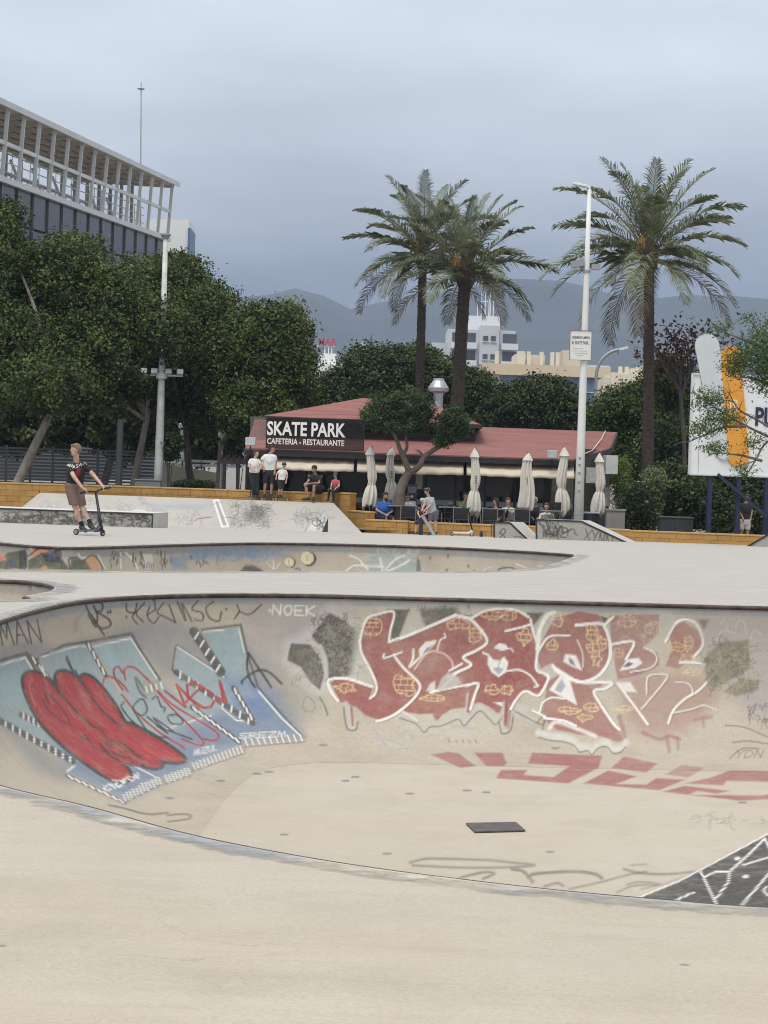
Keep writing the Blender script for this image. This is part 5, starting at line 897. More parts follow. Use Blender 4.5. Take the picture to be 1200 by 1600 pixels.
# ================================================================== vegetation
def leaves_mesh(name, blobs, n, L, Wd, mat, seed, clump=26, spread=.26, shell=(.62, 1.04), flat=.55, droop=0.0, zmin=None):
    """blobs: (x, y, z, rx, ry, rz); leaf-sized faces gathered in clumps near the surface of every blob"""
    rg = np.random.RandomState(seed); B = np.array(blobs, float); area = (B[:, 3] * B[:, 4] + B[:, 3] * B[:, 5] + B[:, 4] * B[:, 5]); pr = area / area.sum(); nc = max(1, n // clump)
    bi = rg.choice(len(B), nc, p=pr); dv = rg.normal(size=(nc, 3)); dv /= np.linalg.norm(dv, axis=1)[:, None]
    # uneven outline: radius varies smoothly over the direction
    ph = rg.uniform(0, 6.28, (len(B), 4)); wob = 1 + .13 * np.sin(dv[:, 0] * 5 + ph[bi, 0]) * np.sin(dv[:, 2] * 6 + ph[bi, 1]) + .09 * np.sin(dv[:, 1] * 9 + ph[bi, 2]) * np.sin(dv[:, 2] * 10 + dv[:, 0] * 8 + ph[bi, 3])
    rr = rg.uniform(shell[0] ** 2, shell[1] ** 2, nc) ** .5 * wob
    c = B[bi, :3] + dv * B[bi, 3:6] * rr[:, None]
    k = rg.poisson(clump, nc).clip(4, clump * 2); idx = np.repeat(np.arange(nc), k); m = len(idx)
    p = c[idx] + rg.normal(size=(m, 3)) * spread * np.array([1, 1, .7]); p[:, 2] -= droop * rg.rand(m)
    if zmin is not None: p = p[p[:, 2] > zmin]; m = len(p); idx = idx[:m]
    nr = dv[idx[:m]] * (1 - flat) + rg.normal(size=(m, 3)) * flat; nr[:, 2] += .35; nr /= np.linalg.norm(nr, axis=1)[:, None]
    t = np.cross(nr, rg.normal(size=(m, 3))); t /= np.linalg.norm(t, axis=1)[:, None]; b = np.cross(nr, t)
    s = rg.uniform(.65, 1.25, m)[:, None]; a = p - t * L * s / 2; e_ = p + t * L * s / 2; q = p + b * Wd * s / 2 + nr * Wd * .18 * s; r = p - b * Wd * s / 2 + nr * Wd * .18 * s
    V = np.stack([a, q, e_, r], 1).reshape(-1, 3); i = np.arange(m) * 4; me = bpy.data.meshes.new(name)
    me.vertices.add(len(V)); me.vertices.foreach_set('co', V.ravel()); me.loops.add(m * 4); me.loops.foreach_set('vertex_index', np.arange(m * 4)); me.polygons.add(m); me.polygons.foreach_set('loop_start', i); me.polygons.foreach_set('loop_total', np.full(m, 4)); me.materials.append(mat); me.update(calc_edges=True)
    return me
BARK = M('grey_bark', (.12, .10, .085), .9, .3, 3, .6, 14, stretch=(4, 4, 1)); BARKL = M('pale_bark', (.24, .21, .18), .9, .25, 3, .5, 14, stretch=(4, 4, 1))
FIC = leafmat('ficus_leaf', (.018, .036, .009), (.125, .165, .036), .5, .2); FIC2 = leafmat('ficus_leaf_deep', (.013, .029, .009), (.088, .125, .029), .5, .18); LIGHT = leafmat('light_leaf', (.05, .095, .02), (.13, .20, .05), .5, .3)
def limbs(mb, base, top, r0, blobs, rnd, nb=5):
    mid = base.lerp(top, .5) + Vector((rnd.uniform(-.25, .25), rnd.uniform(-.25, .25), 0)); mb.tube([tuple(v) for v in catmull([base, mid, top], 6)], list(np.linspace(r0, r0 * .6, 13)), 9)
    for k in range(nb):
        b = blobs[k % len(blobs)]; e_ = Vector((b[0] + rnd.uniform(-.4, .4) * b[3], b[1] + rnd.uniform(-.4, .4) * b[4], b[2] - .1 * b[5])); s = top.lerp(mid, rnd.uniform(0, .25)); m_ = s.lerp(e_, .5) + Vector((rnd.uniform(-.3, .3), rnd.uniform(-.3, .3), rnd.uniform(0, .3)))
        mb.tube([tuple(v) for v in catmull([s, m_, e_], 5)], list(np.linspace(r0 * .5, r0 * .14, 11)), 7)
def broadleaf(label, px, d, pb, ptop, crown, n, mat=FIC, seed=1, r0=.22, L=.14, Wd=.088, group=None, name='broadleaf_tree', cat='tree', bark=BARK, clump=30, spread=.21, depth=1.0, zb=ZG, nb=6):
    """crown: list of (px, py, half-width px, half-height px, depth offset); pb/ptop: trunk foot and head column/row"""
    base = XY(pb, d, zb); k = d / FPX; rnd = random.Random(seed); blobs = []
    for (cx, cy, hw, hh, dy) in crown:
        c = W(cx, cy, d + dy) - base; blobs.append((c.x, c.y, c.z, hw * k, max(hw, hh) * k * depth, hh * k))
    o = thing(name, label, cat, base, 0, group); top = W(ptop[0], ptop[1], d) - base
    mb = MB(); limbs(mb, Vector((0, 0, -.1)), top, r0, blobs, rnd, nb); mb.build('trunk', bark, o, smooth=True)
    link('crown', leaves_mesh('crown', blobs, n, L, Wd, mat, seed, clump, spread, zmin=.15), o)
    return o
LG = 'dark broadleaf trees at the left'
broadleaf('dark leafy tree at the far left edge with a pale leaning trunk', 20, 76, 4, (95, 612), [(30, 560, 95, 85, 1), (-40, 520, 75, 110, 2), (75, 600, 70, 45, -1), (-10, 420, 62, 75, 3), (10, 350, 30, 40, 3)], 52000, FIC, 11, .20, group=LG, bark=BARKL)
broadleaf('broad dark tree rising behind the scooter boy below the stadium glass', 130, 79, 199, (232, 640), [(95, 440, 75, 70, 0), (165, 490, 85, 80, 0), (60, 500, 70, 80, 1), (130, 570, 95, 70, -1), (215, 560, 60, 70, 0), (120, 400, 45, 35, 2)], 72000, FIC, 12, .17, group=LG, bark=BARKL)
broadleaf('dark tree behind the left lamp post', 265, 82, 310, (290, 660), [(235, 460, 60, 62, 1), (262, 520, 36, 52, -4), (285, 440, 42, 45, 3), (300, 520, 75, 80, 0), (245, 590, 70, 70, 0), (330, 600, 65, 75, 0), (330, 480, 40, 40, 2)], 72000, FIC, 13, .18, group=LG)
broadleaf('rounded dark tree left of the cafe with a thin forked trunk', 410, 79, 357, (345, 690), [(414, 540, 66, 68, 0), (375, 580, 62, 62, 1), (445, 580, 46, 70, 0), (400, 640, 62, 45, -1), (440, 510, 40, 38, 1)], 64000, FIC, 14, .14, group=LG)
broadleaf('deep shaded tree filling the gap under the left canopy', 190, 92, 150, (180, 640), [(60, 640, 95, 70, 0), (190, 640, 95, 75, 0), (320, 650, 90, 70, 0), (250, 560, 120, 80, 2), (60, 560, 110, 90, 2), (420, 640, 70, 60, 3)], 52000, FIC2, 15, .2, L=.3, Wd=.18, group=LG)
# middle row behind the cafe
MG = 'trees behind the cafe'
broadleaf('dark tree behind the cafe left of the first palm', 560, 98, 560, (560, 640), [(560, 610, 55, 50, 0), (525, 630, 45, 45, 0), (600, 590, 50, 45, 1), (500, 650, 40, 40, 2), (575, 565, 34, 22, 1)], 40000, FIC2, 21, .2, L=.16, Wd=.10, group=MG)
broadleaf('dark tree between the twin palm trunks', 660, 100, 660, (660, 640), [(640, 595, 52, 52, 0), (690, 600, 46, 42, 0), (735, 620, 42, 44, 0), (650, 560, 32, 20, 2), (775, 640, 40, 40, 1)], 46000, FIC2, 22, .2, L=.16, Wd=.10, group=MG)
broadleaf('wide dark tree behind the cafe roof in front of the cream block', 850, 96, 850, (850, 660), [(812, 640, 42, 42, 0), (858, 632, 46, 38, 0), (890, 655, 34, 40, 0), (780, 665, 36, 38, 0), (840, 606, 28, 16, 1), (905, 700, 36, 36, 0)], 46000, FIC2, 23, .2, L=.16, Wd=.10, group=MG)
broadleaf('tall mid green tree left of the right palm trunk', 985, 92, 985, (985, 700), [(962, 655, 36, 46, 0), (1005, 660, 45, 58, 0), (960, 705, 38, 50, 0), (1040, 645, 42, 58, 1), (1030, 710, 50, 50, -1), (985, 622, 28, 20, 0)], 64000, leafmat('mid_leaf', (.012, .030, .008), (.11, .155, .03), .45, .18), 24, .2, L=.15, Wd=.095, group=MG)
broadleaf('dense dark tree standing behind the billboard posts', 1110, 82, 1110, (1110, 740), [(1060, 720, 48, 60, 0), (1120, 740, 60, 60, 0), (1180, 750, 60, 60, 0), (1090, 790, 55, 40, -1), (1050, 600, 42, 40, 2), (1210, 660, 60, 60, 2)], 64000, FIC2, 25, .2, L=.15, Wd=.095, group=MG)
broadleaf('sparse bronze leaved tree with red tips behind the billboard top', 1060, 80, 1065, (1062, 600), [(1030, 540, 26, 26, 0), (1070, 530, 30, 26, 0), (1100, 540, 30, 28, 0), (1060, 570, 28, 16, 0)], 800, leafmat('bronze_leaf', (.05, .035, .022), (.16, .055, .04), .6, .2), 26, .10, L=.20, Wd=.11, clump=8, spread=.35, nb=16, bark=M('thin_twig', (.09, .075, .06), .9, .2, 4))
# light feathery tree in front of the billboard
def feathery():
    d = 58.5; base = XY(1262, d, gz(d)); k = d / FPX; o = thing('feathery_tree', 'light green feathery tree whose branches hang over the billboard', 'tree', base); rnd = random.Random(9); mb = MB(); blobs = []
    tr = [W(1262, 800, d) - base, W(1255, 720, d) - base, W(1240, 650, d) - base]; mb.tube([Vector((0, 0, -.05))] + tr, [.14, .12, .1, .08], 8)
    br_ = [[(1240, 700), (1200, 682), (1165, 665), (1130, 645), (1100, 625), (1082, 612)], [(1165, 666), (1130, 668), (1100, 680), (1078, 690)], [(1240, 690), (1190, 660), (1155, 640), (1140, 615)], [(1245, 660), (1200, 600), (1165, 565), (1140, 545)], [(1245, 640), (1210, 560), (1185, 520), (1170, 497)], [(1240, 690), (1200, 690), (1180, 720), (1165, 745)], [(1190, 720), (1160, 712), (1125, 708)], [(1200, 600), (1170, 590), (1150, 590)], [(1205, 550), (1160, 530), (1120, 515)]]
    for b in br_:
        pts = [W(x, y, d + rnd.uniform(-.5, .5)) - base for x, y in b]; mb.tube([tuple(v) for v in catmull(pts, 4)], list(np.linspace(.045, .008, (len(pts) - 1) * 4 + 1)), 6)
        for q in pts[1:]:
            for _ in range(5):
                e_ = q + Vector((rnd.uniform(-.55, .4), rnd.uniform(-.4, .4), rnd.uniform(-.3, .4))); mb.tube([q, q.lerp(e_, .5) + Vector((0, 0, .05)), e_], [.012, .009, .004], 4)
    mb.build('trunk', BARK, o, smooth=True)
    for (cx, cy, hw, hh, n) in ((1178, 555, 30, 26, 1), (1198, 530, 36, 30, 1), (1190, 588, 24, 30, 1), (1150, 580, 18, 14, 1), (1212, 590, 28, 36, 1), (1125, 512, 16, 9, 1), (1170, 496, 9, 7, 1), (1110, 625, 30, 16, 1), (1095, 670, 24, 9, 1), (1130, 655, 30, 16, 1), (1165, 735, 14, 10, .5), (1118, 700, 20, 7, 1), (1175, 690, 14, 12, .5), (1148, 562, 18, 18, 1)):
        c = W(cx, cy, d) - base; blobs.append((c.x, c.y, c.z, hw * k, hw * k, hh * k))
    link('crown', leaves_mesh('crown', blobs, 9000, .09, .038, LIGHT, 33, 9, .13, (.2, 1.05)), o)
feathery()
# clipped tree in the terrace
def clipped():
    d = 67.6; base = XY(625, d, ZT); k = d / FPX; o = thing('clipped_terrace_tree', 'small clipped tree with two cloud-shaped crowns growing before the cafe', 'tree', base); mb = MB(); q = lambda x, y, dy=0: W(x, y, d + dy) - base
    mb.tube([tuple(v) for v in catmull([Vector((0, 0, -.05)), q(624, 790), q(625, 770), q(631, 752), q(639, 738)], 5)], list(np.linspace(.19, .13, 21)), 10)
    mb.tube([tuple(v) for v in catmull([q(640, 740), q(632, 718), q(624, 700), q(617, 680), q(605, 665)], 5)], list(np.linspace(.10, .035, 21)), 8); mb.tube([tuple(v) for v in catmull([q(629, 712), q(636, 698), q(634, 680), q(645, 660)], 5)], list(np.linspace(.06, .025, 16)), 8)
    mb.tube([tuple(v) for v in catmull([q(640, 740), q(655, 728), q(662, 714), q(680, 702), q(698, 690), q(708, 675)], 5)], list(np.linspace(.11, .035, 26)), 8)
    rnd = random.Random(4)
    for x, y in ((662, 712), (680, 702), (690, 695)):
        for _ in range(7): s = q(x, y); e_ = s + Vector((rnd.uniform(-.5, .6), rnd.uniform(-.3, .3), rnd.uniform(.0, .5))); mb.tube([s, s.lerp(e_, .5) + Vector((0, 0, .04)), e_], [.016, .01, .004], 5)
    mb.build('trunk', M('terrace_tree_bark', (.13, .105, .085), .9, .3, 4, .5, 16), o, smooth=True); B = []
    for (cx, cy, hw, hh) in ((600, 640, 36, 28), (640, 630, 40, 26), (658, 652, 26, 24), (620, 660, 44, 18), (583, 655, 20, 18), (640, 668, 26, 12)): c = q(cx, cy); B.append((c.x, c.y, c.z, hw * k, hw * k * .95, hh * k))
    cm = leafmat('clipped_leaf', (.014, .034, .015), (.075, .12, .034), .5, .18)
    link('crown', leaves_mesh('crown', B, 15000, .13, .032, cm, 41, 16, .07, (.5, 1.02)), o); B = []
    for (cx, cy, hw, hh) in ((708, 655, 24, 20), (700, 675, 22, 14), (718, 672, 16, 16), (690, 690, 16, 8)): c = q(cx, cy, -.2); B.append((c.x, c.y, c.z, hw * k, hw * k, hh * k))
    link('crown', leaves_mesh('crown', B, 6500, .13, .032, cm, 42, 16, .07, (.5, 1.02)), o)
clipped()
# shrubs and hedges
def shrub(label, blobs, d, n, mat, seed, L=.09, Wd=.05, name='shrub', base=None, group=None, cat='shrub', clump=14, spread=.09, flower=None):
    k = d / FPX; b0 = XY(blobs[0][0], d, ZG if d > 66.3 else gz(d)); o = thing(name, label, cat, b0, 0, group); B = []
    for (cx, cy, hw, hh) in blobs: c = W(cx, cy, d) - b0; B.append((c.x, c.y, c.z, hw * k, hw * k, hh * k))
    link('foliage', leaves_mesh('foliage', B, n, L, Wd, mat, seed, clump, spread, (.55, 1.03)), o); mb = MB(); mb.tube([(0, 0, -.05), (0, 0, B[0][2])], [.04, .02], 6)
    for b in B[:3]: mb.tube([(0, 0, .05), (b[0], b[1], b[2])], [.025, .01], 5)
    mb.build('stem', BARK, o)
    if flower: link('flowers', leaves_mesh('flowers', B, 26, .10, .09, flower, seed + 1, 1, .02, (.98, 1.06)), o)
    return o
shrub('bright green clipped conifer beside the cafe corner', [(972, 745, 13, 34), (972, 780, 15, 30)], 73, 7000, leafmat('conifer_leaf', (.10, .16, .025), (.24, .30, .06), .6, .2), 51, .07, .03, 'conifer_shrub')
shrub('pale green rounded bush right of the conifer', [(1022, 755, 18, 24), (1012, 785, 22, 26)], 71, 6000, leafmat('pale_bush_leaf', (.08, .11, .05), (.24, .28, .13), .6, .25), 52)
shrub('rose bush with pale pink blooms behind the low wall', [(995, 785, 22, 30), (985, 810, 20, 24), (1012, 812, 18, 22)], 69, 8000, leafmat('rose_leaf', (.014, .03, .012), (.05, .08, .025), .5, .2), 53, flower=leafmat('rose_petal', (.35, .14, .10), (.5, .25, .18), .6, .2), name='rose_bush')
shrub('dark ivy mound left of the billboard post', [(1075, 780, 40, 40), (1050, 760, 30, 40), (1120, 800, 30, 36)], 72, 14000, FIC2, 54, .12, .08, 'ivy_mound', spread=.12)
shrub('low dark hedge behind the billboard posts', [(1130, 812, 22, 24), (1170, 800, 24, 40), (1200, 812, 24, 30)], 75, 9000, FIC2, 55, .12, .08, 'low_hedge')
shrub('clipped low hedge on top of the wall in front of the cream wall', [(300, 757, 24, 6), (322, 757, 16, 6), (280, 757, 12, 5)], 77, 4200, leafmat('hedge_leaf', (.02, .04, .014), (.06, .09, .03), .5, .2), 56, .06, .04, 'clipped_hedge', spread=.05)
shrub('small dark tree crown behind the left lamp post', [(262, 700, 18, 24), (272, 690, 14, 16)], 78, 3500, FIC2, 57, .12, .07, 'small_tree')
for i, (a, y, hw, lab) in enumerate(((290, 690, 26, 'olive green bush above the cream wall, leftmost'), (318, 680, 30, 'olive green bush behind the globe lamp'), (372, 660, 26, 'dry olive bush left of the roof sign'))): shrub(lab, [(a, y, hw, 26), (a + 14, y + 16, hw, 24)], 96, 5000, leafmat('olive_bush_leaf', (.05, .06, .025), (.13, .14, .06), .6, .2), 60 + i, .16, .09, 'olive_bush', group='olive bushes behind the cream wall', spread=.16)
# ================================================================== palms
PALM = leafmat('palm_leaflet', (.085, .105, .055), (.30, .33, .20), .5, .26); PALMD = leafmat('palm_old_leaflet', (.10, .085, .05), (.2, .17, .10), .6, .2); RACH = M('palm_rachis', (.19, .17, .09), .6, .2, 4); PTR = M('palm_trunk_bark', (.060, .045, .036), .95, .45, 6, 1.0, 26, stretch=(1, 1, 2.5)); PBOOT = M('palm_boots', (.075, .05, .036), .95, .4, 5, .8, 20)
def palm(label, d, foot, head, rtrunk, Lf, nf, seed, grp='palm trees', elr=116, dr0=38, dr1=34):
    rnd = random.Random(seed); base = XY(foot[0], d, ZG); hd = W(head[0], head[1], d) - base; o = thing('palm_tree', label, 'palm tree', base, 0, grp)
    mid = Vector((hd.x * .35, 0, hd.z * .5)); axis = [Vector(v) for v in catmull([Vector((0, 0, -.1)), mid, hd], 14)]; n = len(axis); mb = MB(); rad = [rtrunk * (1.15 - .25 * i / n + .05 * (i % 2)) for i in range(n)]; mb.tube(axis, rad, 12); mb.build('trunk', PTR, o, smooth=False)
    # leaf-base boots wound round the trunk
    bm2 = MB(); turns = int(hd.z * 22)
    for i in range(turns):
        t = i / turns; a = i * 2.399; p = axis[min(n - 1, int(t * (n - 1)))].lerp(axis[min(n - 1, int(t * (n - 1)) + 1)], (t * (n - 1)) % 1); r = rtrunk * (1.15 - .25 * t); u = Vector((math.cos(a), math.sin(a), 0)); s = Vector((-u.y, u.x, 0)); q = p + u * r * .92
        w = rtrunk * .26; bm2.add([q - s * w - Vector((0, 0, .07)), q + s * w - Vector((0, 0, .07)), q + u * .045 + s * w * .7 + Vector((0, 0, .05)), q + u * .045 - s * w * .7 + Vector((0, 0, .05))], [(0, 1, 2, 3)])
    stuff(bm2.build('leaf_base', PBOOT, o))
    cb_ = MB(); cb_.lathe([(rtrunk * .9, -.75), (rtrunk * 1.5, -.35), (rtrunk * 1.8, .05), (rtrunk * 1.2, .45), (.05, .6)], 12, hd, lambda a, i: 1 + .12 * math.sin(7 * a + i * 2)); cb_.build('crown_boss', PBOOT, o)
    groups = {}
    for i in range(nf):
        t = (i + .5) / nf; el = R(88 - elr * t ** 1.05) + R(rnd.uniform(-7, 7)); az = i * 2.399 + rnd.uniform(-.25, .25); L = Lf * (rnd.uniform(.86, 1.06)) * (1.0 if t > .12 else .82 + t); droop = R(dr0 + dr1 * t + rnd.uniform(-8, 10))
        out_ = Vector((math.cos(az), math.sin(az), 0)); p = hd + out_ * rtrunk * .7 + Vector((0, 0, .25 - .5 * t)); NS = 13; pts = [p.copy()]; ang = el; dirs = []
        for k in range(NS):
            ang = el - droop * ((k + 1) / NS) ** 1.5; dr = out_ * math.cos(ang) + Vector((0, 0, math.sin(ang))); dirs.append(dr); p = p + dr * (L / NS); pts.append(p.copy())
        fm = MB(); fm.tube(pts, list(np.linspace(.035, .006, NS + 1)), 5); fm.cm = 1
        sd = Vector((-out_.y, out_.x, 0)); twist = rnd.uniform(-.35, .35); nl = 52
        for k in range(nl):
            u = .14 + .86 * k / nl; x = u * NS; j = min(NS - 1, int(x)); q = pts[j].lerp(pts[j + 1], x - j); dr = dirs[j]; upv = sd.cross(dr).normalized() * -1
            if upv.z < 0: upv = -upv
            ll = (.74 * Lf / 3.6) * math.sin(math.pi * min(1, .12 + u * .86)) ** .55 * rnd.uniform(.85, 1.1)
            for sg in (-1, 1):
                lift = .34 + twist * sg + rnd.uniform(-.38, .34); v = (sd * sg * 1.0 + dr * (.75 + .5 * u) + upv * lift).normalized(); e_ = q + v * ll - Vector((0, 0, rnd.uniform(.12, .42) * ll)); m_ = q + v * ll * .5 + Vector((0, 0, .02)); w = dr.cross(v).normalized().cross(v) * .017
                fm.add([q - w * .6, q + w * .6, m_ + w, e_, m_ - w], [(0, 1, 2, 3, 4)])
        fm.build('frond', [RACH, PALMD if t > .93 else PALM], o, fix=False)
    fl = MB() # fruit stalks
    for k in range(9):
        a = k * 2.1; u = Vector((math.cos(a), math.sin(a), 0)); fl.tube([hd + Vector((0, 0, .3)), hd + u * .35 + Vector((0, 0, .75)), hd + u * .75 + Vector((0, 0, .55))], [.02, .02, .03], 5)
        for _ in range(16): s = hd + u * .75 + Vector((0, 0, .55)); fl.tube([s, s + Vector((rnd.uniform(-.16, .16), rnd.uniform(-.16, .16), -rnd.uniform(.1, .45)))], [.012, .02], 4)
    fl.build('fruit_stalks', M('palm_fruit', (.34, .20, .05), .7, .3, 8), o); return o
palm('left palm of the twin palms, with the thinner trunk', 90, (650, 600), (661, 398), .18, 3.6, 31, 71, elr=106, dr0=34, dr1=32)
palm('right palm of the twin palms, with the thicker shaggy trunk', 86, (706, 640), (727, 424), .25, 3.5, 32, 72, elr=102, dr0=34, dr1=30)
palm('tallest palm standing alone to the right of the white lamp post', 78, (1010, 740), (1014, 398), .19, 3.95, 37, 73, elr=108, dr1=30)
# ================================================================== ramps and ledges on the deck
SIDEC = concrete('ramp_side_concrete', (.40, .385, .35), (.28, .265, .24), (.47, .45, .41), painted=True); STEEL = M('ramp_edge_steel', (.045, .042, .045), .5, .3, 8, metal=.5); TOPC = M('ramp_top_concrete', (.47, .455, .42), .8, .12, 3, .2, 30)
def px_ramp(label, d, prof, shift, paint=None, dep=1.5, name='skate_ramp', cat='ramp', nu=110, nv=34, edge=True, zoff=0.0):
    """prof: front outline as photo points, anticlockwise from the lower left; the block is prof extruded away from the camera by 'shift' columns"""
    P0 = [W(x, y, d) for x, y in prof]; zb = min(p.z for p in P0); base = Vector((P0[0].x, P0[0].y, zb)); sv = Vector((shift * d / FPX + P0[0].x / d * dep, dep, 0))
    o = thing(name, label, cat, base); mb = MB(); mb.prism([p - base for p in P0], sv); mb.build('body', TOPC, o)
    # painted front sheet, a few millimetres proud
    xs = [p.x for p in P0]; x0, x1 = min(xs), max(xs); up = sorted([(p.x, p.z) for p in P0 if p.z > zb + .02] + [(p.x, p.z) for p in P0], key=lambda t: t[0]); ux = np.linspace(x0, x1, nu); tops = []
    k = len(P0)
    for x in ux:
        zt = zb
        for i in range(k):
            a, b = P0[i], P0[(i + 1) % k]
            if min(a.x, b.x) - 1e-6 <= x <= max(a.x, b.x) + 1e-6:
                if abs(a.x - b.x) < 1e-6: zt = max(zt, a.z, b.z)
                else: zt = max(zt, a.z + (b.z - a.z) * (x - a.x) / (b.x - a.x))
        tops.append(zt)
    V = np.array([[ux[i], P0[0].y - .004, zb + (tops[i] - zb) * j / (nv - 1)] for j in range(nv) for i in range(nu)])
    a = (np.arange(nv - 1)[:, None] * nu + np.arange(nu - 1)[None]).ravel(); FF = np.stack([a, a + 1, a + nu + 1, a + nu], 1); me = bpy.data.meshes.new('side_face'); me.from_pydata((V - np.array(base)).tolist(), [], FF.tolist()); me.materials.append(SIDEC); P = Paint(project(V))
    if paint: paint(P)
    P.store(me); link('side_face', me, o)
    if edge:
        mb = MB()
        for i in range(k):
            a_, b_ = P0[i] - base, P0[(i + 1) % k] - base
            if max(a_.z, b_.z) > .03: mb.bar(a_ + Vector((0, -.012, 0)), b_ + Vector((0, -.012, 0)), .03, .045)
        mb.build('steel_edge', STEEL, o)
    return o
def pr1(P):
    P.stroke([(780, 834), (786, 826), (790, 831), (783, 838), (780, 845), (786, 845), (788, 838), (781, 832)], 1.5, BLK, .9)
    P.text('D', 804, 838, 6, 12, 1.2, BLK, .7)
def pr2(P):
    P.scribble(846, 822, 892, 838, 26, 1.3, BLK, .85, 71); P.text('WUYLF', 847, 821, 18, 8, 1.4, BLK, .9, .03, .1, .8); P.text('XYMN', 912, 826, 18, 9, 1.3, BLK, .9, .28, .15, .8); P.text('TO', 938, 846, 5, 6, 1, BLK, .8)
    P.fill([(842, 842), (900, 846), (960, 850), (842, 850)], pc(150, 140, 118), .5, 4)
px_ramp('small wedge ramp with a looped tag, left of the long ramp', 61.5, [(772, 846.5), (830, 848.5), (797, 817), (772, 816)], 22, pr1, 1.3)
px_ramp('long flat-topped ramp with black tags in front of the lamp post', 61.0, [(838, 847.5), (988, 852), (908, 814.5), (838, 812)], 16, pr2, 1.4)
px_ramp('concrete ramp cut off by the right edge of the photo', 58.5, [(1166, 855), (1290, 858), (1290, 800), (1240, 812), (1202, 834)], 10, None, 1.6)
def prl(P):
    P.scribble(0, 806, 236, 826, 170, 1.5, pc(90, 88, 82), .6, 81); P.scribble(120, 812, 232, 824, 50, 1.4, pc(176, 174, 170), .7, 82); P.scribble(0, 806, 236, 813, 90, 2.0, pc(70, 68, 64), .7, 83)
    for x in range(8, 110, 12): P.stroke([(x, 822), (x + 5, 814), (x + 10, 822)], 1.3, pc(80, 76, 70), .7)
# long ledge at left: its own builder, turned a little so that the right end shows
lc = XY(237, 57.2, gz(57.4)); u_ = Vector((-1.47, .30, 0)).normalized(); v_ = Vector((.27, 1.45, 0)).normalized(); ll_, ld, lh = 6.2, 1.5, .375
lo = thing('grind_ledge', 'long low concrete ledge with graffiti front at the left, behind the boy', 'ledge', lc)
mb = MB(); mb.prism([Vector((0, 0, -.02)), u_ * ll_ + Vector((0, 0, -.02)), u_ * ll_ + v_ * ld + Vector((0, 0, -.02)), v_ * ld + Vector((0, 0, -.02))], (0, 0, lh + .02)); mb.build('body', TOPC, lo)
g = grid_surf('side_face', lc + Vector((0, -.004, 0)), lc + u_ * ll_ + Vector((0, -.004, 0)), lc + u_ * ll_ + Vector((0, -.004, lh - .03)), lc + Vector((0, -.004, lh - .03)), 260, 30, SIDEC, prl); g.parent = lo; g.location = -Vector(lc)
mb = MB(); mb.bar(Vector((0, -.01, lh - .01)), u_ * ll_ + Vector((0, -.01, lh - .01)), .05, .035); mb.bar(Vector((.01, 0, 0)), Vector((.01, 0, lh)), .035); mb.build('steel_edge', STEEL, lo)
mb = MB(); mb.prism([Vector((0, .03, lh + .003)), u_ * ll_ + Vector((0, .03, lh + .003)), u_ * ll_ + v_ * ld + Vector((0, 0, lh + .003)), v_ * ld + Vector((0, 0, lh + .003))], (0, 0, .012)); mb.build('top_slab', M('ledge_top', (.58, .57, .54), .7, .08, 4), lo)
# small kicker on the bank foot
def kicker():
    d = 62.5; q = lambda x, y, dy=0: W(x, y, d + dy); a, b = q(475, 832), q(504, 832); k = .95; base = a.copy(); c = XY(513, d + k, a.z + .43); e_ = XY(487, d + k, a.z + .43); bt = Vector((c.x, c.y, a.z)); at_ = Vector((e_.x, e_.y, a.z)); o = thing('kicker_ramp', 'small kicker ramp with a pale tagged face at the foot of the bank', 'ramp', base)
    mb = MB(); mb.add([v - base for v in (a, b, c, e_, bt, at_)], [(0, 1, 2, 3), (1, 4, 2), (0, 3, 5), (3, 2, 4, 5), (0, 5, 4, 1)]); mb.build('body', STEEL, o)
    def kp(P): P.fill([(480, 829), (490, 813), (508, 813), (500, 829)], pc(206, 206, 200), .85, 1.5); P.scribble(488, 812, 510, 818, 12, 1.2, BLK, .8, 91); P.stroke([(498, 828), (503, 820), (506, 814)], 1.6, pc(120, 130, 150), .8)
    dz = Vector((0, -.006, .008)); g = grid_surf('ramp_face', a + dz + Vector((.02, 0, 0)), b + dz - Vector((.02, 0, 0)), c + dz, e_ + dz, 40, 30, SIDEC, kp); g.parent = o; g.location = -base
kicker()
def leaning():
    d = 62.8; base = XY(660, d, gz(d)); o = thing('leaning_board', 'grey sloping board on a dark post beside the boy in grey', 'ramp', base); q = lambda x, y, dy=0: W(x, y, d + dy) - base
    mb = MB(); mb.bar(q(661, 807.5), q(681, 840), .30, .085, (1, 0, .6)); bevel(mb.build('board', M('board_grey', (.33, .33, .32), .7, .15, 4), o), .01); mb = MB(); mb.bar(q(658, 812, .1), q(657, 840, .1), .12); mb.build('post', M('board_post', (.03, .028, .026), .7, .2, 4), o)
leaning()
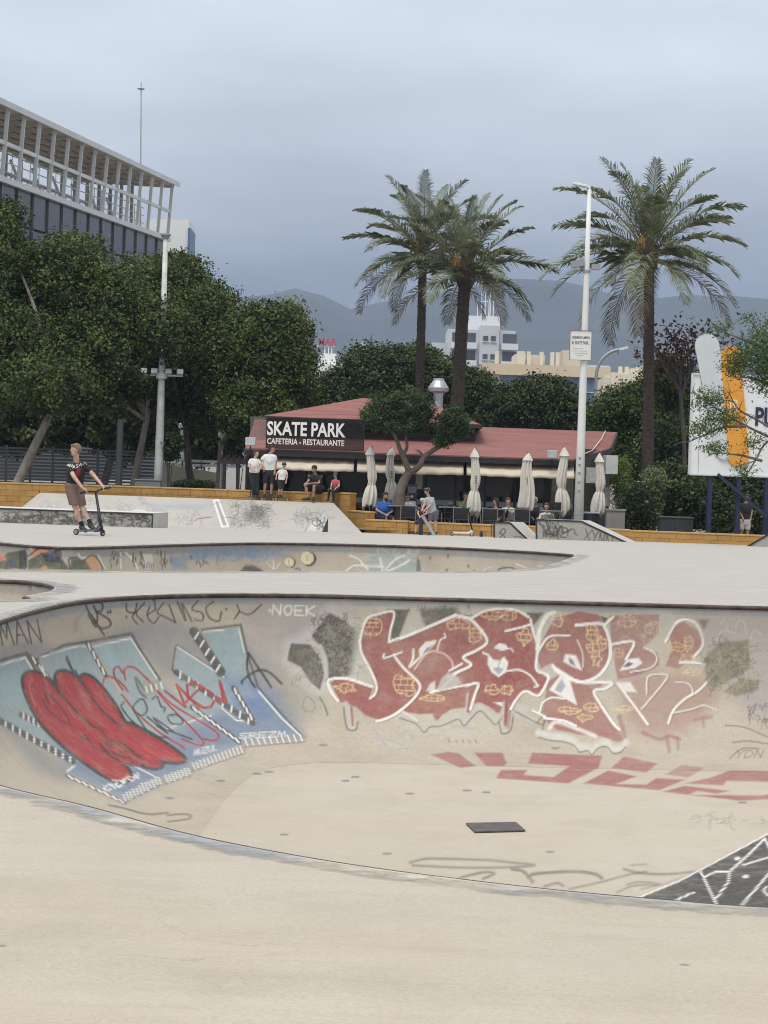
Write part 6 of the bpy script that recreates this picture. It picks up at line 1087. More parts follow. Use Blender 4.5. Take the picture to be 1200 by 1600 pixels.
# ================================================================== street furniture
LP = M('lamp_post_white', (.66, .67, .66), .45, .06, 2, var2=(.72, .72, .70)); LG_ = M('lamp_grey', (.30, .31, .32), .45, .1, 3, metal=.3); LPG = M('lamp_post_grey', (.50, .51, .50), .6, .2, 3)
def lamp_right():
    d = 66.9; base = XY(903, d, ZT); H = 10.55; o = thing('lamp_post', 'tall white lamp post with a small notice and LED head, before the cafe', 'lamp post', base)
    mb = MB(); mb.tube([(0, 0, 0), (0, 0, 3), (0, 0, 8.2), (0, 0, H)], [.155, .125, .085, .06], 14); mb.build('pole', LP, o, smooth=True)
    mb = MB(); mb.tube([(0, 0, H - .02), (0, 0, H + .06), (-.18, 0, H + .1)], [.05, .05, .04], 8); mb.build('arm', LP, o); mb = MB(); mb.box((-.28, 0, H + .13), (.46, .2, .075), rot=Matrix.Rotation(R(10), 3, 'Y')); hd = bevel(mb.build('lamp_head', LP, o), .02)
    mb = MB(); mb.box((-.3, 0, H + .085), (.34, .15, .012), rot=Matrix.Rotation(R(10), 3, 'Y')); mb.build('diffuser', M('led_diffuser', (.6, .62, .6), .3, .05, 3), hd)
    mb = MB(); mb.lathe([(.09, 8.02), (.12, 8.02), (.12, 8.1), (.09, 8.1)], 12); mb.build('collar', LG_, o); mb = MB(); mb.bar((0, 0, 8.08), (-.22, -.02, 8.2), .05); mb.box((-.30, -.04, 8.28), (.40, .22, .20), rot=Matrix.Rotation(R(-12), 3, 'Y')); mb.build('spotlight', LG_, o); mb = MB(); mb.box((.28, .05, 8.2), (.26, .2, .16)); mb.build('spotlight', LG_, o)
    for z, rr in ((.75, 1), (1.35, 1.0), (1.62, 1), (1.9, 1), (2.15, 1), (2.36, 1)):
        mb = MB(); mb.box((random.uniform(-.05, .03), -.139, z), (.07, .012, .08)); mb.build('sticker', M('sticker_grey', (.24, .25, .26), .5, .4, 20), o)
    mb = MB(); mb.lathe([(.157, .62), (.16, .62), (.16, .66), (.157, .66)], 14); mb.build('band', LG_, o)
    sg = thing('notice_sign', 'white notice plate reading DEJEMOS LIMPIO EL SKATE PARK on the lamp post', 'sign', W(906.5, 540, d) + Vector((0, -.14, 0)))
    mb = MB(); mb.box((0, 0, 0), (.66, .02, .90)); mb.build('plate', M('notice_white', (.70, .70, .66), .5, .04, 8), sg); mb = MB()
    for a, b in (((-.33, -.45), (.33, -.45)), ((-.33, .45), (.33, .45)), ((-.33, -.45), (-.33, .45)), ((.33, -.45), (.33, .45))): mb.bar((a[0], -.014, a[1]), (b[0], -.014, b[1]), .035, .012)
    mb.build('border', M('notice_border', (.16, .15, .14), .5, .1, 4), sg)
    for body, z, wdt in (('DEJEMOS LIMPIO', .20, .54), ('EL SKATE PARK.', .03, .52)): t_ = text_obj('lettering', body, .12, M('ink_black', (.03, .03, .03), .6, .05, 4), (-.27, -.0125, z), sg, .002, 1, .0005); fit(t_, wdt, .105)
    mb = MB()
    for k, (x0, x1) in enumerate(((-.24, .1), (-.25, .22), (-.2, .24), (-.1, .08))): mb.box(((x0 + x1) / 2, -.0125, -.1 - .07 * k), (x1 - x0, .004, .014))
    mb.build('fine_print', M('notice_fine_print', (.42, .42, .40), .6, .1, 9), sg)
lamp_right()
def lamp_left():
    d = 77.6; base = XY(246, d, ZG); o = thing('lamp_post', 'worn pale lamp post with a floodlight ring in front of the left trees', 'lamp post', base); k = d / FPX; H = (W(260, 372, d) - base).z
    mb = MB(); mb.tube([(0, 0, 0), (0, 0, 2), (0, 0, 5), (0, 0, H)], [.19, .16, .12, .085], 14); mb.build('pole', LPG, o, smooth=True)
    mb = MB(); mb.box((0, 0, H + .12), (.34, .34, .06)); mb.lathe([(.07, H - .1), (.15, H + .09)], 8); mb.build('lamp_head', LG_, o)
    z = (W(252, 583, d) - base).z
    for a in (-.62, -.25, .25, .66): mb = MB(); mb.box((a, -.08, z + .05), (.22, .14, .18), rot=Matrix.Rotation(R(-25), 3, 'X')); mb.build('floodlight', M('floodlight_pale', (.55, .56, .55), .4, .1, 3), o)
    mb = MB(); mb.bar((-.7, 0, z - .08), (.75, 0, z - .08), .06); mb.lathe([(.13, z - .2), (.2, z - .2), (.2, z), (.13, z)], 12); mb.build('ring', LPG, o)
lamp_left()
def far_lamp():
    d = 112; base = XY(929, d, ZG); q = lambda x, y: W(x, y, d) - base; o = thing('street_lamp', 'distant grey street lamp with a curved arm behind the cafe roof', 'street lamp', base)
    mb = MB(); mb.tube([tuple(v) for v in [Vector((0, 0, 0)), q(929.5, 660)] + catmull([q(931, 600), q(933, 578), q(941, 561), q(955, 550), q(968, 546)], 5)], [.12, .10] + [.085] * 21, 8); mb.build('pole', LG_, o, smooth=True); mb = MB(); mb.bar(q(967, 546), q(981, 542.5), .28, .12); mb.build('lamp_head', LP, o)
far_lamp()
def globe():
    d = 79; base = XY(343.5, d, ZG); o = thing('globe_lamp', 'globe lamp on a thin pole left of the cafe', 'street lamp', base); z = (W(346, 684, d) - base).z
    mb = MB(); mb.tube([(0, 0, 0), (0, 0, z)], .05, 8); mb.build('pole', LG_, o); mb = MB(); mb.ball((0, 0, z + .12), .16, 14, 9); mb.build('globe', M('globe_white', (.55, .56, .52), .3, .05, 3), o, smooth=True)
globe()
mb = MB(); b_ = XY(184, 76.5, ZG); mb.tube([(0, 0, 0), (0, 0, 3.4)], [.13, .11], 10); mb.lathe([(.17, 0), (.17, .12), (.13, .14)], 10); tag(mb.build('dark_post', M('dark_post_paint', (.06, .065, .07), .6, .2, 3), loc=b_), 'dark grey round post under the left trees', 'post')
mb = MB(); b_ = XY(283, 88, ZG); mb.tube([(0, 0, 0), (0, 0, 3.3)], [.14, .12], 10); mb.lathe([(.12, 3.3), (.2, 3.34), (.2, 3.5), (.1, 3.56)], 10); tag(mb.build('pale_post', LPG, loc=b_), 'short pale post behind the cream wall', 'post')
mb = MB(); mb.box((0, 0, .65), (.9, .4, 1.3)); mb.box((0, 0, 1.32), (.96, .46, .05)); bevel(tag(mb.build('utility_box', M('utility_grey', (.17, .18, .18), .6, .15, 2), loc=XY(230, 75.8, ZG)), 'grey utility cabinet beside the foot of the left lamp post', 'cabinet'), .02)
# pergola left of the cafe
pg = thing('pergola', 'dark brown timber pergola at the left end of the cafe', 'pergola', XY(372, 71.2, ZT))
for x, h in ((-.05, 1.95), (.28, 1.9), (-.6, 1.95)): mb = MB(); mb.box((x, 0 if x > -.5 else 1.5, h / 2), (.11, .11, h)); mb.build('post', DWOOD, pg)
mb = MB(); mb.bar((-.7, 0, 1.95), (.45, 0, 1.95), .14, .2); mb.build('beam', DWOOD, pg); mb = MB(); mb.bar((-.7, 1.5, 1.98), (.45, 1.5, 1.98), .12, .16); mb.build('beam', DWOOD, pg)
for k in range(6): mb = MB(); mb.bar((-.6 + .2 * k, -.15, 2.08), (-.6 + .2 * k, 1.7, 2.08), .05, .1); mb.build('rafter', DWOOD, pg)
# cabinets and bins by the terrace
cbn = thing('planter_cabinet', 'grey concrete cabinet right of the last umbrella', 'cabinet', XY(960, 66.9, ZT)); mb = MB(); mb.box((0, 0, .40), (.56, .5, .80)); bevel(mb.build('body', M('cabinet_concrete', (.20, .195, .185), .85, .15, 3, .3, 20), cbn), .02); mb = MB(); mb.box((0, 0, .82), (.62, .56, .05)); mb.build('lid', M('cabinet_concrete'), cbn)
bn = thing('waste_bin', 'black waste bin with a pale lid right of the white lamp post', 'bin', XY(920, 67.4, ZT)); mb = MB(); mb.lathe([(.22, 0), (.27, .66)], 14); mb.build('body', M('bin_black', (.025, .026, .03), .5, .2, 3), bn); mb = MB(); mb.box((0, 0, .70), (.62, .5, .05)); bevel(mb.build('lid', M('bin_lid', (.30, .36, .42), .4, .1, 3), bn), .015)
ct = thing('compost_bin', 'dark ribbed plastic container below the ivy at right', 'bin', XY(1054, 67.6, ZG)); mb = MB(); mb.box((0, 0, .36), (1.0, .8, .72)); mb.build('body', M('container_plastic', (.035, .036, .04), .55, .2, 3), ct)
for k in range(9): mb = MB(); mb.box((-.46 + .115 * k, -.41, .36), (.05, .03, .68)); mb.build('rib', M('container_plastic'), ct)
mb = MB(); mb.box((0, 0, .75), (1.06, .86, .06)); bevel(mb.build('lid', M('container_plastic'), ct), .02)
mb = MB(); mb.box((0, 0, 0), (.1, .1, .12)); mb.box((0, 0, .08), (.05, .05, .08)); tag(mb.build('bollard_stub', M('bin_black'), loc=XY(752, 63.6, gz(63.6) + .06)), 'tiny dark stub on the ground by the white scooter', 'bollard')
# ================================================================== closed umbrellas
UMB = M('umbrella_canvas', (.60, .575, .51), .9, .10, 5, .3, 18)
UG = 'closed cream umbrellas on the terrace'
for i, (px, yt, yb, d, lab) in enumerate(((577, 697, 788, 68.0, 'leftmost closed cream umbrella, behind the bearded man'), (608, 699, 782, 68.9, 'second closed umbrella from the left, beside the tree trunk'), (739.5, 700, 797, 67.2, 'closed cream umbrella standing beside the person in green'), (821, 707, 792, 68.2, 'closed umbrella with narrow skirt left of the white lamp post, not tied low'), (876, 698, 796, 67.6, 'closed umbrella just left of the white lamp post'), (934, 708, 800, 67.5, 'rightmost closed cream umbrella by the grey cabinet'))):
    base = XY(px, d, ZT); o = thing('closed_umbrella', lab, 'umbrella', base, 0, UG); zt = (W(px, yt, d) - base).z; zb = (W(px, yb, d) - base).z; Hh_ = zt - zb; rnd = random.Random(80 + i); ph = rnd.uniform(0, 6)
    tie = (.34, .36, .32, .12, .33, .35)[i]; wd = rnd.uniform(.92, 1.08)
    prf = [(.012, 1.0), (.05, .965), (.10, .91), (.135, .865), (.142, .85), (.098, .838), (.105, .72), (.118, .56), (.122, tie + .12), (.095, tie + .03), (.088, tie), (.125, tie - .05), (.165, tie - .13), (.175, tie - .20), (.16, tie - .27)]
    if i == 3: prf = [(.012, 1.0), (.05, .965), (.105, .91), (.145, .865), (.15, .85), (.115, .838), (.13, .7), (.15, .55), (.165, .4), (.18, .25), (.195, .1), (.19, .02)]
    n = 48; mb = MB(); K_ = len(prf); asym = rnd.uniform(0, 6.28)
    def fold(a, k):
        amp = .10 if k < 4.5 else (.26 if k < K_ - 5 else .34); f_ = abs(math.sin(4 * a + ph + .12 * k)) * 2 - 1.1; return wd * (1 + amp * f_ + .08 * math.sin(3 * a + ph * 2 + k * .5) + .07 * math.sin(a + asym + k * .35))
    pts2 = catmull([(r, z, 0) for r, z in prf], 3); mb.lathe([(max(.008, p[0]), zb + p[1] * Hh_) for p in pts2], n, (0, 0, 0), lambda a, k: fold(a, k / 3))
    z_lo = zb + prf[-1][1] * Hh_; z_hi = zb + (tie - .06 if i != 3 else .3) * Hh_
    def hemz(x, y, z):
        if z > z_hi: return z
        t = (z_hi - z) / (z_hi - z_lo); a = math.atan2(y, x); return z - t * (.10 + .17 * max(0, math.sin(2 * a + ph)) + .09 * abs(math.sin(4 * a + ph))) * (1 if i != 3 else .5)
    mb.v = [(x + .035 * math.sin(z * 4 + ph), y, hemz(x, y, z)) for x, y, z in mb.v]; mb.build('canopy', UMB, o, smooth=True)
    mb = MB(); mb.lathe([(.108, zb + (tie + .0) * Hh_), (.11, zb + (tie + .02) * Hh_)], 14); mb.build('tie_strap', M('umbrella_strap', (.5, .48, .42), .9, .1, 4), o)
    mb = MB(); mb.tube([(0, 0, 0), (0, 0, zt + .02)], .028, 8); mb.build('pole', M('umbrella_pole', (.25, .25, .25), .4, .1, 3, metal=.5), o); mb = MB(); mb.lathe([(.28, 0), (.28, .06), (.06, .09), (.05, .3)], 14); mb.build('base', M('bin_black'), o)
    if i in (1, 2, 3):
        mb = MB()
        for k in range(4): mb.box((.02, -.15 if i != 3 else -.185, zb + Hh_ * (.44 + .035 * k)), (.07 - .012 * (k % 2), .02, .03))
        mb.build('print', M('umbrella_print', (.10, .10, .11), .8, .2, 9), o)
# ================================================================== terrace tables and chairs
RAT = M('black_rattan', (.022, .022, .024), .6, .3, 30, .3, 120); ALU = M('chair_aluminium', (.35, .36, .37), .35, .1, 4, metal=.7)
def make_chair():
    o = thing('terrace_chair', '', 'chair'); mb = MB(); mb.box((0, 0, .43), (.46, .44, .05)); bevel(mb.build('seat', RAT, o), .015); mb = MB(); mb.box((0, .22, .66), (.46, .04, .40), rot=Matrix.Rotation(R(-8), 3, 'X')); bevel(mb.build('backrest', RAT, o), .02)
    for x in (-.23, .23):
        mb = MB(); mb.tube([(x, -.2, 0), (x, -.2, .64)], .016, 6); mb.build('leg', ALU, o); mb = MB(); mb.tube([(x, .22, 0), (x, .22, .45), (x, .26, .9)], .016, 6); mb.build('leg', ALU, o); mb = MB(); mb.bar((x, -.22, .65), (x, .24, .66), .045, .025); mb.build('armrest', RAT, o)
    return o
ch0 = make_chair(); CG = 'black rattan chairs on the terrace'
chairs = [(599, 67.9, 0, 'black rattan chair under the bearded man in blue'), (637, 67.15, 180, 'black rattan chair with its back to the camera, before the woman in sunglasses'), (640, 68.6, 0, 'black rattan chair that the woman in sunglasses sits on'), (617, 68.3, 90, 'black rattan chair seen side-on between bearded man and tree trunk'), (692, 67.8, -60, 'empty black rattan chair right of the boy in grey'), (706, 68.6, 90, 'empty black rattan chair deeper in, left of the person in green'), (727, 69.0, 0, 'black rattan chair under the person in green'), (721, 67.0, 170, 'black rattan chair with its back to the camera below the person in green'), (763, 66.8, 185, 'black rattan chair back right of the middle umbrella'), (778, 68.2, -80, 'black rattan chair under the curly haired woman'), (796, 68.5, 0, 'black rattan chair under the reading woman in white tee'), (815, 67.3, 175, 'black rattan chair with its back to the camera below the fourth umbrella'), (837, 69.2, 0, 'black rattan chair under the white haired person'), (855, 68.2, 0, 'black rattan chair under the woman with the laptop'), (889, 68.0, 60, 'black rattan chair right behind the lamp post')]
for i, (px, d, rz, lab) in enumerate(chairs):
    o = ch0 if i == 0 else copy_tree(ch0); o.location = XY(px, d, ZT); o.rotation_euler = (0, 0, R(rz)); o.scale = (1, 1, .86); tag(o, lab, 'chair', CG)
def make_table():
    o = thing('terrace_table', '', 'table'); mb = MB(); mb.box((0, 0, .72), (.72, .72, .035)); bevel(mb.build('tabletop', M('table_top_grey', (.20, .20, .20), .35, .1, 4), o), .01); mb = MB(); mb.tube([(0, 0, .02), (0, 0, .71)], .03, 8); mb.build('column', ALU, o); mb = MB(); mb.bar((-.28, 0, .02), (.28, 0, .02), .05, .03); mb.bar((0, -.28, .02), (0, .28, .02), .045, .028); mb.build('foot', ALU, o); return o
tb0 = make_table(); TG = 'square tables on the terrace'
for i, (px, d, lab) in enumerate(((623, 67.6, 'square terrace table between the bearded man and the woman in sunglasses'), (702, 68.0, 'empty square table left of the person in green'), (744, 68.3, 'square table behind the middle umbrella'), (787, 67.7, 'square table shared by the two women near the fourth umbrella'), (861, 67.4, 'square table with the black laptop'))):
    o = tb0 if i == 0 else copy_tree(tb0); o.location = XY(px, d, ZT); tag(o, lab, 'table', TG)
lt = thing('laptop', 'open black laptop with its back to the camera on the terrace table', 'laptop', XY(867, 67.25, ZT + .74)); mb = MB(); mb.box((0, .1, .01), (.36, .25, .018)); mb.build('keyboard_base', M('laptop_black', (.02, .02, .022), .4, .1, 5), lt); mb = MB(); mb.box((0, -.05, .13), (.37, .012, .25), rot=Matrix.Rotation(R(12), 3, 'X')); bevel(mb.build('screen', M('laptop_black'), lt), .008); mb = MB(); mb.box((0, -.061, .14), (.05, .004, .035)); mb.build('emblem', M('laptop_mark', (.12, .12, .12), .4, .1, 5), lt)
# menu stand
ms = thing('menu_stand', 'tall dark menu stand with white and red panels beside the tree trunk', 'menu board', XY(642, 69.2, ZT)); mb = MB(); mb.box((0, 0, .7), (.30, .06, 1.4)); mb.build('board', M('menu_dark', (.03, .03, .035), .4, .3, 8), ms)
for z, h, c, nm in ((1.22, .2, (.14, .15, .17), 'menu_grey'), (.78, .16, (.62, .63, .62), 'menu_white'), (.42, .34, (.36, .12, .11), 'menu_red')): mb = MB(); mb.box((0, -.034, z), (.26, .008, h)); mb.build('panel', M(nm, c, .4, .25, 14), ms)
mb = MB(); mb.lathe([(.04, 0), (.045, .01), (.0, .012)], 10); x_ = mb.build('badge', M('menu_white'), ms); x_.rotation_euler = (R(90), 0, 0); x_.location = (0, -.036, 1.0)
mb = MB(); mb.box((0, 0, 0), (.22, .03, .62)); mb.v = [(x + .03 * math.sin(z * 9), y + .03 * math.sin(x * 40), z) for x, y, z in mb.v]; tag(mb.build('hanging_towel', M('towel_white', (.5, .49, .46), .9, .1, 8), loc=XY(655, 70.1, .95)), 'pale cloth hanging inside the cafe window beside the menu stand', 'cloth')
mb = MB(); mb.box((0, 0, 0), (.20, .02, .16)); tag(mb.build('exit_light', M('exit_green', (.02, .22, .09), .4, .1, 4), loc=XY(763, 70.6, .82)), 'small green panel inside the cafe window', 'sign')
t_ = text_obj('window_lettering', 'Skate Park', .16, SIGNW, XY(700, yF - .03, .19), None, .002, 1, .002); fit(t_, .26, .07); tag(t_, 'small white Skate Park lettering on the grey window stripe', 'lettering')
# ================================================================== billboard
BD = 65.8; bw0 = W(1075.5, 741, BD); bw1 = XY(1340, BD + .9, bw0.z); bdir = (bw1 - bw0); bdir.z = 0; BLn = bdir.length; brz = math.atan2(bdir.y, bdir.x)
bb = thing('billboard', 'white billboard with two board cutouts and navy letters on blue posts at right', 'billboard', Vector((bw0.x, bw0.y, ZG)), brz); zb0 = bw0.z - ZG; bh = 157 * BD / FPX
WB = M('billboard_white', (.74, .75, .76), .4, .03, 1.5); NAVY = M('navy_paint', (.014, .022, .06), .45, .2, 3)
mb = MB(); mb.box((BLn / 2, 0, zb0 + bh / 2), (BLn, .12, bh)); mb.build('panel', WB, bb)
mb = MB()
for a, b in (((0, 0), (BLn, 0)), ((0, bh), (BLn, bh)), ((0, 0), (0, bh)), ((BLn, 0), (BLn, bh))): mb.bar((a[0], -.07, zb0 + a[1]), (b[0], -.07, zb0 + b[1]), .07, .05)
mb.build('frame', M('billboard_frame', (.60, .61, .62), .4, .05, 3), bb)
mb = MB(); mb.box((.28, -.064, zb0 + bh / 2), (.012, .01, bh - .1)); mb.build('seam', M('seam_grey', (.3, .3, .3), .5, .1, 2), bb)
def bloc(px, py): # photo point -> billboard plane coordinates
    dr = ray(px, py); n_ = Vector((math.sin(brz), -math.cos(brz), 0)); t = (Vector(bb.location) - CAM).dot(n_) / dr.dot(n_); p = CAM + dr * t - Vector(bb.location); c, s = math.cos(brz), math.sin(brz); return (p.x * c + p.y * s, p.z)
def capsule_board(p0, p1, r0, r1, y, mat, name):
    a = np.array(bloc(*p0)); b = np.array(bloc(*p1)); k = BD / FPX; r0 *= k; r1 *= k; d_ = (b - a) / np.linalg.norm(b - a); n_ = np.array([-d_[1], d_[0]]); pl = []
    for i in range(13): t = math.pi * i / 12; pl.append(a + (n_ * math.cos(t) - d_ * math.sin(t)) * r0 * np.array([1, 1]))
    for i in range(13): t = math.pi * i / 12; pl.append(b + (-n_ * math.cos(t) + d_ * math.sin(t)) * r1)
    mb = MB(); mb.prism([(p[0], y, p[1]) for p in pl], (0, -.05, 0)); return mb.build(name, mat, bb)
capsule_board((1103, 541), (1131, 702), 19.5, 16.5, -.08, M('board_pale_grey', (.56, .59, .60), .4, .04, 2), 'pale_board'); capsule_board((1139.5, 557), (1152, 713), 16.2, 17, -.085, M('board_orange', (.70, .31, .035), .4, .08, 2), 'orange_board')
lx, lz = bloc(1144, 634); LGW = M('logo_white', (.74, .7, .62), .5, .04, 3)
for w_, h_, y_, m_ in ((.24, .36, -.137, LGW), (.18, .30, -.139, M('board_orange')), (.09, .15, -.141, LGW)):
    mb = MB(); pl = []
    for (cx, cz, a0) in ((1, 1, 0), (-1, 1, 90), (-1, -1, 180), (1, -1, 270)):
        for i in range(5): t = R(a0 + i * 22.5); pl.append((lx + cx * (w_ / 2 - .06) * (1 if w_ > .15 else .4) + .06 * math.cos(t) * (1 if w_ > .15 else .6), y_, lz + cz * (h_ / 2 - .06) + .06 * math.sin(t)))
    mb.prism(pl, (0, -.0015, 0)); mb.build('logo', m_, bb)
tx, tz = bloc(1177.5, 664); t_ = text_obj('lettering', 'PL', .7, NAVY, (tx, -.075, tz), bb, .02, 1, .01); fit(t_, .54, .56)
for px in (1108, 1153, 1197, 1250, 1310): x, _ = bloc(px, 790); mb = MB(); mb.box((x, .02, zb0 / 2), (.13, .13, zb0)); mb.build('post', NAVY, bb)
for (a, b) in (((1120, 741), (1210, 822)), ((1215, 741), (1290, 815))): (xa, za), (xb, zb_) = bloc(*a), bloc(*b); mb = MB(); mb.bar((xa, -.08, za), (xb, -.4, zb_), .09); mb.build('brace', NAVY, bb)
# ================================================================== scooters and skateboards
BLKM = M('scooter_black', (.02, .02, .022), .4, .2, 6, metal=.3); RUB = M('rubber', (.018, .018, .02), .7, .2, 8); HUB = M('wheel_hub', (.35, .36, .38), .35, .1, 6, metal=.7)
def wheel(o, c, r, w, axis, hubm=HUB):
    c = Vector(c); ax = Vector(axis).normalized(); u = ax.orthogonal().normalized(); v = ax.cross(u); n = 20; mb = MB(); ring_ = lambda rr, off: [c + ax * off + (u * math.cos(2 * math.pi * i / n) + v * math.sin(2 * math.pi * i / n)) * rr for i in range(n)]
    prf = [(r * .7, -w / 2), (r * .93, -w / 2), (r, -w / 4), (r, w / 4), (r * .93, w / 2), (r * .7, w / 2)]; vs_ = sum([ring_(a, b) for a, b in prf], []); k = len(prf); mb.add(vs_, [(i * n + j, i * n + (j + 1) % n, ((i + 1) % k) * n + (j + 1) % n, ((i + 1) % k) * n + j) for i in range(k) for j in range(n)]); w_ = mb.build('wheel', RUB, o, smooth=True)
    mb = MB(); mb.tube([c - ax * w * .42, c + ax * w * .42], r * .7, 14); mb.build('hub', hubm, w_)
def stunt_scooter():
    d = 36.8; base = XY(138, d, gz(d)); q = lambda x, y, dy=0: W(x, y, d + dy) - base; o = thing('kick_scooter', 'black kick scooter with grey deck ridden by the boy', 'scooter', base)
    rw = q(119, 831); rw.z = .052; fw = q(160.5, 831, -.25); fw.z = .055; dv = (fw - rw).normalized(); axr = Vector((dv.y, -dv.x, 0)); wheel(o, rw, .053, .028, axr); wheel(o, fw, .055, .028, Vector((.85, -.55, 0)))
    a = rw + dv * .05 + Vector((0, 0, .02)); b = q(154, 830, -.22); b.z = .095; mb = MB(); mb.bar(a, b, .12, .035); bevel(mb.build('deck', M('scooter_deck', (.13, .15, .19), .4, .2, 8, metal=.4), o), .008)
    mb = MB(); mb.bar(a + Vector((0, 0, .022)), b + Vector((0, 0, .022)), .105, .006); mb.build('grip_tape', RUB, o)
    nk = q(158, 822, -.27); mb = MB(); mb.bar(b - dv * .03, nk, .07, .07); mb.build('neck', M('scooter_deck'), o); tp = q(149.5, 768, -.18)
    mb = MB(); mb.tube([nk - (tp - nk).normalized() * .06, nk, tp], [.028, .026, .022], 10); mb.build('stem', BLKM, o, smooth=True); mb = MB(); ax = Vector((dv.x, dv.y, 0)); s = Vector((.028, 0, 0))
    for sd in (-1, 1): mb.tube([nk + Vector((.02 * sd, -.01 * sd, -.02)), fw + Vector((.02 * sd, -.012 * sd, 0))], .012, 6)
    mb.build('fork', BLKM, o); mb = MB(); mb.tube([nk.lerp(tp, .08), nk.lerp(tp, .18)], .034, 10); mb.build('clamp', BLKM, o)
    L0 = q(125.5, 770.5, -.30); L1 = q(138, 768, -.26); R1_ = q(159.5, 764, -.10); R0_ = q(172, 761.5, -.02); mb = MB(); mb.tube([tuple(v) for v in catmull([L0, L1, tp + Vector((0, 0, .0)), R1_, R0_], 6)], .015, 8); hb = mb.build('handlebar', BLKM, o, smooth=True)
    for e_, f_ in ((L0, L1), (R0_, R1_)): mb = MB(); mb.tube([e_ - (f_ - e_) * .05, e_.lerp(f_, .85)], .019, 8); mb.build('grip', RUB, hb)
    return o
stunt_scooter()
def white_scooter():
    d = 63.9; base = XY(725, d, gz(d)); q = lambda x, y, dy=0: W(x, y, d + dy) - base; o = thing('kick_scooter', 'white kick scooter parked by the low yellow wall', 'scooter', base); WS = M('scooter_white', (.68, .68, .67), .4, .05, 4)
    rw = q(706, 838); rw.z = .06; fw = q(737, 838); fw.z = .06; wheel(o, rw, .06, .03, (0, 1, 0)); wheel(o, fw, .06, .03, (0, 1, 0)); mb = MB(); mb.bar(rw + Vector((.03, 0, .035)), fw + Vector((-.07, 0, .04)), .14, .05); bevel(mb.build('deck', WS, o), .01); nk = q(738, 829); mb = MB(); mb.bar(fw + Vector((-.09, 0, .04)), nk, .06, .06); mb.tube([nk, fw], .025, 6); mb.build('neck', WS, o)
    tp = q(732, 795); mb = MB(); mb.tube([tuple(v) for v in catmull([nk, q(735, 815), tp], 4)], .022, 8); mb.build('stem', BLKM, o); mb = MB(); mb.tube([tp + Vector((-.1, -.22, .02)), tp, tp + Vector((.06, .22, .02))], .018, 8); mb.build('handlebar', BLKM, o)
white_scooter()
def skateboard(px, d, z, rz, lab):
    o = thing('skateboard', lab, 'skateboard', XY(px, d, z), R(rz), 'skateboards at the top of the bank'); mb = MB(); vs_ = []; n = 14
    for i in range(n + 1): t = i / n * 2 - 1; x = t * .39; w = .10 * (1 - max(0, abs(t) - .72) ** 2 * 8) ; zz = .10 + (max(0, abs(t) - .72) * .2); vs_ += [(x, -w, zz), (x, w, zz), (x, w, zz + .012), (x, -w, zz + .012)]
    mb.add(vs_, [(i * 4 + j, i * 4 + (j + 1) % 4, i * 4 + 4 + (j + 1) % 4, i * 4 + 4 + j) for i in range(n) for j in range(4)] + [(0, 1, 2, 3), (n * 4, n * 4 + 3, n * 4 + 2, n * 4 + 1)]); mb.build('deck', M('skate_deck_wood', (.045, .035, .03), .5, .3, 8), o)
    for x in (-.22, .22):
        mb = MB(); mb.box((x, 0, .07), (.06, .16, .03)); mb.build('truck', HUB, o)
        for y in (-.09, .09): mb = MB(); mb.tube([(x, y - .018, .032), (x, y + .018, .032)], .032, 12); mb.build('wheel', M('urethane', (.22, .21, .2), .5, .1, 5), o)
skateboard(401, 68.45, .145, 8, 'skateboard under the feet of the woman in white'); skateboard(421, 68.4, .145, -5, 'skateboard under the feet of the man in white'); skateboard(437, 68.45, .14, 12, 'skateboard under the feet of the small child in a helmet')
# ================================================================== people
SKIN = {}
def skinm(name, c): return M('skin_' + name, c, .55, .06, 12)
def capsule(mb, a, b, ra, rb, n=12):
    a = Vector(a); b = Vector(b); d = b - a; L = max(d.length, 1e-4); d = d / L; pts = []; rd = []
    for t in (-90, -60, -30, 0): pts.append(a + d * ra * math.sin(R(t))); rd.append(max(ra * math.cos(R(t)), 1e-4))
    for t in (0, 30, 60, 90): pts.append(b + d * rb * math.sin(R(t))); rd.append(max(rb * math.cos(R(t)), 1e-4))
    mb.tube(pts, rd, n)
def ell(mb, c, r, zrot=0.0, tilt=None):
    k = MB(); k.ball((0, 0, 0), r, 14, 10); Mt = Matrix.Rotation(zrot, 3, 'Z'); 
    if tilt is not None: Mt = tilt @ Mt
    mb.add([Vector(c) + Mt @ Vector(v) for v in k.v], k.f)
def remesh(mb, name, mats, voxel, sm=6, dec=None):
    me = mb.mesh('tmp', mats); t = bpy.data.objects.new('tmp', me); COL.objects.link(t); m = t.modifiers.new('r', 'REMESH'); m.mode = 'VOXEL'; m.voxel_size = voxel; s = t.modifiers.new('s', 'SMOOTH'); s.factor = .5; s.iterations = sm
    dg = bpy.context.evaluated_depsgraph_get(); out_ = bpy.data.meshes.new_from_object(t.evaluated_get(dg)); bpy.data.objects.remove(t); out_.name = name; out_.polygons.foreach_set('use_smooth', [True] * len(out_.polygons)); return out_
def hem(me, z):
    for v in me.vertices:
        if v.co.z < z: v.co.z = z + (v.co.z - z) * .03
    return me
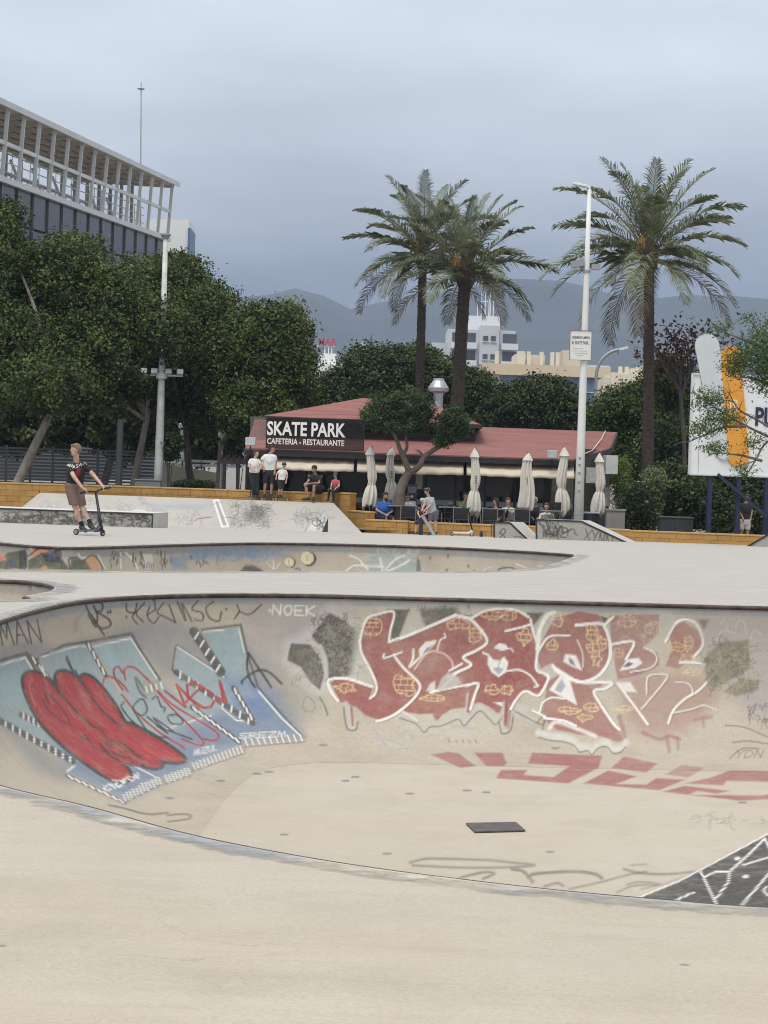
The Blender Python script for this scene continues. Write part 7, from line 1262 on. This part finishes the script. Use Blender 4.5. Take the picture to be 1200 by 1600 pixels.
def person(label, d, h, J, face, skin, shirt, legs, hair=None, helmet=None, sleeve=.45, leglen=1.0, shoe=(.03, .03, .03), voxel=.013, hairlen=.0, name='person', beard=False, cap=False, shirtlen=.12, grip=None, glasses=False, pads=False, socks=None, fat=1.0, voxshirt=None, legw=1.0):
    s = h / 1.75; foot_y = max(v[1] for v in J.values()); base = W(J['hl'][0] * .5 + J['hr'][0] * .5, foot_y + 1, d); q = {k: (W(v[0], v[1], d + (v[2] if len(v) > 2 else 0)) - base) for k, v in J.items()}
    o = thing(name, label, 'person', base); f = Vector((face[0], face[1], 0)).normalized(); fz = math.atan2(f.y, f.x) - math.pi / 2; sd = Vector((-f.y, f.x, 0)); up = Vector((0, 0, 1)); hc = q['head']
    q['sl'].z -= .018 * s; q['sr'].z -= .018 * s; vx = voxel; pel = (q['hl'] + q['hr']) / 2; chest = (q['sl'] + q['sr']) / 2
    b = MB()
    # head with jaw, nose, ears; radii: width, depth, height
    ell(b, hc + up * .012 * s, (.074 * s, .093 * s, .108 * s), fz); ell(b, hc + f * .022 * s - up * .05 * s, (.055 * s, .062 * s, .066 * s), fz); capsule(b, hc + f * .082 * s + up * .012 * s, hc + f * .096 * s - up * .018 * s, .009 * s, .013 * s); 
    for g_ in (-1, 1): ell(b, hc + sd * .076 * s * g_ - up * .004 * s, (.012 * s, .022 * s, .032 * s), fz)
    capsule(b, hc - up * .05 * s - f * .012 * s, chest + up * .02 * s, .052 * s, .058 * s)
    def torso(m, g, lo=0.0):
        sh = q['sr'] - q['sl']; capsule(m, q['sl'] + sh * .08 - up * .012 * s, q['sr'] - sh * .08 - up * .012 * s, (.038 + g) * s, (.038 + g) * s); n_ = sh.cross(up); n_ = n_.normalized() if n_.length > 1e-4 else f
        for t in (.12, .36, .64, .88):
            top = q['sl'].lerp(q['sr'], t) - up * .03 * s; bot = q['hl'].lerp(q['hr'], .02 + .96 * t) - up * lo; capsule(m, top, bot, (.080 + g) * s * (.93 if t in (.12, .88) else 1.08) * fat, (.080 + g) * s * fat)
        ell(m, chest.lerp(pel, .3), ((.155 + g) * s * fat, (.115 + g) * s * fat, .19 * s), math.atan2(sh.y, sh.x))
    torso(b, -.004); [capsule(b, chest + up * .045 * s, q['s' + k_] - up * .006 * s, .040 * s, .032 * s) for k_ in 'lr']
    capsule(b, q['hl'], q['hr'], .092 * s, .092 * s)
    for k in 'lr':
        capsule(b, q['s' + k], q['e' + k], .050 * s, .040 * s); capsule(b, q['e' + k], q['w' + k], .040 * s, .027 * s); e_ = q['e' + k]; w_ = q['w' + k]; dr = (w_ - e_).normalized(); tgt = (q['g' + k] - w_).normalized() if ('g' + k) in q else dr
        c1 = w_ + tgt * .045 * s; sv = tgt.cross(up); sv = sv.normalized() if sv.length > .05 else Vector((1, 0, 0)); ell(b, c1, (.038 * s, .036 * s, .026 * s)); capsule(b, w_, c1 + tgt * .03 * s, .026 * s, .030 * s); cur = sv.cross(tgt).normalized()
        if cur.z > 0: cur = -cur
        for i, (of, ln) in enumerate(((-.028, .062), (-.010, .072), (.010, .068), (.027, .054))):
            r_ = c1 + tgt * .045 * s + sv * of * s; m1 = r_ + (tgt * .8 + cur * .55) * ln * .55 * s; m2 = m1 + (tgt * .15 + cur) * ln * .5 * s; capsule(b, r_, m1, .0105 * s, .0095 * s, 8); capsule(b, m1, m2, .0095 * s, .0085 * s, 8)
        t0 = c1 + sv * -.026 * s; capsule(b, t0, t0 + (-sv * .6 + tgt * .6 + cur * .4) * .055 * s, .013 * s, .010 * s, 8)
        capsule(b, q['h' + k], q['k' + k], .082 * s, .056 * s); capsule(b, q['k' + k], q['a' + k], .054 * s, .036 * s); calf = q['k' + k].lerp(q['a' + k], .3); ell(b, calf, (.052 * s, .055 * s, .11 * s)); capsule(b, q['a' + k] - up * .03 * s, q['t' + k], .036 * s, .03 * s)
    bod = link('body', remesh(b, 'body', [skinm(skin[0], skin[1])], vx, 4), o)
    # eyes and mouth
    m = MB()
    for g_ in (-1, 1): m.ball(hc + f * .083 * s + sd * .031 * s * g_ + up * .016 * s, .0095 * s, 8, 6)
    m.build('eyes', M('eye_dark', (.03, .025, .02), .3, .05, 5), bod); m = MB(); capsule(m, hc + f * .083 * s + sd * .02 * s - up * .058 * s, hc + f * .083 * s - sd * .02 * s - up * .058 * s, .006 * s, .006 * s, 6); m.build('mouth', M('lips', (.28, .12, .10), .5, .05, 5), bod)
    # shirt
    m = MB(); torso(m, .014, shirtlen * s * .6)
    for k in 'lr':
        e_ = q['s' + k].lerp(q['e' + k], min(1, sleeve)); capsule(m, q['s' + k] - up * .012 * s, e_, .053 * s, .058 * s if sleeve < 1 else .052 * s)
        if sleeve > 1: capsule(m, q['e' + k], q['e' + k].lerp(q['w' + k], sleeve - 1), .052 * s, .042 * s)
    [capsule(m, chest + up * .03 * s, q['s' + k_] - up * .004 * s, .052 * s, .05 * s) for k_ in 'lr']; capsule(m, chest + up * .02 * s, chest - up * .02 * s, .064 * s, .08 * s); so = link('shirt', hem(remesh(m, 'shirt', [M('cloth_' + shirt[0], shirt[1], .85, .14, 9, .4, 30)], vx, 5), pel.z - (.05 if leglen > 0 else 0) * s - shirtlen * .3 * s), o)
    # legs wear
    m = MB(); capsule(m, q['hl'] + up * .02 * s, q['hr'] + up * .02 * s, .108 * s * fat, .108 * s * fat); capsule(m, q['hl'].lerp(q['hr'], .3) - up * .06 * s, q['hl'].lerp(q['hr'], .7) - up * .06 * s, .105 * s, .105 * s)
    for k in 'lr':
        if leglen <= 1: e_ = q['h' + k].lerp(q['k' + k], leglen); capsule(m, q['h' + k], e_, .104 * s * fat, .088 * s * legw)
        else: capsule(m, q['h' + k], q['k' + k], .10 * s, .072 * s); capsule(m, q['k' + k], q['k' + k].lerp(q['a' + k], leglen - 1), .07 * s, .056 * s)
    link('trousers' if leglen > 1 else 'shorts', hem(remesh(m, 'shorts', [M('cloth_' + legs[0], legs[1], .85, .14, 9, .4, 30)], vx, 5), (min(q['h' + k].lerp(q['k' + k], leglen).z for k in 'lr') if leglen <= 1 and (q['hl'] - q['kl']).z > .2 else -9) - .01), o)
    for k in 'lr':
        m = MB(); a_ = q['a' + k] - up * .035 * s; t_ = q['t' + k]; capsule(m, a_ - (t_ - a_).normalized() * .03 * s, t_, .048 * s, .042 * s); capsule(m, q['a' + k], a_, .046 * s, .05 * s); zmin = min(a_.z, t_.z) - .03 * s
        sh_ = link('shoe', remesh(m, 'shoe', [M('shoe_%d_%d' % (int(shoe[0] * 100), int(shoe[2] * 100)), shoe, .6, .2, 10)], vx * .8, 2), o)
        if socks: m = MB(); capsule(m, q['a' + k].lerp(q['k' + k], .02), q['a' + k].lerp(q['k' + k], .2), .044 * s, .046 * s); link('sock', remesh(m, 'sock', [M('sock_black', socks, .9, .1, 8)], vx * .8, 2), o)
    if pads:
        for k in 'lr': m = MB(); ell(m, q['k' + k] + f * .035 * s, (.065 * s, .06 * s, .08 * s)); m.build('knee_pad', M('pad_black', (.02, .02, .022), .6, .2, 6), o, smooth=True)
    if hair:
        m = MB(); ell(m, hc + up * .030 * s - f * .018 * s, (.090 * s, .104 * s, .108 * s), fz)
        ell(m, hc + f * .055 * s + up * .085 * s, (.07 * s, .04 * s, .032 * s), fz)
        if hairlen > 0:
            for g_ in (-1, 0, 1): capsule(m, hc - f * .06 * s + sd * .05 * s * g_ + up * .03 * s, hc - f * .07 * s + sd * .055 * s * g_ - up * hairlen * s, .045 * s, .03 * s)
        hm = remesh(m, 'hair', [M('hair_' + hair[0], hair[1], .7, .35, 26, .8, 60)], vx * .7, 2)
        # keep the face free: push hair verts lying before the forehead plane and below the hairline inside the head
        for v in hm.vertices:
            p = v.co - hc
            if p.dot(f) > .03 * s and p.z < .055 * s: v.co = hc + (v.co - hc) * .55
        link('hair', hm, o)
    if beard: m = MB(); ell(m, hc + f * .042 * s - up * .085 * s, (.06 * s, .055 * s, .055 * s), fz); link('beard', remesh(m, 'beard', [M('hair_black', (.018, .015, .013), .7, .3, 26)], vx * .7, 2), o)
    if glasses: m = MB(); m.box(hc + f * .098 * s + up * .016 * s, (.13 * s, .012, .035 * s), fz); m.build('sunglasses', M('lens_black', (.01, .01, .012), .15, .1, 4), o)
    if cap: m = MB(); ell(m, hc + up * .045 * s - f * .012 * s, (.09 * s, .108 * s, .085 * s), fz); m.build('cap', M('cap_black', (.02, .02, .02), .8, .1, 9), o, smooth=True)
    if helmet:
        m = MB(); k_ = MB(); k_.ball((0, 0, 0), (.108 * s, .128 * s, .105 * s), 20, 12); Mt = Matrix.Rotation(fz, 3, 'Z'); keep = [tuple(Vector(hc) + up * .042 * s - f * .008 * s + Mt @ Vector((v[0], v[1], max(v[2], -.035 * s)))) for v in k_.v]; m.add(keep, k_.f); hm = m.build('helmet', M('helmet_' + helmet[0], helmet[1], .3, .1, 5), o, smooth=True)
        m = MB(); m.tube([hc + sd * .095 * s, hc + sd * .07 * s - up * .07 * s + f * .02 * s, hc - up * .125 * s + f * .035 * s, hc - sd * .07 * s - up * .07 * s + f * .02 * s, hc - sd * .095 * s], .006, 5); m.build('chin_strap', M('strap_black', (.02, .02, .02), .7, .1, 5), hm)
        for g_ in (-.045, 0, .045): m = MB(); m.box(hc + up * .128 * s + sd * g_ * s + f * .03 * s, (.014 * s, .09 * s, .03 * s), fz); m.build('vent', M('vent_black', (.01, .01, .01), .8, .1, 5), hm)
    return o
FAIR = ('fair', (.52, .33, .25)); TAN = ('tan', (.36, .21, .145)); PINK = ('pink', (.50, .30, .23))
DK = (.018, .018, .02); WT = (.66, .66, .65)
boy = person('boy in black printed tee and brown shorts riding a scooter', 36.8, 1.55, dict(head=(118, 703.5, -.05), neck=(117, 719), sl=(108, 727, -.06), sr=(131, 724.5, .10), el=(115.5, 745, -.24), wl=(129, 762.5, -.30), gl=(137, 768.5, -.26), er=(146.5, 743, .06), wr=(158.5, 757, -.06), gr=(163, 763.5, -.08), hl=(109.5, 762, -.04), hr=(122, 762, .06), kl=(117, 792, -.10), kr=(127.5, 792, -.02), al=(128.5, 822, -.06), ar=(142, 819, -.12), tl=(134, 829, -.12), tr=(149, 828.5, -.18)), (-.8, -.45), FAIR, ('black_tee', (.016, .015, .018)), ('brown_shorts', (.17, .105, .09)), ('light_brown', (.20, .135, .08)), sleeve=.52, leglen=.88, legw=1.12, voxel=.0075, socks=(.015, .015, .016), shirtlen=.10)
# chest print of the boy's tee
def tee_print():
    so = [c for c in boy.children if c.name.startswith('shirt')][0]; bpy.context.view_layer.update(); dg = bpy.context.evaluated_depsgraph_get(); inv = Matrix.Translation(-Vector(boy.location))
    def dec(px, py): # hit the shirt from the front
        d_ = ray(px, py).normalized(); ok, loc, nr, _ = so.ray_cast(CAM - Vector(boy.location), d_)
        return (loc - d_ * .004) if ok else None
    WPR = M('print_white', (.62, .61, .60), .8, .08, 20); RPR = M('print_red', (.26, .02, .035), .8, .2, 20)
    for k, (ch, x, y) in enumerate((('N', 111, 726), ('A', 115.5, 728), ('S', 120.5, 726.5), ('A', 126, 724.5), ('P', 131.5, 722))):
        mb = MB(); n = 0
        for stx in FONT[ch]:
            P_ = []
            for a, b_ in stx:
                pt = dec(x - 1.9 + a * 3.8, y - 1 + b_ * 5)
                if pt: P_.append(pt)
            for u, v in zip(P_, P_[1:]):
                if (u - v).length > .002: mb.bar(u, v, .011, .008, (0, -1, 0)); n += 1
        if n: mb.build('print_letter', WPR, so)
    mb = MB(); grid = []
    for j in range(11):
        for i in range(7):
            x = 116.5 + i * 1.3 + (j % 3) * .3; y = 730.5 + j * 1.55; p0, p1, p2, p3 = dec(x, y), dec(x + 1.2, y), dec(x + 1.2, y + 1.45), dec(x, y + 1.45)
            if all((p0, p1, p2, p3)) and abs(i - 3 + (j - 5) * .15) < 2.6 - .25 * abs(j - 5) + .8 * ((i * 7 + j * 3) % 3 == 0): mb.add([p0, p1, p2, p3], [(0, 1, 2, 3)])
    if mb.f: mb.build('print_red_figure', RPR, so)
tee_print()
PG = 'people at the top of the bank'
person('woman in white tee and black leggings with hands on hips on the bank', 68.5, 1.66, dict(head=(400.5, 708.5), sl=(391.5, 718), sr=(404, 719), el=(388.5, 728, -.1), wl=(394.5, 733, -.18), er=(408.5, 728), wr=(405, 734, -.15), hl=(392.5, 742), hr=(401, 742), kl=(396, 758, -.03), kr=(402, 758), al=(396.5, 774), ar=(402.5, 774), tl=(396.5, 777, -.18), tr=(405, 777, -.15)), (.85, -.5), PINK, ('white_tee', WT), ('black_leggings', DK), ('dark_brown', (.04, .025, .018)), sleeve=.5, leglen=1.92, hairlen=.17)
person('tall man in white tee and black shorts standing on the bank', 68.6, 1.80, dict(head=(425.5, 702), sl=(413, 711.5), sr=(430, 712), el=(406.5, 722, -.05), wl=(411, 731, -.12), er=(431, 724), wr=(429.5, 736, -.08), hl=(416, 738), hr=(427, 738), kl=(414.5, 755), kr=(425, 755), al=(413, 773), ar=(423.5, 773), tl=(411, 777, -.18), tr=(423, 777, -.2)), (.75, -.65), TAN, ('white_tee', WT), ('black_shorts', DK), ('black', (.018, .015, .013)), sleeve=.5, leglen=.95)
person('small child in black helmet and white print tee on a skateboard', 68.4, 1.16, dict(head=(444, 727), sl=(437, 735), sr=(447, 735.5), el=(432.5, 740.5, -.05), wl=(431.5, 746, -.12), er=(449, 744), wr=(447, 752, -.1), hl=(435.5, 752), hr=(442, 752), kl=(437, 762, -.06), kr=(440.5, 762), al=(435, 773), ar=(439.5, 773.5), tl=(434, 776, -.12), tr=(441, 776, -.12)), (.7, -.7), PINK, ('white_tee', WT), ('black_shorts', DK), None, ('black', (.02, .022, .022)), sleeve=.55, leglen=.9, pads=True)
person('man in black tee and cap sitting on the yellow wall', 68.7, 1.76, dict(head=(491, 733, -.12), sl=(483.5, 743, -.05), sr=(502, 744), el=(482, 752, -.22), wl=(478, 755, -.40), er=(498, 755, -.2), wr=(484.5, 755.5, -.40), hl=(493, 764), hr=(503, 764), kl=(477.5, 759, -.42), kr=(491, 760, -.46), al=(481.5, 777.5, -.40), ar=(489.5, 777.5, -.42), tl=(474, 780, -.5), tr=(489, 780.5, -.62)), (-.35, -.9), TAN, ('black_tee', (.016, .015, .018)), ('black_shorts', DK), None, cap=True, sleeve=.6, leglen=.9)
person('child in red tee and dark helmet sitting at the end of the yellow wall', 68.6, 1.2, dict(head=(524, 742.5, -.05), sl=(520, 750.5, -.04), sr=(529.5, 751), el=(518, 757, -.12), wl=(517, 762, -.22), er=(530, 759, -.08), wr=(525.5, 762.5, -.2), hl=(521.5, 764.5), hr=(528, 764.5), kl=(514.5, 766, -.28), kr=(520.5, 768, -.3), al=(513, 779.5, -.22), ar=(521, 783, -.26), tl=(510, 782, -.28), tr=(518, 785.5, -.36)), (-.85, -.5), PINK, ('red_tee', (.42, .10, .11)), ('black_leggings', DK), None, ('grey', (.055, .06, .068)), sleeve=.5, leglen=1.9, pads=True)
person('bearded man in bright blue shirt sitting behind the low wall', 67.5, 1.80, dict(head=(602, 775.5), sl=(591, 786.5), sr=(610.5, 787), el=(588.5, 797, -.12), wl=(600, 803, -.32), er=(613, 799, -.12), wr=(607, 803, -.32), hl=(593, 810), hr=(605, 810), kl=(603, 810, -.42), kr=(614, 810, -.42), al=(603, 832, -.40), ar=(614, 832, -.4), tl=(602, 834.5, -.55), tr=(615, 834.5, -.55)), (.6, -.75), TAN, ('blue_tee', (.025, .09, .34)), ('black_shorts', DK), ('black', (.018, .015, .013)), beard=True, sleeve=.62, leglen=.92, fat=1.2)
person('woman in white blouse and sunglasses sitting behind a black chair', 68.2, 1.66, dict(head=(637, 777.5), sl=(629, 787), sr=(646, 787), el=(626, 798, -.08), wl=(632, 802, -.25), er=(649, 797, -.08), wr=(643, 802, -.25), hl=(632, 811), hr=(643, 811), kl=(632, 812, -.4), kr=(643, 812, -.4), al=(632, 833, -.4), ar=(643, 833, -.4), tl=(632, 835, -.55), tr=(643, 835, -.55)), (.1, -1), PINK, ('white_blouse', WT), ('dark_trousers', DK), ('auburn', (.10, .05, .03)), sleeve=1.0, leglen=1.9, glasses=True)
person('boy in grey tee and helmet leaning over beside the sloping board', 63.6, 1.42, dict(head=(667, 767.5, -.08), sl=(664.5, 779, -.10), sr=(676.5, 778), el=(663, 789, -.16), wl=(660.5, 794, -.25), er=(671, 791, -.14), wr=(664, 797, -.22), hl=(673, 801), hr=(681.5, 801), kl=(672.5, 817, -.05), kr=(680.5, 817), al=(672, 832), ar=(681, 832), tl=(668, 836, -.14), tr=(678.5, 836.5, -.16)), (-.9, -.4), PINK, ('grey_tee', (.36, .37, .40)), ('dark_grey_shorts', (.10, .10, .115)), None, ('black_white', (.035, .037, .04)), sleeve=.5, leglen=.72)
person('child in dark clothes and pale helmet sitting beside the boy in grey', 65.3, 1.25, dict(head=(660, 783, -.05), sl=(655, 793), sr=(665, 793.5), el=(653, 802, -.12), wl=(655, 806, -.25), er=(667, 802, -.1), wr=(661, 805, -.22), hl=(657, 812), hr=(664.5, 812), kl=(650.5, 817, -.3), kr=(658, 818, -.34), al=(649.5, 833, -.30), ar=(658, 834, -.34), tl=(646, 836, -.36), tr=(654, 837, -.44)), (-.3, -.9), PINK, ('maroon_tee', (.05, .035, .045)), ('navy_shorts', (.02, .02, .05)), None, ('white', (.4, .4, .42)), sleeve=.5, leglen=1.0)
def seated(label, px, py, d, h, face, skin, shirt, hair, legs=('dark_trousers', DK), **k):
    f = FPX / d * h / 1.7; P = lambda dx, dy, dz=0: (px + dx * f, py + dy * f, dz); fx = face[0] * .3
    J = dict(head=P(0, 0, -.04), sl=P(-.185, .235), sr=P(.185, .24), el=P(-.23, .46, -.12), wl=P(-.10, .54, -.34), er=P(.23, .46, -.12), wr=P(.10, .54, -.34), hl=P(-.10, .70), hr=P(.10, .70), kl=P(-.11 + fx, .73, -.42), kr=P(.11 + fx, .73, -.42), al=P(-.11 + fx, 1.13, -.4), ar=P(.11 + fx, 1.13, -.4), tl=P(-.12 + fx, 1.17, -.55), tr=P(.12 + fx, 1.17, -.55))
    for kk, v in k.pop('over', {}).items(): J[kk] = P(*v)
    return person(label, d, h, J, face, skin, shirt, legs, hair, sleeve=k.pop('sleeve', .55), leglen=1.9, **k)
seated('person in green tee with hand at the chin, left of the middle umbrella', 727, 775, 68.7, 1.68, (.3, -.9), TAN, ('green_tee', (.10, .30, .06)), ('black', (.018, .015, .013)), over=dict(wl=(-.02, .14, -.18), el=(-.16, .42, -.3)))
seated('woman with dark curly hair and grey top seen from the side', 775, 784, 67.9, 1.64, (-.9, .1), PINK, ('grey_top', (.15, .15, .155)), ('black', (.018, .015, .013)), sleeve=1.5, hairlen=.14)
seated('woman in white tee looking down beside the fourth umbrella', 794, 783.5, 68.2, 1.64, (.3, -.85), PINK, ('white_tee', WT), ('auburn', (.10, .05, .03)))
seated('white haired person in dark jacket behind the fourth umbrella', 836, 782.5, 68.9, 1.68, (-.3, -.9), FAIR, ('dark_jacket', (.03, .035, .045)), ('white_hair', (.55, .55, .53)), sleeve=1.8)
seated('woman in white shirt reading behind the black laptop', 854, 791.5, 67.9, 1.64, (.05, -1), PINK, ('white_blouse', WT), ('auburn', (.10, .05, .03)), sleeve=1.6)
person('person in black tee and pale shorts standing far behind the billboard', 72.5, 1.72, dict(head=(1166.5, 778), sl=(1158, 788), sr=(1173, 788), el=(1157, 799), wl=(1160, 808, -.1), er=(1175, 799), wr=(1173, 809, -.05), hl=(1160, 815), hr=(1169, 815), kl=(1158.5, 832), kr=(1168, 832), al=(1158, 849), ar=(1168, 849), tl=(1156, 852, -.15), tr=(1168, 852, -.18)), (-.5, -.8), TAN, ('black_tee', (.016, .015, .018)), ('pale_shorts', (.5, .47, .44)), ('dark_brown', (.04, .025, .018)), sleeve=.5, leglen=.7)
